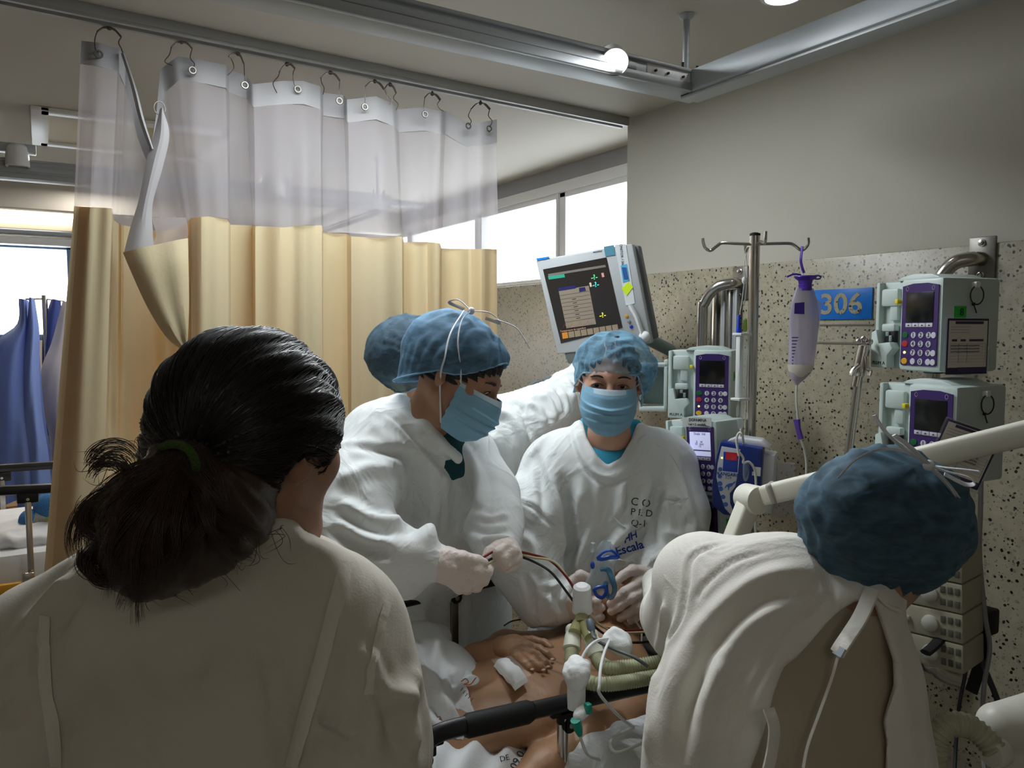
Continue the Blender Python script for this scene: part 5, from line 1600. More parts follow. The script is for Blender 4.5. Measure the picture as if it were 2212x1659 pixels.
def patient():
    T = lambda px, py, z: pz(px, py, z)
    zc = .745
    bel = T(1085, 1520, .76); che = T(1250, 1455, .76); nec = T(1325, 1360, .80)
    t = empty('person', (float(che[0]), float(che[1]), .66), 'patient lying bare chested on the bed, one brown hand resting on the belly', 'person')
    fwd = A([-.30, -.18, .92]); up = A([.90, .25, .25])
    C = T(1362, 1296, .875)
    def torso(B, loc, Ax, s):
        l = loc; f = (A([0, 0, 1.0]) @ Ax)
        B.path([l(bel), l((bel + che) / 2 + A([0, 0, .004])), l(che)], [.135, .145, .155], k=.05, n=f, f=.50)
        B.path([l(bel + A([-.38, .02, -.02])), l(bel)], [.13, .135], k=.05, n=f, f=.5)
        B.path([l(che + A([.09, .13, 0])), l(che + A([.10, -.12, -.02]))], [.060, .060], k=.07)
        B.path([l(che + A([.10, 0, .02])), l(nec)], [.085, .052], k=.04)
        # near arm hanging beside the trunk
        B.path([l(che + A([.09, -.15, -.02])), l(T(1290, 1590, .73)), l(T(1175, 1660, .71)), l(T(1120, 1700, .70))], [.052, .043, .038, .032], k=.03)
        # far arm: shoulder, elbow at the side, forearm lying on the belly
        el = T(965, 1450, .76)
        B.path([l(che + A([.08, .16, -.01])), l(T(1090, 1395, .74)), l(el)], [.046, .038, .034], k=.03)
        B.path([l(el), l(T(1030, 1420, .80)), l(T(1085, 1398, .835))], [.036, .031, .024], k=.02)
        # nipple, navel, collar bones, ribs
        B.path([l(che + A([.085, .10, .075])), l(che + A([.10, .0, .070]))], [.010, .010], k=.02)
        B.ell(l(T(1118, 1507, .836)), (.012, .012, .012), k=.012, sub=True)
    W, Q, Ax, C = head_body(C, fwd, up, .95, neck=[nec], neck_r=.050, torso=torso, vox=.0042)
    N = vnormals(W, Q); W = W + N * (.0012 * wnoise(W, 14, 3))[:, None]
    mesh_obj('body', W, Q, M_skin_p, t)
    hair_shell(Ax, C, .95, t, M_black_hair, r=(.082, .10, .095), front=.06)
    H = lambda l, dz=0: [(T(x, y, z + dz), r) for x, y, z, r in l]
    hand = {'palm': [H([(1085, 1396, .838, .024), (1110, 1398, .846, .026), (1135, 1404, .848, .022)]), H([(1090, 1404, .836, .022), (1118, 1415, .844, .019)])],
            'fingers': [H([(1112, 1388, .846, .016), (1150, 1384, .845, .0115), (1176, 1390, .842, .0105), (1189, 1399, .838, .009)]),
                        H([(1140, 1396, .850, .0125), (1165, 1403, .850, .0108), (1182, 1415, .844, .0098), (1194, 1426, .836, .0085)]),
                        H([(1134, 1403, .852, .0125), (1160, 1417, .852, .0108), (1176, 1431, .844, .0098), (1186, 1442, .834, .0085)]),
                        H([(1126, 1410, .850, .0122), (1148, 1428, .849, .0105), (1164, 1440, .842, .0095), (1175, 1449, .833, .0082)]),
                        H([(1116, 1417, .846, .0115), (1133, 1434, .844, .0095), (1143, 1442, .839, .0085), (1151, 1449, .833, .0075)])]}
    o = limb_hand('hand', hand, M_skin_p, t, vox=.0022, k=.004)
    for (x, y, z, dx) in ((1193, 1424, .845, 0), (1184, 1440, .844, 0), (1174, 1447, .842, 0), (1150, 1446, .840, 0)):
        MB().ball(T(x, y, z), (.0052, .0046, .0022), 10).build('fingernail', M_nail, o)
M_nail = mat('fingernail', (196, 160, 142), 0.3)
patient()

# gauze pad on the belly
def soft(name, pts_z, m, label, cat, vox=.003, wr=(12, .003), parent=None, k=.02, extra=None):
    B = Body(vox)
    for seq in pts_z:
        for (x0, y0, z0, r0), (x1, y1, z1, r1) in zip(seq[:-1], seq[1:]): B.cone(pz(x0, y0, z0), r0, pz(x1, y1, z1), r1, k)
    V, Q = B.mesh(); N = vnormals(V, Q); V = V + N * (wr[1] * wnoise(V, wr[0], 4))[:, None]
    o = mesh_obj(name, V, Q, m, parent)
    if label: tag(o, label, cat)
    return o
M_gauze = mat('gauze', (236, 238, 238), 0.95, bump=0.15, bscale=400)
def gauze():
    a = [pz(1066, 1430, .852), pz(1092, 1420, .854), pz(1142, 1462, .850), pz(1112, 1480, .848)]
    rows = []
    for v in np.linspace(0, 1, 16):
        row = []
        for u in np.linspace(0, 1, 14):
            p = a[0] + (a[1] - a[0]) * u; q = a[3] + (a[2] - a[3]) * u; c = p + (q - p) * v
            e = (1 - abs(2 * u - 1) ** 5) * (1 - abs(2 * v - 1) ** 7)
            row.append(c + A([0, 0, -.010 + .022 * max(e, 0) ** .8 + .0016 * math.sin(17 * v + 3 * u) - .004 * math.exp(-((v - .35) / .05) ** 2) * (u > .4)]))
        rows.append(row)
    o = MB().grid(rows).build('gauze_pad', M_gauze, None, solid=.004)
    tag(o, 'thick white gauze pad taped on the patient belly beside the hand', 'gauze pad')
gauze_old = ('thick white gauze pad taped on the patient belly beside the hand', 'gauze pad')
gauze()
def tape():
    a = [pz(1060, 1428, .842), pz(1104, 1420, .846), pz(1148, 1462, .845), pz(1108, 1484, .846)]
    g = [[a[0] + (a[1] - a[0]) * u + ((a[3] + (a[2] - a[3]) * u) - (a[0] + (a[1] - a[0]) * u)) * v + A([0, 0, .004]) for u in np.linspace(0, 1, 8)] for v in np.linspace(0, 1, 8)]
    o = MB().grid(g).build('clear_film', mat('clear_film', (240, 230, 220), 0.12, alpha=0.25), None)
    tag(o, 'shiny clear film dressing over the gauze pad', 'dressing')
tape()
# pouch by the hip with a red print and writing
o = soft('paper_pouch', [[(1005, 1462, .81, .018), (1018, 1485, .81, .020), (1022, 1508, .80, .016)], [(995, 1478, .80, .014), (1008, 1500, .80, .015)]], mat('pale_pouch', (226, 236, 240), 0.6), 'pale paper pouch with orange print tucked at the patient hip', 'pouch', wr=(14, .002))
MB().tube(smooth_path([pz(996, 1472, .842), pz(1006, 1466, .846), pz(1012, 1474, .846), pz(1002, 1478, .842), pz(1016, 1478, .846), pz(1028, 1464, .842)], 5), .0012, 5).build('print', mat('orange_print', (206, 96, 60), 0.7), o)
for i, (x, y) in enumerate(((998, 1490), (1003, 1496), (1008, 1502), (1014, 1507), (1020, 1512))):
    MB().tube([pz(x - 3, y + 2, .838), pz(x + 2, y - 4, .841)], .0008, 4).build('writing', M_ink, o)

# breathing circuit
M_hose = mat('corrugated_hose', (196, 198, 164), 0.22, trans=0.3, ior=1.2)
M_hose_r = mat('clear_elbow', (196, 192, 140), 0.12, trans=0.55, ior=1.25)
M_cuff = mat('cream_cuff', (222, 224, 208), 0.4)
M_whitepl = mat('white_plastic', (226, 228, 228), 0.35)
M_clear = mat('clear_plastic', (206, 222, 228), 0.08, alpha=0.38, spec=0.8)
M_royal = mat('royal_blue_plastic', (20, 74, 178), 0.3)
def hose(parent, pts, r, pitch=.0052, name='corrugated_hose', m=None):
    sp = smooth_path(pts, 30); sp = [A(p) for p in sp]
    L = np.concatenate([[0], np.cumsum([np.linalg.norm(sp[i + 1] - sp[i]) for i in range(len(sp) - 1)])])
    n = int(L[-1] / pitch * 4); s = np.linspace(0, L[-1], n)
    P3 = np.stack([np.interp(s, L, [p[k] for p in sp]) for k in range(3)], 1)
    rs = r * (1 + .09 * np.sin(2 * math.pi * s / pitch))
    return MB().tube(list(P3), list(rs), 18).build(name, m or M_hose, parent, smooth=180)
def circuit():
    z = .92
    T = lambda x, y, z: pz(x, y, z)
    t = empty('breathing_circuit', T(1255, 1380, .87), 'ventilator tubing with cream cuffs and two corrugated hoses over the patient chest', 'breathing circuit')
    top = T(1257, 1268, 1.02); mid = T(1258, 1322, .96); y0 = T(1258, 1365, .94)
    MB().lathe([(.0, 0), (.013, .001), (.019, .006), (.0205, .02), (.0215, .058), (.0225, .064), (.0195, .066), (.0, .066)], top + (mid - top) * -.10, mid - top, 24).build('connector', M_whitepl, t)
    MB().tube([mid + (top - mid) * .18, mid, T(1256, 1350, .945)], [.016, .0155, .015], 18).build('clear_tube', M_hose_r, t)
    MB().tube(smooth_path([T(1256, 1340, .948), T(1247, 1352, .942), T(1241, 1368, .934)], 5), .0135, 16).build('clear_tube', M_hose_r, t)
    MB().tube(smooth_path([T(1258, 1340, .948), T(1268, 1360, .942), T(1276, 1378, .934)], 5), .0135, 16).build('clear_tube', M_hose_r, t)
    def cuff(a, b):
        q_ = np.linalg.norm(A(b) - A(a)) / .050; MB().lathe([(r_, h_ * q_) for r_, h_ in [(.0, 0), (.0165, 0), (.0180, .003), (.0180, .010), (.0160, .014), (.0176, .020), (.0190, .042), (.0192, .050), (.0160, .052), (.0, .052)]], a, A(b) - A(a), 24).build('cuff', M_cuff, t)
    cuff(T(1240, 1356, .935), T(1235, 1402, .905)); cuff(T(1272, 1366, .935), T(1289, 1414, .900))
    hose(t, [T(1236, 1398, .907), T(1234, 1425, .895), T(1240, 1452, .885), T(1262, 1470, .880), T(1300, 1478, .880), T(1360, 1472, .880), T(1440, 1456, .885)], .0138)
    hose(t, [T(1287, 1408, .902), T(1294, 1428, .895), T(1312, 1442, .893), T(1345, 1442, .895), T(1395, 1436, .90), T(1450, 1426, .905)], .0142)
    g = MB().lathe([(.006, 0), (.0085, .004), (.0085, .022), (.006, .030)], T(1273, 1338, .965), T(1279, 1366, .945) - T(1273, 1338, .965), 14).build('sensor_plug', mat('grey_sensor', (92, 104, 116), 0.4), t)
    MB().tube(smooth_path([T(1279, 1366, .950), T(1284, 1378, .95), T(1300, 1390, .94), T(1330, 1404, .93), T(1370, 1420, .925), T(1400, 1440, .91)], 6), .0035, 8).build('sensor_cable', mat('grey_cable', (96, 102, 104), 0.4), t)
    # taped water trap in front
    B = Body(.003)
    for s in ([(1246, 1432, .93, .016), (1245, 1455, .915, .024)], [(1245, 1455, .915, .024), (1245, 1475, .90, .019)], [(1228, 1438, .925, .006), (1238, 1450, .92, .012)], [(1268, 1434, .925, .008), (1258, 1446, .92, .014)]):
        B.cone(T(*s[0][:3]), s[0][3], T(*s[1][:3]), s[1][3], .012)
    V, Q = B.mesh(); N = vnormals(V, Q); V = V + N * (.0022 * wnoise(V, 30, 2))[:, None]
    mesh_obj('taped_joint', V, Q, M_gauze, t)
    MB().lathe([(.0, 0), (.0175, 0), (.0178, .03), (.0170, .055), (0, .055)], T(1245, 1468, .905), T(1245, 1530, .85) - T(1245, 1468, .905), 22).build('water_trap', M_whitepl, t)
    B = Body(.003)
    B.ell(T(1330, 1382, .925), (.030, .020, .020), k=.01); B.cone(T(1312, 1385, .925), .010, T(1345, 1392, .92), .020, .015); B.cone(T(1320, 1372, .93), .012, T(1326, 1366, .94), .010, .015)
    B.cone(T(1340, 1398, .915), .016, T(1352, 1412, .905), .012, .01)
    V, Q = B.mesh(); N = vnormals(V, Q); V = V + N * (.0025 * wnoise(V, 26, 7))[:, None]
    mesh_obj('taped_joint', V, Q, M_gauze, t)
    MB().tube(smooth_path([T(1254, 1428, .935), T(1270, 1400, .955), T(1290, 1384, .96), T(1312, 1380, .955)], 7), .0032, 8).build('thin_line', M_whitepl, t)
    MB().tube(smooth_path([T(1316, 1384, .95), T(1306, 1408, .955), T(1298, 1440, .95), T(1295, 1480, .93), T(1296, 1500, .91), T(1330, 1540, .84), T(1355, 1562, .80), T(1370, 1570, .79)], 7), .0030, 8).build('thin_line', M_whitepl, t)
circuit()
def pads():
    T = pz
    B = MB(); c = T(1340, 1415, .83)
    a = [T(1310, 1400, .86), T(1352, 1392, .87), T(1372, 1420, .86), T(1332, 1436, .85)]
circuit_done = True

def mask_o2():
    T = pz
    c = P(1298, 1225, 1.80)
    t = empty('oxygen_mask', c, 'clear plastic face mask with blue clips held over the patient face', 'oxygen mask')
    # soft clear shell
    ax = axes(P(1305, 1165, 1.80) - P(1300, 1290, 1.84), -FWD)
    rows = []
    for v in np.linspace(0, 1, 14):
        r = .008 + .025 * math.sin(min(1, v * 1.25) * math.pi * .5) ** .8 + .004 * math.sin(9 * v)
        cc = P(1308 - 12 * v, 1168 + 118 * v, 1.79 + .03 * v)
        rows.append([cc + (RIGHT * math.cos(q) * r * (1.0 + .14 * math.sin(3 * q + 5 * v)) + (-FWD * .8 + UP * .2) * math.sin(q) * r * .7) for q in np.linspace(0, 2 * math.pi, 28)[:-1]])
    MB().grid(rows, closed=True).build('shell', M_clear, t)
    MB().tube(smooth_path([P(1290, 1205, 1.775), P(1306, 1192, 1.765), P(1322, 1190, 1.765), P(1336, 1203, 1.775), P(1318, 1204, 1.77), P(1300, 1208, 1.775), P(1290, 1206, 1.775)], 5), .005, 8, flat=(1, .6)).build('nose_clip', M_royal, t)
    MB().ball(P(1280, 1221, 1.765), (.0055, .0055, .009), 12).build('strap_knob', M_royal, t)
    MB().tube(smooth_path([P(1302, 1230, 1.79), P(1314, 1232, 1.77), P(1322, 1250, 1.765), P(1328, 1272, 1.775), P(1322, 1290, 1.79), P(1312, 1285, 1.795), P(1308, 1260, 1.78)], 6), .008, 10, flat=(1, .7)).build('cushion', mat('blue_clear_cushion', (60, 130, 170), 0.1, alpha=0.75, spec=0.8), t)
    ring = [P(x, y, 1.765) for x, y in [(1283, 1273), (1294, 1268), (1308, 1268), (1309, 1280), (1301, 1291), (1289, 1286)]]
    MB().tube(smooth_path(ring + [ring[0]], 5)[:-1], .0042, 8, closed=True).build('clip', M_royal, t)
    o = MB()
    for (x, y) in ((1279, 1182), (1314, 1177)): o.tube([P(x, y + 9, 1.772), P(x + 2, y - 9, 1.766)], .0050, 8)
    o.build('bag_port', M_clear, t)
    MB().tube(smooth_path([P(1315, 1212, 1.82), P(1330, 1208, 1.83), P(1345, 1212, 1.85), P(1344, 1222, 1.86)], 4), .006, 6, flat=(1.4, .3)).build('tape', mat('tan_tape', (204, 196, 176), 0.7), t)
mask_o2()

# loose lines
def line(name, pts, r, m, label, cat, group=None, n=8):
    o = MB().tube(smooth_path(pts, n), r, 8).build(name, m, None); tag(o, label, cat, group); return o
D = lambda x, y, d: P(x, y, d)
M_red = mat('red_line', (120, 30, 28), 0.35); M_blk = mat('black_line', (28, 28, 30), 0.4); M_wl = mat('white_line', (214, 214, 208), 0.4)
line('monitor_lead', [D(1040, 1206, 1.62), D(1075, 1188, 1.66), D(1110, 1190, 1.70), D(1150, 1198, 1.74), D(1190, 1212, 1.74), D(1228, 1252, 1.72), D(1255, 1300, 1.71), D(1285, 1340, 1.72), D(1310, 1357, 1.74), D(1360, 1362, 1.76), D(1430, 1356, 1.78)], .0028, M_red, 'dark red lead running from the bending nurse hands over the patient neck', 'cable')
line('monitor_lead', [D(1045, 1216, 1.63), D(1078, 1200, 1.67), D(1112, 1200, 1.71), D(1150, 1212, 1.73), D(1190, 1236, 1.71), D(1225, 1280, 1.69), D(1262, 1330, 1.69), D(1300, 1366, 1.71), D(1340, 1384, 1.74), D(1380, 1388, 1.76), D(1430, 1382, 1.78)], .0028, M_blk, 'black lead running beside the red one and out to the right', 'cable')
line('monitor_lead', [D(1048, 1220, 1.625), D(1080, 1206, 1.665), D(1112, 1196, 1.705), D(1150, 1204, 1.735), D(1200, 1216, 1.735), D(1240, 1272, 1.715), D(1268, 1318, 1.71), D(1296, 1350, 1.725), D(1340, 1366, 1.75), D(1430, 1364, 1.775)], .0026, mat('cream_line', (200, 188, 150), 0.4), 'cream coloured lead between the red and the black lead', 'cable')
line('thin_tube', [D(1372, 1340, 1.87), D(1385, 1362, 1.86), D(1386, 1385, 1.85)], .0022, M_wl, 'short white tube below the patient ear', 'tube')
line('thin_tube', [pz(1370, 1570, .79), pz(1330, 1590, .77), pz(1318, 1606, .765), pz(1335, 1625, .76), pz(1400, 1600, .76)], .0030, M_wl, 'white tube looping on the towel below the near rail', 'tube')
def teal_connector():
    t = empty('line_connector', pz(1252, 1575, .80), 'teal connector with white tape on the near arm, next to the rail post', 'connector')
    a, b = P(1243, 1555, 1.44), P(1253, 1588, 1.45)
    MB().tube([a, a + (b - a) * .6, b], [.010, .0085, .0050], 10).build('connector_body', mat('teal_plastic', (24, 150, 130), 0.4), t)
    MB().box(P(1270, 1530, 1.45), (.012, .014, .02), .003).build('clip', MATS['teal_plastic'], t)
    B = Body(.003); B.cone(P(1250, 1545, 1.45), .011, P(1262, 1534, 1.46), .013, .01); V, Q = B.mesh(); V = V + vnormals(V, Q) * (.002 * wnoise(V, 30, 2))[:, None]
    mesh_obj('tape', V, Q, M_gauze, t)
    MB().tube(smooth_path([b, P(1258, 1606, 1.46), P(1270, 1630, 1.47), P(1295, 1642, 1.50)], 6), .0030, 8).build('tube', M_wl, t)
teal_connector()
line('ventilator_wire', [pz(1088, 1352, .79), pz(1105, 1342, .80), pz(1128, 1338, .81), pz(1150, 1335, .80)], .002, M_blk, 'short black wire on the sheet left of the patient shoulder', 'cable')
# ================================================================ wall equipment
M_pump = mat('pump_housing', (190, 204, 200), 0.42, bump=0.02, bscale=300)
M_pump_d = mat('pump_housing_dark', (126, 144, 142), 0.45)
M_purple = mat('purple_panel', (58, 36, 98), 0.4)
M_screen = mat('dark_screen', (16, 17, 18), 0.22)
M_key = mat('pale_key', (196, 196, 206), 0.4)
M_white_s = mat('white_print', (214, 214, 220), 0.6)
M_ykey = mat('amber_key', (208, 160, 30), 0.4)
M_gkey = mat('green_key', (16, 96, 52), 0.4); M_rkey = mat('red_key', (176, 44, 50), 0.4)
M_led = mat('lit_led', (240, 240, 120), 0.4, emit=3.0)
M_ytag = mat('yellow_tag', (226, 206, 30), 0.5)
M_gstick = mat('green_sticker', (40, 178, 50), 0.5)
_keymesh = {}
def key(parent, M4, x, y, r, m, sx=1.0):
    k = (m.name, r, sx)
    if k not in _keymesh:
        b = MB(); b.lathe([(r * .96, 0), (r, .0006), (r * .9, .0016), (0.00001, .0018)], (0, 0, 0), (0, 0, 1), 14)
        bmesh.ops.scale(b.bm, vec=(sx, 1, 1), verts=b.bm.verts)
        o = b.build('key', m, parent, M4 @ Matrix.Translation((x, y, 0))); _keymesh[k] = o.data
        return o
    return link('key', _keymesh[k], m, parent, M4 @ Matrix.Translation((x, y, 0)))

def joined_text(name, items, m, parent, M4):
    bm = bmesh.new()
    for s, size, x, y in items:
        me = text_mesh(s, size, 0.0001, 'CENTER', True); me.transform(Matrix.Translation((x, y, 0))); bm.from_mesh(me); bpy.data.meshes.remove(me)
    me = bpy.data.meshes.new(name); bm.to_mesh(me); bm.free()
    return link(name, me, m, parent, M4)

def faceframe(o, az, tilt=0.0, roll=0.0):
    """frame of a thing whose front looks towards compass angle az (degrees, 0 = +Y, 90 = +X)"""
    n = Vector((math.sin(R(az)), math.cos(R(az)), 0)); x = Vector((0, 0, 1)).cross(n)
    M4 = frame(o, x, (0, 0, 1))
    return M4 @ Matrix.Rotation(R(roll), 4, 'Z') @ Matrix.Rotation(R(tilt), 4, 'X')

def pump(o, az, W, H, D, label, lit=False, sticker=None, tiegrip=True, plum=True, rot=0.0, lcd_text=None):
    M4 = faceframe(o, az, roll=rot)
    t = bpy.data.objects.new('infusion_pump', None); COL.objects.link(t); t.matrix_world = Matrix.Translation(Vector([float(q) for q in o]) + Vector((0, 0, -H / 2)))
    tag(t, label, 'infusion pump', 'infusion pumps on the wall rail')
    w2, h2 = W / 2, H / 2
    xs = -w2 + W * .40      # border between door side and display side
    b = MB()
    b.box((xs + (w2 - xs) / 2, 0, -D / 2), (w2 - xs, H, D), .008)
    b.box(((-w2 + xs) / 2 + .004, 0, -D / 2 - .010), (xs + w2 + .008, H * .98, D - .02), .006)
    b.box((-w2 + .004, 0, -.020), (.010, H * .97, .030), .003)
    b.build('housing', M_pump, t, M4)
    hb = MB()
    prof = [(-w2 * .5, 0), (-w2 * .35, .008), (0, .013), (w2 * .5, .011), (w2 * .72, .004), (w2 * .78, 0)]
    hb.prism([(x, h2 - .002 + y) for x, y in prof], -D * .85, -D * .1, .002)
    hb.build('carry_handle', M_pump if sticker != 'dark' else M_pump_d, t, M4)
    # feet
    MB().box((w2 * .1, -h2 - .003, -D / 2), (.03, .008, .04), .002).box((w2 * .75, -h2 - .003, -D / 2), (.02, .008, .04), .002).build('foot', M_pump_d, t, M4)
    # door side
    d = MB()
    d.box((-w2 + W * .19, h2 * .62, -.014), (W * .26, H * .20, .014), .005)
    d.box((-w2 + W * .24, h2 * .30, -.016), (W * .12, H * .20, .010), .003)
    d.box((-w2 + W * .21, -h2 * .06, -.010), (W * .20, H * .09, .016), .004)
    d.build('door', M_pump, t, M4)
    d = MB()
    d.prism([(-w2 + .004, -h2 + .004), (-w2 + .004, -h2 * .16), (-w2 + W * .10, -h2 * .10), (-w2 + W * .14, -h2 * .42), (-w2 + W * .31, -h2 * .38), (-w2 + W * .36, -h2 * .52), (-w2 + W * .28, -h2 * .68), (-w2 + W * .28, -h2 + .004)], -.012, .010, .002)
    lv = d.build('lever', M_pump, t, M4)
    MB().box((-w2 + W * .24, -h2 * .26, -.008), (W * .15, H * .13, .010), .001).build('cassette_slot', M_blackm, t, M4)
    MB().box((-w2 + W * .22, -h2 * .20, -.001), (W * .05, H * .05, .004), .001).box((-w2 + W * .27, -h2 * .30, -.001), (W * .04, H * .07, .004), .001).build('cassette_clip', M_pump_d, t, M4)
    MB().box((xs - W * .02, h2 * .52, .001), (W * .045, H * .05, .012), .001).build('yellow_tag', M_ytag, t, M4)
    if plum: text('lettering', 'PLUM A', H * .055, M_ink, lv, M4 @ Matrix.Translation((-w2 + W * .155, -h2 * .86, .0104)))
    # display panel
    px0, px1 = xs + W * .045, w2 - W * .045
    py0, py1 = -h2 * .88, h2 * .86; pc = (px0 + px1) / 2; pw = px1 - px0
    ol = [(px0 + .003, py0), (px1 - .003, py0), (px1, py0 + .003), (px1, py1 - .002), (pc + pw * .2, py1 + .003), (pc - pw * .2, py1 + .003), (px0, py1 - .002), (px0, py0 + .003)]
    pn = MB(); pn.prism(ol, .0, .002, 0); pn = pn.build('control_panel', M_purple, t, M4)
    sc0, sc1 = (h2 * .06, h2 * .70)
    MB().box((pc, (sc0 + sc1) / 2, .0022), (pw * .76, sc1 - sc0, .0016), .0003).build('screen', M_litscreen if lit else M_screen, pn, M4)
    for k in range(4):
        x = pc + pw * .76 * ((k + .5) / 4 - .5)
        MB().box((x, sc0 - H * .032, .0026), (pw * .175, H * .042, .0014), .0002).build('soft_key', M_key, pn, M4)
        s = pw * .035
        MB().prism([(x - s, sc0 - H * .042), (x + s, sc0 - H * .042), (x, sc0 - H * .024)], .0033, .0036).build('arrow', M_ink, pn, M4)
    M5 = M4 @ Matrix.Translation((0, 0, .002)); items = []
    r = pw * .073
    names = ['1', '2', '3', '4', '5', '6', '7', '8', '9', '', '0', '']
    for k in range(12):
        x = pc + pw * (-.14 + .21 * (k % 3)); y = -h2 * (.22 + .19 * (k // 3))
        key(pn, M5, x, y, r, M_key)
        if names[k]: items.append((names[k], r * 1.9, x, y))
    for k, mm in ((0, M_gkey), (1, M_rkey), (3, M_ykey)): key(pn, M5, pc - pw * .38, -h2 * (.22 + .19 * k), r, mm, 1.25)
    key(pn, M5, pc - pw * .38, -h2 * .60, r * .42, M_led)
    for k in (0, 2, 3): key(pn, M5, pc + pw * .41, -h2 * (.22 + .19 * k), r, M_key)
    joined_text('key_digits', items, M_ink, pn, M5 @ Matrix.Translation((0, 0, .0020)))
    for q in (-1, 1):
        c = (pc + q * pw * .36, h2 * .79); u = pw * .045
        pts = [Vector((c[0] + u * math.cos(a) * (.8), c[1] - u * .2 + u * math.sin(a), .0024)) for a in np.linspace(math.pi * .85, math.pi * 2.15, 9)] + [Vector((c[0], c[1] + u * 1.2, .0024))]
        MB().tube([M4 @ p for p in pts], .0004, 4, closed=True).build('drop_mark', M_white_s, pn)
    if lit:
        its = [('Dosis  Vol', pw * .10, pc, sc1 - H * .025), ('2    ml', pw * .09, pc - pw * .02, (sc0 + sc1) / 2 + H * .03), ('25   mcg', pw * .09, pc - pw * .02, (sc0 + sc1) / 2), ('12', pw * .09, pc, (sc0 + sc1) / 2 - H * .03)]
        joined_text('screen_text', its, mat('screen_text', (120, 120, 170), .5), pn, M4 @ Matrix.Translation((0, 0, .0032)))
        MB().box((pc, sc0 + H * .075, .0032), (pw * .76, H * .016, .0004)).build('screen_bar', mat('screen_bar', (96, 84, 120), .5), pn, M4)
    if lcd_text:
        lab = MB().box((xs + (w2 - xs) * .42, h2 * .96, .0015), ((w2 - xs) * .92, H * .13, .001)).build('paper_label', mat('paper_label', (206, 208, 204), .7), t, M4)
        joined_text('lettering', [('DOPAMINA', H * .055, xs + (w2 - xs) * .45, h2 * .96 + H * .028), ('1ml = 2  mcg/k/h', H * .042, xs + (w2 - xs) * .42, h2 * .96 - H * .03)], M_ink, lab, M4 @ Matrix.Translation((0, 0, .0024)))
    # side face fittings
    Ms = M4 @ Matrix.Translation((w2, 0, 0)) @ Matrix.Rotation(R(90), 4, 'Y')    # local x runs backwards along the side
    if sticker and sticker not in ('dark',):
        st = MB().box((D * .30, h2 * .26, .0008), (D * .20, H * .13, .0012)).build('green_sticker', M_gstick, t, Ms)
        text('lettering', sticker, H * .11, M_ink, st, Ms @ Matrix.Translation((D * .32, h2 * .26, .0018)))
    if tiegrip:
        c = Vector((D * .52, h2 * .62, .006)); rr = H * .085
        MB().box((D * .52, h2 * .84, .005), (.012, .012, .012), .002).build('hook', M_whitepl, t, Ms)
        pts = [Ms @ Vector((c.x + rr * .8 * math.cos(a), c.y + rr * 1.15 * math.sin(a), .008 + .004 * math.cos(a))) for a in np.linspace(0, 2 * math.pi, 20)[:-1]]
        MB().tube(pts, .0014, 6, closed=True).build('cable_tie', M_black, t)
        MB().box((c.x - rr * .5, c.y - rr * 1.1, .008), (.006, .006, .005), .001).build('tie_lock', M_black, t, Ms)
        MB().tube([Ms @ Vector((c.x - rr * .5, c.y - rr * 1.1, .008)), Ms @ Vector((c.x - rr * .1, c.y - rr * 2.2, .010))], .0013, 6).build('tie_tail', M_black, t)
    return t, M4, Ms
M_litscreen = mat('lit_screen', (196, 200, 232), 0.3, emit=0.55, emit_c=(200, 205, 240))

XP = 1.72
pA, M4, Ms = pump(P(1510, 832, 2.16), 238, .178, .198, .13, 'purple panelled pump above the one labelled DOPAMINA, right of the facing nurse', sticker='6', tiegrip=False)
pB, M4b, _ = pump(P(1492, 988, 2.08), 262, .172, .200, .13, 'pump with a lit lilac screen and a DOPAMINA label above it', lit=True, sticker='1', tiegrip=False, plum=False, rot=4, lcd_text=True)
pC, M4c, _ = pump(P(1500, 1145, 2.12), 262, .172, .190, .13, 'lowest pump of the left column, mostly hidden by the white gown', sticker='3', tiegrip=False, plum=False, rot=4)
pD, M4d, Msd = pump(P(1957, 702, 1.62), 283, .178, .192, .155, 'upper pump right of the blue 306 sign with a form hanging from it', sticker='8')
pE, M4e, Mse = pump(P(1975, 932, 1.58), 276, .180, .196, .155, 'pump under the 306 side one, partly behind the white arm and the cap', sticker=None)

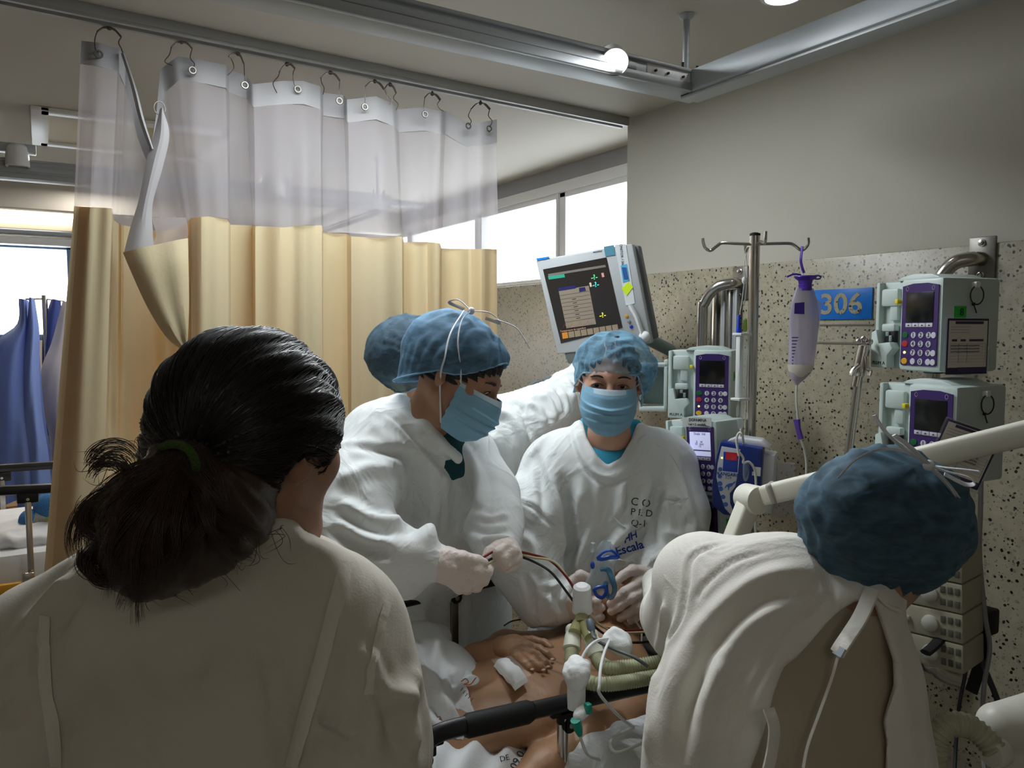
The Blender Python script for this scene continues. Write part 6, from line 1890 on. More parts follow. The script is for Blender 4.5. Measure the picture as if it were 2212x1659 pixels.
# hanging forms
def card(o, x, y, w, h, label, tilt=0):
    M4 = frame(o, x, y)
    t = bpy.data.objects.new('record_card', None); COL.objects.link(t); t.matrix_world = M4
    tag(t, label, 'card')
    I = M4
    MB().box((0, -h * .52, -.001), (w * 1.08, h * 1.08, .0006)).build('clear_sleeve', mat('clear_sleeve', (200, 206, 206), 0.15, alpha=0.22), t, I)
    MB().box((0, -h / 2, 0), (w, h, .0012), .0003).build('border', mat('violet_border', (52, 44, 72), .6), t, I)
    MB().box((0, -h * .46, .0009), (w * .93, h * .84, .0008)).build('form_paper', mat('form_paper', (214, 208, 200), .7), t, I)
    k = MB(); k.box((w * .02, -h * .075, .0015), (w * .68, h * .05, .0004))
    for cx, ww in ((-w * .33, .12), (-w * .12, .12), (w * .20, .34)): k.box((cx, -h * .39, .0015), (w * ww, h * .04, .0004))
    k.box((w * .12, -h * .92, .0015), (w * .70, h * .09, .0004)); k.build('header_bar', mat('header_violet', (62, 56, 84), .6), t, I)
    k = MB()
    for j in range(7): k.box((0, -h * (.45 + .055 * j), .0014), (w * .88, h * .003, .0003))
    for j in range(3): k.box((-w * .2, -h * (.15 + .05 * j), .0014), (w * .45, h * .006, .0003))
    for cx in (-.22, -.02, .44): k.box((w * cx, -h * .62, .0014), (w * .006, h * .34, .0003))
    k.build('ruled_line', mat('ruled_lines', (120, 112, 112), .7), t, I)
    k = MB()
    for j in range(3):
        pts = [M4 @ Vector((-w * .42 + w * .70 * q / 60, -h * (.485 + .055 * j) + h * .010 * math.sin(q * 1.7 + j) * (1 if q % 9 else 0), .0018)) for q in range(61)]
        k.tube(pts, .0005, 4)
    k.build('handwriting', M_ink, t)
    return t
cx_ = Msd.to_3x3() @ Vector((1, 0, 0))
c1 = P(2092, 688, 1.49)
card(c1, cx_ * 1.0, (0, 0, 1), .105, .108, 'laminated handwritten form hanging beside the upper right pump', 0)
c2x = (P(2140, 935, 1.44) - P(2072, 912, 1.46))
card((P(2072, 912, 1.46) + P(2140, 935, 1.44)) / 2, c2x, P(2080, 910, 1.45) - P(2052, 1010, 1.47), .095, .112, 'tilted handwritten form hanging below the white arm')

# 306 sign
def sign():
    p0 = on_plane(1750, 629, 0, WX - .018); p1 = on_plane(1886, 619, 0, WX - .018); q0 = on_plane(1750, 693, 0, WX - .018)
    w = abs(p1[1] - p0[1]); h = (p0[2] - q0[2]) * .99; c = (p0 + p1) / 2; c[2] -= h / 2
    M4 = frame(c, (0, -1, 0), (0, 0, 1))
    t = bpy.data.objects.new('room_sign', None); COL.objects.link(t); t.matrix_world = M4
    tag(t, 'blue rectangular sign reading 306 on the speckled wall', 'sign')
    MB().box((0, 0, 0), (w, h, .003), .0004).build('plate', mat('sign_blue', (10, 112, 204), .35), t, M4)
    text('lettering', '306', h * .95, terrazzo_sign, t, M4 @ Matrix.Translation((w * .02, -h * .02, .0022)) @ Matrix.Diagonal((1.12, 1, 1, 1)), bold=True)
terrazzo_sign = M_terr
sign()
g = MB()
a = on_plane(1745, 702, 0, WX - .016); b = on_plane(1886, 742, 0, WX - .016)
MB_ = MB().box((WX - .0165, (a[1] + b[1]) / 2, a[2]), (.002, abs(a[1] - b[1]), .004)).box((WX - .0165, (a[1] + b[1]) / 2, b[2]), (.002, abs(a[1] - b[1]), .005))
o = MB_.build('trim_4', mat('groove', (120, 114, 100), .6)); o['kind'] = 'structure'

# grab rails with wall plates
def wall_rail(px, py, pts, label, r=.017):
    c = on_plane(px, py, 0, WX - .018)
    t = empty('equipment_rail', c, label, 'wall rail')
    MB().box(c, (.008, .062, .105), .003).build('wall_plate', M_dsteel, t)
    for dz in (-.038, .038):
        MB().lathe([(.009, 0), (.009, .003), (.006, .004), (.0055, .009), (.001, .010)], c + A([-.003, 0, dz]), (-1, 0, 0), 12).build('bolt', M_steel, t)
    MB().tube(smooth_path(pts(c), 8), r, 16).build('rail_tube', M_steel, t)
wall_rail(2122, 560, lambda c: [c, c + A([-.03, .01, 0]), c + A([-.055, .04, -.012]), c + A([-.065, .066, -.06]), c + A([-.065, .07, -.14]), c + A([-.065, .07, -.9]), c + A([-.05, .04, -1.0]), c + A([0, 0, -1.03])], 'bent steel tube fixed by a bolted plate above the upper right pump')
wall_rail(1600, 612, lambda c: [c, c + A([-.03, .01, 0]), c + A([-.055, .05, -.012]), c + A([-.065, .09, -.06]), c + A([-.065, .10, -.14]), c + A([-.065, .10, -.9]), c + A([-.05, .05, -1.0]), c + A([0, 0, -1.03])], 'bent steel tube left of the drip pole, behind the upper pump of the left column')
# vertical service channel
def channel():
    c = on_plane(1568, 760, 0, WX - .02)
    t = empty('service_channel', [c[0], c[1], .4], 'vertical steel channel on the wall behind the left pumps', 'wall channel')
    z1 = on_plane(1560, 627, 0, WX - .02)[2]
    for k, dy in enumerate((-.05, -.028, .0, .03, .05)):
        MB().box((WX - .03 - .004 * (k % 2), c[1] + dy, (z1 + .5) / 2), (.02 + .006 * (k % 2), .018, z1 - .5), .003).build('strip', M_steel if k % 2 else M_alu, t)
channel()

# drip pole with hooks
def drip_pole():
    d = 2.02
    top = P(1631, 508, d); 
    t = empty('drip_pole', [top[0], top[1], 0], 'tall steel drip pole with four bent hooks on top', 'drip pole')
    MB().cyl([top[0], top[1], .12], [top[0], top[1], top[2] - .002], .0135, seg=20).build('pole', M_steel, t)
    MB().lathe([(.0137, 0), (.0137, .006), (.006, .009)], [top[0], top[1], top[2] - .002], (0, 0, 1), 18).build('pole_cap', M_blackm, t)
    f = lambda x, y, dd=0: P(x, y, d + dd)
    h = MB()
    h.tube(smooth_path([f(1632, 528), f(1590, 526), f(1560, 525), f(1548, 532), f(1535, 541), f(1524, 536), f(1519, 524), f(1518, 515)], 5), .0042, 10)
    h.build('hook', M_steel, t)
    MB().tube(smooth_path([f(1640, 527), f(1680, 526), f(1706, 526), f(1716, 530), f(1730, 540), f(1740, 536), f(1746, 526), f(1746, 514)], 5), .0042, 10).build('hook', M_steel, t)
    MB().tube(smooth_path([f(1638, 527, -.01), f(1645, 522, -.06), f(1650, 525, -.10), f(1653, 520, -.12), f(1654, 500, -.12)], 5), .0042, 10).build('hook', M_steel, t)
    MB().tube(smooth_path([f(1626, 530, .01), f(1616, 534, .06), f(1611, 545, .10), f(1610, 530, .12)], 5), .0042, 10).build('hook', M_steel, t)
    for k in range(5):
        a = 2 * math.pi * k / 5
        e = A([top[0] + .22 * math.cos(a), top[1] + .13 * math.sin(a), .05])
        MB().tube([[top[0], top[1], .13], (A([top[0], top[1], .12]) + e) / 2 + A([0, 0, .02]), e + A([0, 0, .02])], .011, 10).build('base_leg', M_steel, t)
        MB().lathe([(.015, -.009), (.024, -.008), (.025, 0), (.024, .008), (.015, .009)], e - A([0, 0, .024]), (math.sin(a), -math.cos(a), 0), 14).build('caster', M_black, t)
    MB().lathe([(.015, 0), (.018, .004), (.018, .05), (.015, .054)], P(1626, 1190, d), (0, 0, 1), 18).build('height_collar', M_dsteel, t)
    return d
drip_pole()
M_violet = mat('violet_plastic', (84, 52, 176), .35, spec=0.5)
M_bag = mat('feed_bag_film', (204, 196, 226), 0.18, alpha=0.62, spec=0.8)
def feed_bag():
    d = 2.0; f = lambda x, y, dd=0: P(x, y, d + dd)
    t = empty('feeding_bag', f(1733, 540), 'clear violet topped feeding bag hanging from the right hook of the drip pole', 'feeding bag')
    MB().tube(smooth_path([f(1733, 532), f(1730, 560), f(1732, 575), f(1737, 590)], 5), .0035, 8, flat=(1.2, .6)).build('hanger', M_violet, t)
    c = f(1740, 596)
    MB().lathe([(.0, 0), (.028, 0), (.029, .003), (.024, .008), (.018, .012), (.016, .022), (.0175, .024), (.0165, .030), (.0175, .033), (.0165, .038), (.0, .038)], c, (0, 0, -1), 24).build('cap', M_violet, t)
    MB().tube(smooth_path([f(1700, 598), f(1716, 592), f(1730, 594)], 4), .0025, 6).tube([f(1765 + 8 * math.cos(a), 599 + 4 * math.sin(a)) for a in np.linspace(0, 2 * math.pi, 13)[:-1]], .0022, 6, closed=True).build('pull_ring', M_violet, t)
    rows = []
    prof = [(623, 1738, 19, .4), (650, 1738, 27, .30), (680, 1737, 32, .28), (720, 1736, 31, .34), (760, 1733, 29, .45), (790, 1730, 27, .6), (805, 1728, 23, .75), (818, 1724, 15, .9), (827, 1722, 6, 1.0), (832, 1721, 3, 1.0)]
    for (y, x, w, fl) in prof:
        r = w * d / FPX
        rows.append([f(x, y) + RIGHT * math.cos(a) * r + F0 * math.sin(a) * r * fl for a in np.linspace(0, 2 * math.pi, 33)[:-1]])
    MB().grid(rows, closed=True).build('bag', M_bag, t)
    fl = []
    MB().grid([[f(1752, 632), f(1776, 656)], [f(1756, 700), f(1770, 706)], [f(1748, 770), f(1757, 768)]]).build('flange', M_bag, t)
    rows = []
    for (y, x, w, g) in [(787, 1730, 27, .58), (800, 1729, 24, .72), (814, 1725, 15, .85), (824, 1722, 6, .9)]:
        r = (w + 1.2) * d / FPX
        rows.append([f(x, y) + RIGHT * math.cos(a) * r + F0 * math.sin(a) * r * (g + .06) for a in np.linspace(0, 2 * math.pi, 25)[:-1]])
    m_ = MB(); m_.grid(rows, closed=True)
    m_.bm.faces.new([v for v in m_.bm.verts[:24]]) if False else None
    m_.build('feed_liquid', mat('cream_feed', (226, 218, 206), .5), t)
    z = lambda x, y: f(x, y) - F0 * .0118
    MB().grid([[z(1713, 655), z(1734, 653)], [z(1712, 678), z(1734, 679)]]).build('bag_label', mat('bag_label', (66, 40, 150), .5), t)
    k = MB()
    for j in range(10): k.grid([[z(1707, 728 + 7 * j), z(1722 + (j * 7) % 9, 728 + 7 * j)], [z(1707, 730 + 7 * j), z(1722 + (j * 7) % 9, 730 + 7 * j)]])
    k.build('printed_scale', mat('scale_print', (70, 50, 140), .6), t)
    MB().tube(smooth_path([f(1721, 830), f(1720, 860), f(1722, 890), f(1724, 910)], 6), .0028, 8).tube(smooth_path([f(1728, 945), f(1738, 975), f(1742, 1010), f(1738, 1060), f(1730, 1100)], 6), .0028, 8).build('drip_tube', M_wl, t)
    MB().tube([f(1721, 906), f(1724, 925), f(1730, 948)], [.011, .008, .009], 8, flat=(1, .6)).build('clamp', mat('clamp_violet', (98, 72, 168), .5), t)
feed_bag()
def burette():
    d = 1.96; f = lambda x, y: P(x, y, d)
    t = empty('drip_burette', f(1602, 660), 'white framed measuring chamber hanging left of the drip pole', 'burette')
    MB().tube(smooth_path([f(1612, 545), f(1607, 575), f(1608, 600), f(1604, 640), f(1598, 680)], 6), .0010, 6).tube(smooth_path([f(1612, 548), f(1614, 580), f(1612, 620), f(1608, 660)], 6), .0010, 6).build('cord', M_wl, t)
    MB().lathe([(.003, 0), (.006, .004), (.0065, .012), (.003, .018)], f(1608, 598), (0, 0, -1), 10).build('bead', M_whitepl, t)
    MB().lathe([(.002, 0), (.004, .003), (.0042, .03), (.0062, .034), (.0062, .05), (.003, .052)], f(1596, 680), (0, 0, -1), 14).build('blue_port', mat('blue_port', (20, 60, 200), .4), t)
    MB().lathe([(.002, 0), (.005, .004), (.0055, .03), (.003, .034)], f(1610, 688), (0, 0, -1), 14).build('green_port', mat('lime_port', (130, 170, 60), .4, alpha=.8), t)
    MB().box(f(1603, 722), (.040, .030, .007), .002).box(f(1599, 862), (.040, .030, .007), .002).build('frame_end', M_whitepl, t)
    MB().box(f(1597, 792), (.014, .014, .158), .002).build('frame_side', M_whitepl, t)
    MB().cyl(f(1607, 726), f(1604, 858), .015, seg=20).build('chamber', mat('burette_clear', (200, 214, 214), .1, alpha=.25), t)
    MB().lathe([(.010, 0), (.011, .03), (.006, .07), (.002, .075)], f(1600, 866), (0, 0, -1), 16).build('drip_chamber', MATS['burette_clear'], t)
    MB().tube(smooth_path([f(1600, 925), f(1598, 960), f(1600, 985)], 4), .0022, 6).build('drip_tube', M_wl, t)
burette()

# second pole with clamp
def clamp_pole():
    t = empty('support_rod', P(1862, 745, 1.70), 'thin steel rod with a hinged double hook clamp, leaning left of the right pumps', 'steel rod')
    MB().tube([P(1857, 800, 1.70), P(1846, 880, 1.70), P(1832, 985, 1.70), P(1800, 1200, 1.70)], .0085, 14).build('rod', M_steel, t)
    MB().lathe([(.006, 0), (.0135, .004), (.0145, .05), (.012, .07), (.0105, .072), (.0105, .095)], P(1867, 745, 1.70), P(1856, 800, 1.70) - P(1867, 745, 1.70), 16).build('clamp_head', M_steel, t)
    for (x, y) in ((1855, 738), (1866, 732), (1878, 738)): MB().ball(P(x, y, 1.685), .008, 12).build('hinge', M_steel, t)
    for pts in ([(1872, 770), (1874, 795), (1880, 800), (1877, 812)], [(1855, 788), (1845, 797), (1840, 805), (1838, 812)]):
        MB().tube(smooth_path([P(x, y, 1.68) for x, y in pts], 5), .0045, 8).build('hook', M_steel, t)
clamp_pole()

# swing arm
M_arm = mat('ivory_arm', (224, 222, 208), .4)
def swing_arm():
    t = empty('swing_arm', P(1625, 1078, 1.62), 'ivory jointed support arm crossing in front of the right pumps', 'support arm')
    a, b = P(1650, 1070, 1.60), P(2260, 925, 1.26)
    e = (A(b) - A(a)); e /= np.linalg.norm(e)
    def bar(p, q, w, h, name, m):
        p = A(p); q = A(q); L_ = np.linalg.norm(q - p); M4 = frame((p + q) / 2, Vector(q - p), (0, 0, 1))
        return MB().box((0, 0, 0), (L_, h, w), .008, seg=3).build(name, m, t, M4)
    bar(a, b, .042, .042, 'upper_arm', M_arm)
    bar(P(1663, 1066, 1.585), P(1677, 1062, 1.578), .044, .044, 'sleeve', mat('grey_sleeve', (176, 172, 164), .4))
    bar(P(1622, 1075, 1.62), P(1568, 1215, 1.60), .036, .044, 'lower_arm', M_arm)
    c = P(1626, 1078, 1.615); n = (-FWD * .9 + RIGHT * .28)
    MB().lathe([(.0, -.03), (.028, -.03), (.030, -.026), (.030, .020), (.0285, .024), (.0, .025)], c, n, 32).build('joint', M_arm, t)
swing_arm()

# enteral feeding pump
def feed_pump():
    c = P(1592, 1035, 1.92)
    M4 = faceframe(c, 236, roll=-2)
    t = bpy.data.objects.new('feeding_pump', None); COL.objects.link(t); t.matrix_world = Matrix.Translation(Vector([float(q) for q in c]))
    tag(t, 'blue feeding pump with a kangaroo picture and red display on the drip pole', 'feeding pump')
    M_b = mat('deep_blue_housing', (20, 48, 128), .35)
    w, h = .120, .182
    ol = [(-w * .38, h * .5), (w * .48, h * .46), (w * .48, -h * .48), (-w * .22, -h * .52), (-w * .48, -h * .40), (-w * .50, -h * .1), (-w * .44, h * .3)]
    MB().prism(ol, -.05, .006, .006).build('housing', M_b, t, M4)
    MB().lathe([(.0, .0), (.026, 0), (.030, .006), (.024, .0065), (.020, .001), (0, .001)], (.030, -.042, .0055), (0, 0, 1), 28).build('rotor_recess', mat('dark_recess', (12, 20, 50), .4), t, M4)
    pl = [(-w * .34, h * .44), (w * .04, h * .42), (w * .02, h * .1), (-w * .02, -h * .1), (-w * .12, -h * .20), (-w * .10, -h * .34), (-w * .02, -h * .46), (-w * .07, -h * .50), (-w * .20, -h * .42), (-w * .33, -h * .2), (-w * .41, 0), (-w * .40, h * .2)]
    pn = MB().prism(pl, .0058, .0078, .0005).build('white_panel', mat('white_panel', (216, 220, 230), .35), t, M4)
    MB().box((-w * .14, h * .235, .0080), (w * .30, h * .27, .0012), .002).build('blue_field', mat('bright_blue', (16, 70, 190), .35), pn, M4)
    MB().box((-w * .13, h * .315, .0088), (w * .23, h * .105, .0012), .0004).build('display', mat('red_display', (130, 28, 30), .25, emit=.25, emit_c=(180, 30, 30)), pn, M4)
    text('lettering', 'KANGAROO', h * .062, M_blueprint, pn, M4 @ Matrix.Translation((-w * .13, h * .06, .0083)), bold=True)
    text('lettering', '324', h * .06, mat('grey_print', (150, 156, 166), .6), pn, M4 @ Matrix.Translation((-w * .17, h * .015, .0083)), bold=True)
    for (x, y, r) in ((-w * .34, h * .12, .0055), (-w * .34, h * .02, .0055), (-w * .33, -h * .08, .0062), (-w * .31, -h * .15, .0062), (-w * .25, -h * .26, .0058), (-w * .19, -h * .36, .0060)):
        key(pn, M4 @ Matrix.Translation((0, 0, .0078)), x, y, r, M_bkey)
    key(pn, M4 @ Matrix.Translation((0, 0, .0078)), -w * .32, h * .28, .002, M_led)
    kg = [(-.010, .000), (-.004, .004), (.004, .006), (.008, .010), (.010, .012), (.011, .008), (.0095, .006), (.006, .0035), (.004, -.001), (.002, -.003), (-.001, -.004), (-.004, -.010), (-.003, -.013), (-.006, -.013), (-.0065, -.006), (-.009, -.004), (-.013, -.010), (-.0145, -.0095), (-.0115, -.002)]
    MB().prism([(-w * .11 + x, -h * .085 + y) for x, y in kg], .0079, .0084).build('emblem', mat('emblem_blue', (50, 110, 200), .5), pn, M4)
    MB().box((.052, -.01, -.065), (.065, .150, .075), .006).build('rear_housing', mat('white_housing', (214, 216, 222), .4), t, M4)
    MB().prism([(-.035, .088), (.07, .082), (.05, .098), (-.01, .101)], -.085, -.02, .002).build('top_cover', MATS['white_housing'], t, M4)
    MB().lathe([(.004, 0), (.0085, .003), (.0080, .03), (.006, .045), (.003, .05)], (.022, .050, .012), (0, -1, 0), 16).build('drip_chamber', MATS['burette_clear'], t, M4)
    MB().box((.034, .035, .008), (.012, .02, .004), .001).box((.022, -.012, .010), (.03, .012, .012), .003).build('tube_holder', M_b, t, M4)
    MB().box((.046, .026, .0075), (.020, .022, .001)).build('sticker', M_whitepl, t, M4)
    f = lambda x, y, d=1.88: P(x, y, d)
    MB().tube(smooth_path([f(1596, 985), f(1591, 950), f(1597, 935), f(1604, 942), f(1606, 960, 1.92)], 6), .003, 8).tube(smooth_path([f(1598, 978), f(1606, 990), f(1606, 1000), f(1618, 998), f(1630, 1015), f(1633, 1050), f(1632, 1100), f(1632, 1175)], 6), .003, 8).build('feed_tube', M_wl, t)
    MB().tube(smooth_path([f(1632, 955, 1.98), f(1650, 955, 1.98), f(1664, 968, 1.98), f(1668, 985, 1.98), f(1658, 1000, 1.98)], 6), .002, 8).build('feed_tube', M_wl, t)
    bg = MB(); bg.box((.105, -.03, -.09), (.05, .14, .012), .004); bg.build('plastic_bag', mat('clear_bag', (190, 190, 196), .2, alpha=.35), t, M4)
M_bkey = mat('blue_key', (60, 110, 196), .4)
feed_pump()
# ================================================================ monitor, cables, boom, devices
def monitor():
    O = P(1258, 640, 2.44)
    xa = P(1352, 527, 2.40) - P(1157, 562, 2.50); ya = P(1157, 562, 2.48) - P(1200, 765, 2.50)
    M4 = frame(O, xa, ya)
    w = .302; h = .300
    t = bpy.data.objects.new('patient_monitor', None); COL.objects.link(t); t.matrix_world = M4
    tag(t, 'tilted grey patient monitor with a dark lit screen and blue and yellow stickers', 'monitor')
    M_h = mat('monitor_grey', (176, 180, 182), .4); M_hd = mat('monitor_back', (104, 108, 112), .5)
    def px(x, y):   # picture point on the monitor face, in local coordinates
        n = np.array(M4.to_3x3() @ Vector((0, 0, 1))); r = ray_dir(x, y); k = ((O - CAM) @ n) / (r @ n)
        q = M4.inverted() @ Vector(CAM + r * k); return q.x, q.y
    def quad(x0, y0, x1, y1):
        return None
    TL, TR, BR, BL = px(1157, 562), px(1366, 526), px(1408, 742), px(1203, 765)
    MB().prism([TL, TR, BR, BL], -.05, 0, .006).build('housing', M_h, t, M4)
    MB().prism([(TL[0] * .85, TL[1] * .88), (TR[0] * 1.0 + .012, TR[1] * .97), (BR[0] + .012, BR[1] * .95), (BL[0] * .85, BL[1] * .9)], -.095, -.045, .008).build('back_housing', M_hd, t, M4)
    S = [px(1173, 582), px(1310, 556), px(1345, 708), px(1212, 742)]
    sc = MB().prism(S, .0, .0015).build('screen', mat('monitor_screen', (46, 42, 40), .18, emit=.10, emit_c=(60, 54, 50)), t, M4)
    e = lambda n, c, k=.35: mat(n, c, .4, emit=k, emit_c=c)
    def sq(pts, m, name, z=.0018, z1=.0022): return MB().prism([px(*p) for p in pts], z, z1).build(name, m, sc, M4)
    sq([(1184, 592), (1308, 572), (1309, 577), (1185, 597)], e('menu_bar', (110, 104, 98)), 'menu_bar')
    sq([(1184, 597), (1219, 592), (1221, 599), (1186, 604)], e('green_field', (48, 150, 124)), 'green_field')
    sq([(1207, 628), (1272, 617), (1288, 700), (1224, 709)], e('list_window', (128, 118, 104)), 'list_window')
    sq([(1206, 622), (1243, 616), (1244, 623), (1207, 629)], e('window_title', (34, 34, 88)), 'window_title', .0021, .0025)
    sq([(1251, 622), (1264, 620), (1266, 628), (1252, 631)], e('window_title', (34, 34, 88)), 'window_title', .0024, .0028)
    for j in range(8):
        y = 638 + 8.2 * j; x = 1210 + 1.7 * j
        sq([(x, y), (x + 62, y - 10), (x + 62.2, y - 9), (x + .2, y + 1)], e('list_line', (96, 88, 78)), 'list_line', .0024, .0026)
    for j in range(6):
        y = 646 + 8.2 * j; x = 1236 + 1.8 * j
        sq([(x, y), (x + 9, y - 1.5), (x + 9, y), (x, y + 1.5)], M_ink, 'list_entry', .0024, .0026)
    for (x, y, c, nm) in ((1284, 599, (80, 190, 120), 'green'), (1287, 615, (70, 190, 180), 'cyan'), (1302, 681, (206, 196, 60), 'yellow')):
        q = px(x, y); text('lettering', '-?-', .022, e(nm + '_mark', c, .8), sc, M4 @ Matrix.Translation((q[0], q[1], .002)), bold=True)
    sq([(1299, 590), (1304, 589), (1306, 598), (1301, 599)], e('small_icon', (200, 150, 140)), 'icon'); sq([(1273, 611), (1277, 610), (1279, 619), (1275, 620)], e('small_icon2', (200, 190, 160)), 'icon')
    text('lettering', 'Temperatura de superficie', .008, e('orange_text', (190, 150, 120), .4), sc, M4 @ Matrix.Translation((px(1238, 712)[0], px(1238, 712)[1], .002)))
    q = px(1226, 704); pts = []
    for k in range(60):
        xx = 1216 + k * 1.1; yy = 707 - k * .15 + (6 * math.exp(-((k % 15) - 4) ** 2 / 3.) * -1) ; qq = px(xx, yy); pts.append(M4 @ Vector((qq[0], qq[1], .0022)))
    MB().tube(pts, .0004, 4).build('trace', e('red_trace', (130, 50, 46), .5), sc)
    for j in range(9):
        x = 1214 + j * 13.5; y = 719 - j * 2.1
        sq([(x, y), (x + 12, y - 1.9), (x + 14, y + 11), (x + 2, y + 13)], e('orange_key', (186, 120, 40)) if j == 0 else e('beige_key', (132, 118, 100)), 'screen_key')
    def st(pts, m, name, z=.0005): return MB().prism([px(*p) for p in pts], z, z + .0012).build(name, m, t, M4)
    st([(1159, 558), (1186, 554), (1187, 558), (1160, 563)], mat('blue_alarm_lamp', (30, 130, 220), .3), 'lamp_strip')
    st([(1304, 533), (1326, 529), (1329, 551), (1308, 554)], mat('dull_blue', (84, 140, 160), .4), 'corner_label')
    st([(1328, 529), (1352, 527), (1372, 655), (1352, 660)], mat('white_side_panel', (206, 212, 214), .4), 'side_panel')
    st([(1341, 574), (1354, 570), (1360, 606), (1346, 610)], mat('sky_sticker', (86, 170, 206), .5), 'blue_sticker', .0018)
    for k in range(4): st([(1343.5 + k * 2.6, 578), (1344.8 + k * 2.6, 577.6), (1349.8 + k * 2.6, 603), (1348.5 + k * 2.6, 603.4)], M_blueprint, 'print', .0032)
    st([(1343, 623), (1358, 609), (1368, 620), (1354, 639)], mat('neon_sticker', (206, 232, 40), .5), 'yellow_sticker', .0018)
    text('lettering', 'MONITOR / 306', .011, M_ink, t, M4 @ Matrix.Translation((px(1343, 548)[0], px(1343, 548)[1], .0020)) @ Matrix.Rotation(R(-92), 4, 'Z'))
    text('lettering', 'monitor', .009, M_ink, t, M4 @ Matrix.Translation((px(1291, 543)[0], px(1291, 543)[1], .0006)))
    M5 = M4 @ Matrix.Translation((0, 0, .0005))
    for (x, y, c) in ((1354, 683, 'amber'), (1359, 695, 'grey'), (1364, 706, 'blue')):
        q = px(x, y); mm = {'amber': mat('amber_button', (200, 140, 30), .4), 'grey': mat('grey_button', (120, 122, 110), .4), 'blue': mat('blue_button', (20, 50, 150), .4)}[c]
        MB().lathe([(.0058, 0), (.0056, .002), (.004, .003), (.0001, .003)], (q[0], q[1], 0), (0, 0, 1), 14).build('button', mm, t, M5)
    # grip on the right edge and the turning knob
    MB().tube([M4 @ Vector((*px(x, y), z)) for x, y, z in [(1362, 660, .004), (1376, 684, .010), (1384, 706, .012), (1390, 724, .010)]], [.016, .013, .012, .010], 12, flat=(1, .5)).build('grip', M_whitepl, t)
    MB().ball(M4 @ Vector((*px(1393, 727), .006)), .018, 16).build('knob', M_whitepl, t)
    MB().tube([M4 @ Vector((0, -.05, -.09)), M4 @ Vector((.05, -.10, -.20)), [WX - .02, O[1] + .05, O[2] - .18]], .022, 14).build('wall_arm', M_pump_d, t)
    MB().prism([px(1218, 764), px(1262, 757), px(1262, 782), px(1226, 786)], -.045, -.005, .003).build('stand_neck', mat('neck_grey', (96, 100, 100), .5), t, M4)
monitor()

def cable_block():
    t = empty('module_rack', P(1195, 840, 2.56), 'grey connector block with plugged cables under the monitor', 'module rack')
    c = P(1230, 838, 2.60); M4 = faceframe(c, 215)
    MB().box((0, 0, -.03), (.13, .085, .07), .006).build('housing', M_alu, t, M4)
    for i, (x, y) in enumerate([(1182, 818), (1185, 836), (1184, 852), (1178, 868)]):
        a, b = P(x + 16, y, 2.50), P(x - 14, y + 4, 2.46)
        MB().lathe([(.010, 0), (.012, .01), (.011, .03), (.007, .04), (.004, .052)], a, b - a, 14).build('plug', M_grey_c, t)
        MB().tube(smooth_path([b, P(x - 34, y + 14, 2.45), P(x - 42, y + 40, 2.45), P(x - 32, y + 70, 2.45), P(x - 20, y + 120, 2.46)], 6), .0045, 8).build('cable', M_grey_c, t)
M_grey_c = mat('grey_cable_plastic', (98, 108, 114), .45)
cable_block()
def side_bracket():
    t = empty('shelf_bracket', P(1412, 850, 2.22), 'pale open bracket between the facing nurse and the upper left pump', 'bracket')
    b = MB(); M4 = faceframe(P(1412, 832, 2.25), 225)
    for c, s in (((-.035, 0, 0), (.010, .13, .05)), ((.035, 0, 0), (.010, .15, .05)), ((0, .06, 0), (.08, .012, .05)), ((0, -.068, 0), (.08, .014, .05))): b.box(c, s, .003)
    b.build('frame', M_pump, t, M4)
    MB().box((0, -.002, -.02), (.06, .11, .006)).build('back_plate', M_pump_d, t, M4)
    MB().tube([P(1412, 775, 2.26), P(1440, 800, 2.26)], .010, 10).build('tube', M_pump_d, t)
side_bracket()

# ceiling boom with lamp: near bay
def boom(corner, x_from, y_to, label, zt, zb, w=.075, rod=True, yaw=0.0):
    t = empty('service_boom', [corner[0], corner[1], ZC], label, 'ceiling boom')
    cx, cy = corner; h = zt - zb; zm = (zt + zb) / 2
    My = Matrix.Translation((cx, cy, 0)) @ Matrix.Rotation(yaw, 4, 'Z') @ Matrix.Translation((-cx, -cy, 0))
    a = MB(); a.box(((x_from + cx) / 2, cy, zm), (cx - x_from, w, h), .004); a.build('beam', M_alu_w, t, My)
    MB().box(((x_from + cx) / 2, cy - w / 2 - .003, zt - .004), (cx - x_from, .012, .008), .002).box(((x_from + cx) / 2, cy - w / 2 - .003, zb + .010), (cx - x_from, .014, .020), .003).build('edge_profile', M_alu, t, My)
    MB().box(((x_from + cx) / 2 - .1, cy - w / 2 - .001, zm + .004), (cx - x_from - .3, .006, h * .3), .001).build('cable_slot', M_alu, t, My)
    b = MB(); b.box((cx - w / 2, (cy + y_to) / 2, zm), (w, abs(cy - y_to), h), .004); b.build('beam', M_alu_w, t)
    MB().box((cx - w / 2, (cy + y_to) / 2, zb - .004), (w * .8, abs(cy - y_to), .008), .002).build('edge_profile', M_alu, t)
    if rod:
        c = (cx - .05, cy - .0)
        MB().cyl([c[0], c[1], zt - .005], [c[0], c[1], ZC], .0085).build('suspension_rod', M_alu_w, t)
        MB().lathe([(.010, 0), (.016, .004), (.020, .012)], [c[0], c[1], ZC - .013], (0, 0, 1), 18).build('rod_flange', M_alu_w, t)
        for dx in (-.03, .02): MB().cyl([c[0] + dx, c[1] - .02, zt], [c[0] + dx, c[1] - .02, zt + .022], .0035).build('bolt', M_blackm, t)
    return t
co = P(1512, 171, 1.98)
cb_ = P(1512, 216, 1.98)
_l = pz(700, 20, cb_[2]) + A([0, .0375, 0])
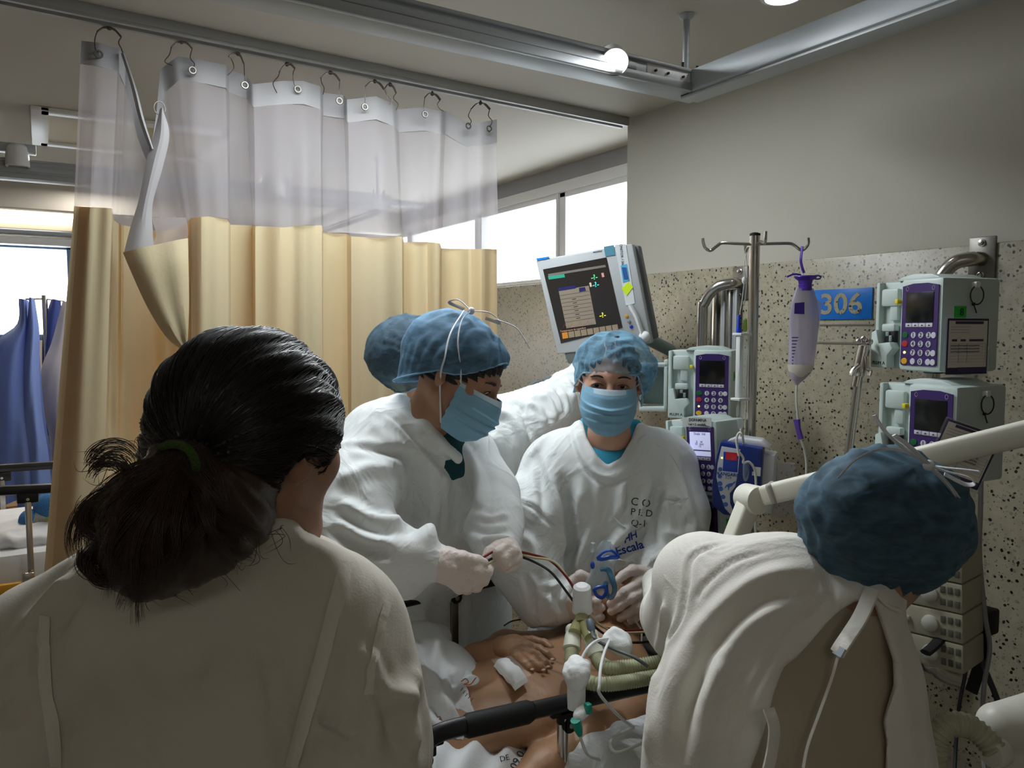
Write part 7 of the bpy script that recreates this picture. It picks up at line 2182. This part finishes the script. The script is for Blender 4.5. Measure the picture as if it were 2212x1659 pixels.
t1 = boom((co[0], co[1]), -1.2, -1.5, 'white ceiling boom hung on a rod, its corner above the drip pole', co[2], cb_[2], yaw=math.atan2((co - _l)[1], (co - _l)[0]))
yb = co[1]
def boom_end_plate():
    z = (co[2] + cb_[2]) / 2
    p = MB(); p.box((co[0] - .13, yb - .0375 - .002, z), (.17, .004, (co[2] - cb_[2]) * .72), .001).build('end_plate', M_pvc, t1)
    for (dx) in (-.19, -.15, -.10): MB().cyl([co[0] + dx, yb - .042, z + .004], [co[0] + dx, yb - .047, z + .004], .003, seg=10).build('screw', M_blackm, t1)
boom_end_plate()

def spot(c, aim, label, on=True, s=1.0, group='boom spotlights'):
    t = empty('spotlight', c, label, 'spotlight', group)
    a = A(aim) / np.linalg.norm(aim)
    MB().lathe([(.0, -.052 * s), (.020 * s, -.052 * s), (.026 * s, -.046 * s), (.030 * s, -.02 * s), (.031 * s, .010 * s), (.029 * s, .012 * s), (.026 * s, .004 * s), (0, .004 * s)], c, a, 28).build('head', M_whitepl, t)
    MB().lathe([(.0, 0), (.0245 * s, 0), (.0245 * s, .003), (0, .0045)], A(c) + a * .0045 * s, a, 24).build('lens', mat('lamp_lens', (255, 255, 255), .3, emit=28 if on else .0) if on else M_pvc, t)
    return t
sc_ = P(1327, 132, 1.78)
aim = camvec(.02, -.52, -.85)
ts = spot(sc_, aim, 'lit round spotlight on the near ceiling boom', True, 1.05)
MB().tube([sc_ - aim / np.linalg.norm(aim) * .02 + A([0, 0, .0]), P(1298, 124, 1.83), P(1286, 128, 1.85)], [.016, .018, .020], 14).build('swivel', M_whitepl, ts)
MB().box(P(1305, 128, 1.86), (.07, .05, .03), .004).build('mount', M_whitepl, ts)
l = bpy.data.lights.new('boom_spot_lamp', 'SPOT'); l.energy = 30; l.spot_size = R(150); l.spot_blend = .8; l.shadow_soft_size = .025; l.color = (.93, .97, 1)
lo = bpy.data.objects.new('boom_spot_lamp', l); COL.objects.link(lo)
pl_ = sc_ + aim / np.linalg.norm(aim) * .02
lo.location = pl_; lo.rotation_euler = Vector(aim).to_track_quat('-Z', 'Y').to_euler()

# far bay boom, seen through the net
c2 = P(838, 424, 3.62); c2b = P(838, 452, 3.62)
t2 = boom((c2[0], c2[1]), -1.6, 5.9, 'white ceiling boom of the far bay, seen through the curtain net', c2[2], c2b[2] - .01)
for (px_, py_) in ((38, 352), (596, 418)):
    c = on_plane(px_, py_, 1, c2[1] - .06); s_ = spot(c, (0, 0, -1), 'unlit white spotlight under the far boom, ' + ('left of the curtain' if px_ < 100 else 'seen through the net'), False, 1.25)
    MB().box(c + A([0, .02, .055]), (.12, .06, .03), .004).build('mount', M_alu_w, s_)

# beige module stack at the right, behind the bending person
def modules():
    c = P(1990, 1315, 1.62); M4 = faceframe(c, 262, roll=3)
    t = bpy.data.objects.new('module_stack', None); COL.objects.link(t); t.matrix_world = Matrix.Translation(Vector([float(q) for q in c]))
    tag(t, 'beige stack of syringe modules with round knobs below the bending person cap', 'module stack')
    M_bg = mat('beige_module', (160, 156, 136), .5)
    for k in range(4):
        y = .10 - .062 * k
        m_ = MB().box((0, y, -.05), (.165, .060, .11), .004).build('module', M_bg, t, M4)
        MB().lathe([(.017, 0), (.0165, .006), (.012, .009), (.0001, .010)], (.02, y, .005), (0, 0, 1), 24).build('knob', mat('pale_knob', (178, 178, 168), .35), m_, M4)
        MB().prism([(-.075, y + .012), (-.02, y + .006), (-.02, y - .004), (-.075, y - .014)], .004, .012, .003).build('grip', mat('pale_grip', (176, 176, 164), .4), m_, M4)
        ks = MB()
        for j in range(2):
            for i in range(3):
                ks.box((.045 + .014 * i, y + .014 - .026 * j, .006), (.009, .014, .002), .0005)
        ks.build('button_row', mat('dark_print', (84, 82, 74), .6), m_, M4)
modules()
# cables and straps at the right edge
M_gc = mat('dark_grey_cable', (52, 54, 58), .5)
line('power_cable', [P(2120, 985, 1.58), P(2118, 1100, 1.60), P(2116, 1200, 1.62), P(2128, 1330, 1.62), P(2138, 1400, 1.62), P(2126, 1480, 1.62), P(2122, 1580, 1.6), P(2130, 1700, 1.5)], .005, mat('pale_grey_cable', (140, 140, 142), .5), 'pale grey cable hanging down the speckled wall at the right edge', 'cable')
line('power_cable', [P(2090, 1020, 1.62), P(2085, 1150, 1.64), P(2092, 1280, 1.64), P(2112, 1400, 1.63), P(2150, 1500, 1.62), P(2165, 1545, 1.6)], .006, M_gc, 'dark cable slanting towards the white device at the right', 'cable')
line('power_cable', [P(2075, 1000, 1.66), P(2068, 1150, 1.68), P(2085, 1300, 1.68), P(2090, 1420, 1.67), P(2070, 1540, 1.66), P(2060, 1700, 1.6)], .004, M_gc, 'thin dark cable behind the slanting one', 'cable')
line('power_cable', [P(1508, 1060, 2.02), P(1506, 1100, 2.0), P(1507, 1150, 1.98), P(1506, 1200, 1.98)], .006, M_blk, 'black cable hanging below the feeding pump', 'cable')
def strap():
    t = empty('wall_clamp', P(2110, 1335, 1.66), 'black clamp with a strap holding the cables at the right', 'clamp')
    MB().box(P(2092, 1332, 1.66), (.05, .05, .045), .006).box(P(2132, 1342, 1.66), (.05, .03, .055), .006).build('clamp_body', M_blackm, t)
    MB().tube(smooth_path([P(2120, 1350, 1.64), P(2124, 1400, 1.64), P(2112, 1450, 1.64), P(2098, 1495, 1.64)], 6), .013, 8, flat=(1, .3)).build('strap', M_blackm, t)
    MB().tube(smooth_path([P(2035, 1375, 1.60), P(2018, 1395, 1.58), P(2000, 1410, 1.56)], 6), .012, 8, flat=(1, .5)).build('strap', M_blackm, t)
strap()
def right_device():
    t = empty('ventilator', P(2190, 1600, 1.25), 'off white device corner with a grey corrugated hose at the lower right edge', 'ventilator')
    B = Body(.005)
    B.path([P(2160, 1566, 1.22), P(2290, 1560, 1.22)], [.034, .055], k=.02); B.path([P(2175, 1620, 1.24), P(2290, 1660, 1.24)], [.030, .07], k=.02)
    V, Q = B.mesh(); mesh_obj('housing', V, Q, mat('ivory_device', (214, 212, 200), .4), t)
    MB().lathe([(.0, 0), (.016, .0), (.020, .006), (.0205, .03), (.018, .034)], P(2168, 1622, 1.16), P(2130, 1632, 1.14) - P(2168, 1622, 1.16), 20).build('outlet', MATS['ivory_device'], t)
    hose(t, [P(2020, 1720, 1.18), P(2016, 1640, 1.17), P(2022, 1596, 1.17), P(2050, 1566, 1.17), P(2090, 1568, 1.17), P(2125, 1592, 1.16), P(2150, 1622, 1.15)], .0175, pitch=.0075, m=mat('grey_hose', (186, 186, 160), .25, trans=.15))
    MB().box((2.2, 1, 1), (.001, .001, .001)) if False else None
right_device()

def downlight():
    c = pz(1692, -14, ZC)
    t = empty('ceiling_downlight', c, 'round ceiling light at the upper edge, right of the boom rod', 'ceiling light')
    MB().lathe([(.0, 0), (.055, 0), (.052, .008), (.042, .010), (.040, .003), (.0, .003)], c, (0, 0, -1), 28).build('trim_ring', M_whitepl, t)
    MB().lathe([(.0, 0), (.040, 0), (.0, .004)], A(c) - A([0, 0, .003]), (0, 0, -1), 24).build('lens', mat('lamp_lens', (255, 255, 255), .3, emit=28), t)
downlight()
# ================================================================ far bay at the left
M_bgown = mat('blue_disposable_gown', (130, 152, 208), .7, bump=.2, bscale=30, translucent=.3, tl_c=(120, 150, 225))
M_bgown2 = mat('dark_blue_gown', (56, 72, 136), .7, translucent=.2, tl_c=(60, 80, 170))
M_wgown = mat('grey_white_gown', (190, 184, 186), .8, translucent=.25)
YG = 5.0
def q5(x, y, dy=0): return on_plane(x, y, 1, YG + dy)
def rack():
    t = empty('coat_stand', q5(96, 1000) * [1, 1, 0], 'thin steel stand carrying hanging gowns in the far bay', 'coat stand')
    MB().cyl(q5(96, 638) , q5(96, 638) * [1, 1, 0] + A([0, 0, .05]), .014).build('pole', M_steel, t)
    MB().tube([q5(55, 646), q5(96, 645), q5(140, 650)], .006, 8).build('cross_bar', M_steel, t)
    for k in range(4):
        a = k * math.pi / 2 + .5; MB().tube([q5(96, 1200) * [1, 1, 0] + A([0, 0, .06]), q5(96, 1200) * [1, 1, 0] + A([.25 * math.cos(a), .25 * math.sin(a), .03])], .012, 8).build('base_leg', M_steel, t)
rack()
def hanging(name, left, right, m, label, dy, folds_=7, depth=.06, seed=0):
    Lp = smooth_path([q5(x, y, dy) for x, y in left], 5); Rp = smooth_path([q5(x, y, dy) for x, y in right], 5)
    rows = []
    for i, (a, b) in enumerate(zip(Lp, Rp)):
        f = i / (len(Lp) - 1); row = []
        for u in np.linspace(0, 1, 40):
            d = depth * (math.sin(u * folds_ * 3.1 + seed + 1.3 * math.sin(3 * f + seed)) * .5 + .22 * math.sin(u * folds_ * 7 + 5 * f + seed) * math.sin(4 * f + 3 * u)) * (.25 + .75 * f) - depth * math.sin(math.pi * u)
            row.append(a + (b - a) * u + A([0, d, 0]))
        rows.append(row)
    o = MB().grid(rows).build(name, m, None, solid=.003); tag(o, label, 'gown'); return o
hanging('hanging_gown', [(42, 645), (38, 700), (-10, 745), (-22, 850), (-20, 950), (-12, 1100)], [(60, 650), (66, 700), (84, 760), (92, 860), (108, 980), (116, 1040)], M_bgown, 'light blue disposable gown with sleeves, leftmost on the coat stand', -.08, 2.3, .09)
hanging('hanging_gown', [(64, 642), (60, 700), (50, 780), (44, 860), (40, 960), (38, 1130)], [(74, 648), (84, 720), (84, 800), (90, 900), (104, 985), (112, 1090)], M_bgown, 'blue gown hanging in front of the coat stand pole', -.16, 1.7, .08, 2)
hanging('hanging_gown', [(112, 646), (96, 700), (92, 780), (96, 860), (100, 900), (102, 940)], [(130, 650), (134, 700), (128, 780), (122, 860), (118, 900), (120, 940)], M_bgown2, 'dark blue gown on the right side of the coat stand', .02, 1.6, .05, 4)
hanging('hanging_gown', [(136, 652), (112, 740), (90, 800), (94, 880), (108, 950), (112, 1030)], [(150, 652), (160, 740), (158, 800), (154, 880), (150, 950), (148, 1030)], M_wgown, 'greyish white gown beside the curtain edge on the coat stand', -.05, 1.5, .06, 6)

def far_bed():
    y0, y1 = 3.55, 4.3
    t = empty('hospital_bed', (-.35, 3.9, 0), 'second hospital bed in the far bay with black rails and white bedding', 'bed')
    f = lambda x, y, yy: on_plane(x, y, 1, yy)
    zm = f(60, 1155, y0)[2]
    MB().box((-.5, 3.92, zm - .17), (1.7, .72, .20), .04).build('mattress', M_sheet, t)
    MB().box((-.5, 3.92, zm - .34), (1.7, .74, .04), .006).box((-.5, 3.92, .2), (1.3, .5, .05), .01).build('bed_frame', M_dsteel, t)
    for x in (-1.1, .2):
        for y in (3.7, 4.15): MB().box((x, y, (zm - .34) / 2), (.05, .05, zm - .34), .004).build('leg', M_dsteel, t)
    B = Body(.014)
    B.path([A([-1.2, 3.92, zm - .05]), A([.22, 3.92, zm - .05])], [.30, .30], k=.05, n=(0, 0, 1), f=.22)
    V, Q = cloth_body(B, [('w', 3.0, .03, 2, (1, .4, 0), .5), ('w', 7.0, .012, 5, (1, .4, 0), .5)], [])
    mesh_obj('bedding', V, Q, M_sheet, t)
    for (ya, pa, pb) in ((3.52, 1060, 1054), (4.34, 1012, 1004)):
        r = MB(); q0 = f(0, pa, ya); q1 = f(125, pb, ya); q2 = q0 + (q0 - q1) * 2.4; q2[2] = q0[2]; r.tube([q2, q0, q1, q1 + (q1 - q0) * .5], .020, 10, flat=(.7, 1)); rr = r.build('side_rail', M_black, t)
    for (px_, py_, ya) in ((60, 1075, 3.52), (4, 1030, 4.34)):
        c = f(px_, py_, ya)
        MB().box(c, (.075, .016, .045), .010).build('bracket', M_black, t)
        MB().cyl(c + A([0, -.012, -.005]), c + A([0, .012, -.005]), .006).build('bolt', M_steel, t)
        MB().box(c + A([0, 0, -.22]), (.022, .014, .42), .003).build('rail_post', M_steel, t)
    c = f(60, 1075, 3.52) + A([-.8, 0, -.22]); MB().box(c, (.022, .014, .42), .003).build('rail_post', M_steel, t)
    c = f(62, 1250, 3.50); MB().box(c, (.04, .02, .05), .004).build('post_foot', M_steel, t)
    a = f(-40, 1285, 3.5); b = f(60, 1262, 3.5)
    MB().box(((a[0] + b[0]) / 2 + .0, 3.5, (a[2] + b[2]) / 2), (b[0] - a[0] + .1, .03, .045), .01).build('yellow_bar', mat('yellow_bar', (214, 156, 36), .5), t)
    return zm
zm = far_bed()
def toy():
    f = lambda x, y: on_plane(x, y, 1, 3.78)
    t = empty('soft_toy', f(90, 1125), 'blue and green soft toy lying on the far bed', 'soft toy')
    M_tb = mat('plush_blue', (62, 120, 176), .95, bump=.8, bscale=200); M_tg = mat('plush_green', (176, 186, 120), .95, bump=.8, bscale=200); M_tw = mat('plush_grey', (176, 176, 170), .95, bump=.8, bscale=200)
    B = Body(.006); B.path([f(66, 1122), f(84, 1124)], [.044, .048], k=.02); V, Q = B.mesh(); mesh_obj('arm', V, Q, M_tb, t)
    B = Body(.006); B.path([f(82, 1124), f(88, 1124)], [.049, .049], k=.02); V, Q = B.mesh(); mesh_obj('stripe', V, Q, M_tw, t)
    B = Body(.006); B.path([f(92, 1124), f(112, 1128)], [.046, .056], k=.02); V, Q = B.mesh(); mesh_obj('body', V, Q, M_tg, t)
    B = Body(.006); B.ell(f(104, 1096), (.055, .05, .055)); B.ell(f(114, 1090), (.06, .05, .05)); V, Q = B.mesh(); mesh_obj('head', V, Q, M_tb, t)
toy()
def cabinet():
    t = empty('bedside_cabinet', (-.05, 5.55, 0), 'wooden bedside cabinet behind the hanging gowns', 'cabinet')
    c = on_plane(60, 1095, 1, 5.5)
    MB().box((c[0], 5.6, c[2] / 2 + .02), (.75, .4, c[2] + .03), .006).build('carcass', mat('light_wood', (150, 112, 72), .5, var=.2, vscale=6), t)
    MB().box((c[0], 5.395, c[2] * .72), (.66, .02, c[2] * .4), .004).build('drawer', MATS['light_wood'], t)
    MB().box((c[0] + .1, 5.38, c[2] * .72), (.1, .012, .012), .002).build('handle', M_steel, t)
    MB().box(on_plane(84, 1096, 1, 5.36), (.09, .04, .09), .004).build('socket_box', M_blackm, t)
cabinet()
# fluorescent fitting and wall tubes over the end wall
def fluoro():
    yy = 5.45
    a, b = on_plane(-60, 448, 1, yy), on_plane(175, 464, 1, yy)
    t = empty('fluorescent_fitting', (a + b) / 2, 'glowing warm fluorescent tube over the far bed window', 'light fitting')
    z = (a[2] + b[2]) / 2
    MB().box(((a[0] + b[0]) / 2, yy + .05, z - .02), (b[0] - a[0], .06, .17), .006).build('tray', M_pvc, t)
    MB().cyl([a[0] + .02, yy - .01, z], [b[0] - .02, yy - .01, z], .036, seg=18).build('tube', mat('warm_tube', (255, 232, 190), .4, emit=14.0, emit_c=(255, 226, 176)), t)
    l = bpy.data.lights.new('far_tube_lamp', 'AREA'); l.shape = 'RECTANGLE'; l.size = b[0] - a[0]; l.size_y = .06; l.energy = 6; l.color = (1, .85, .62)
    o = bpy.data.objects.new('far_tube_lamp', l); COL.objects.link(o); o.location = ((a[0] + b[0]) / 2, yy - .06, z - .05); o.rotation_euler = (R(-40), 0, 0)
    for (py_, h_, m_) in ((500, .05, M_alu_w), (522, .05, M_pvc)):
        c = on_plane(80, py_, 1, 6.1)
        s = struct('trim_%d' % (5 + (py_ > 510)), MB().box(((XL + 1.4) / 2, 6.12, c[2]), (1.4 - XL, .10, h_), .006), m_)
fluoro()
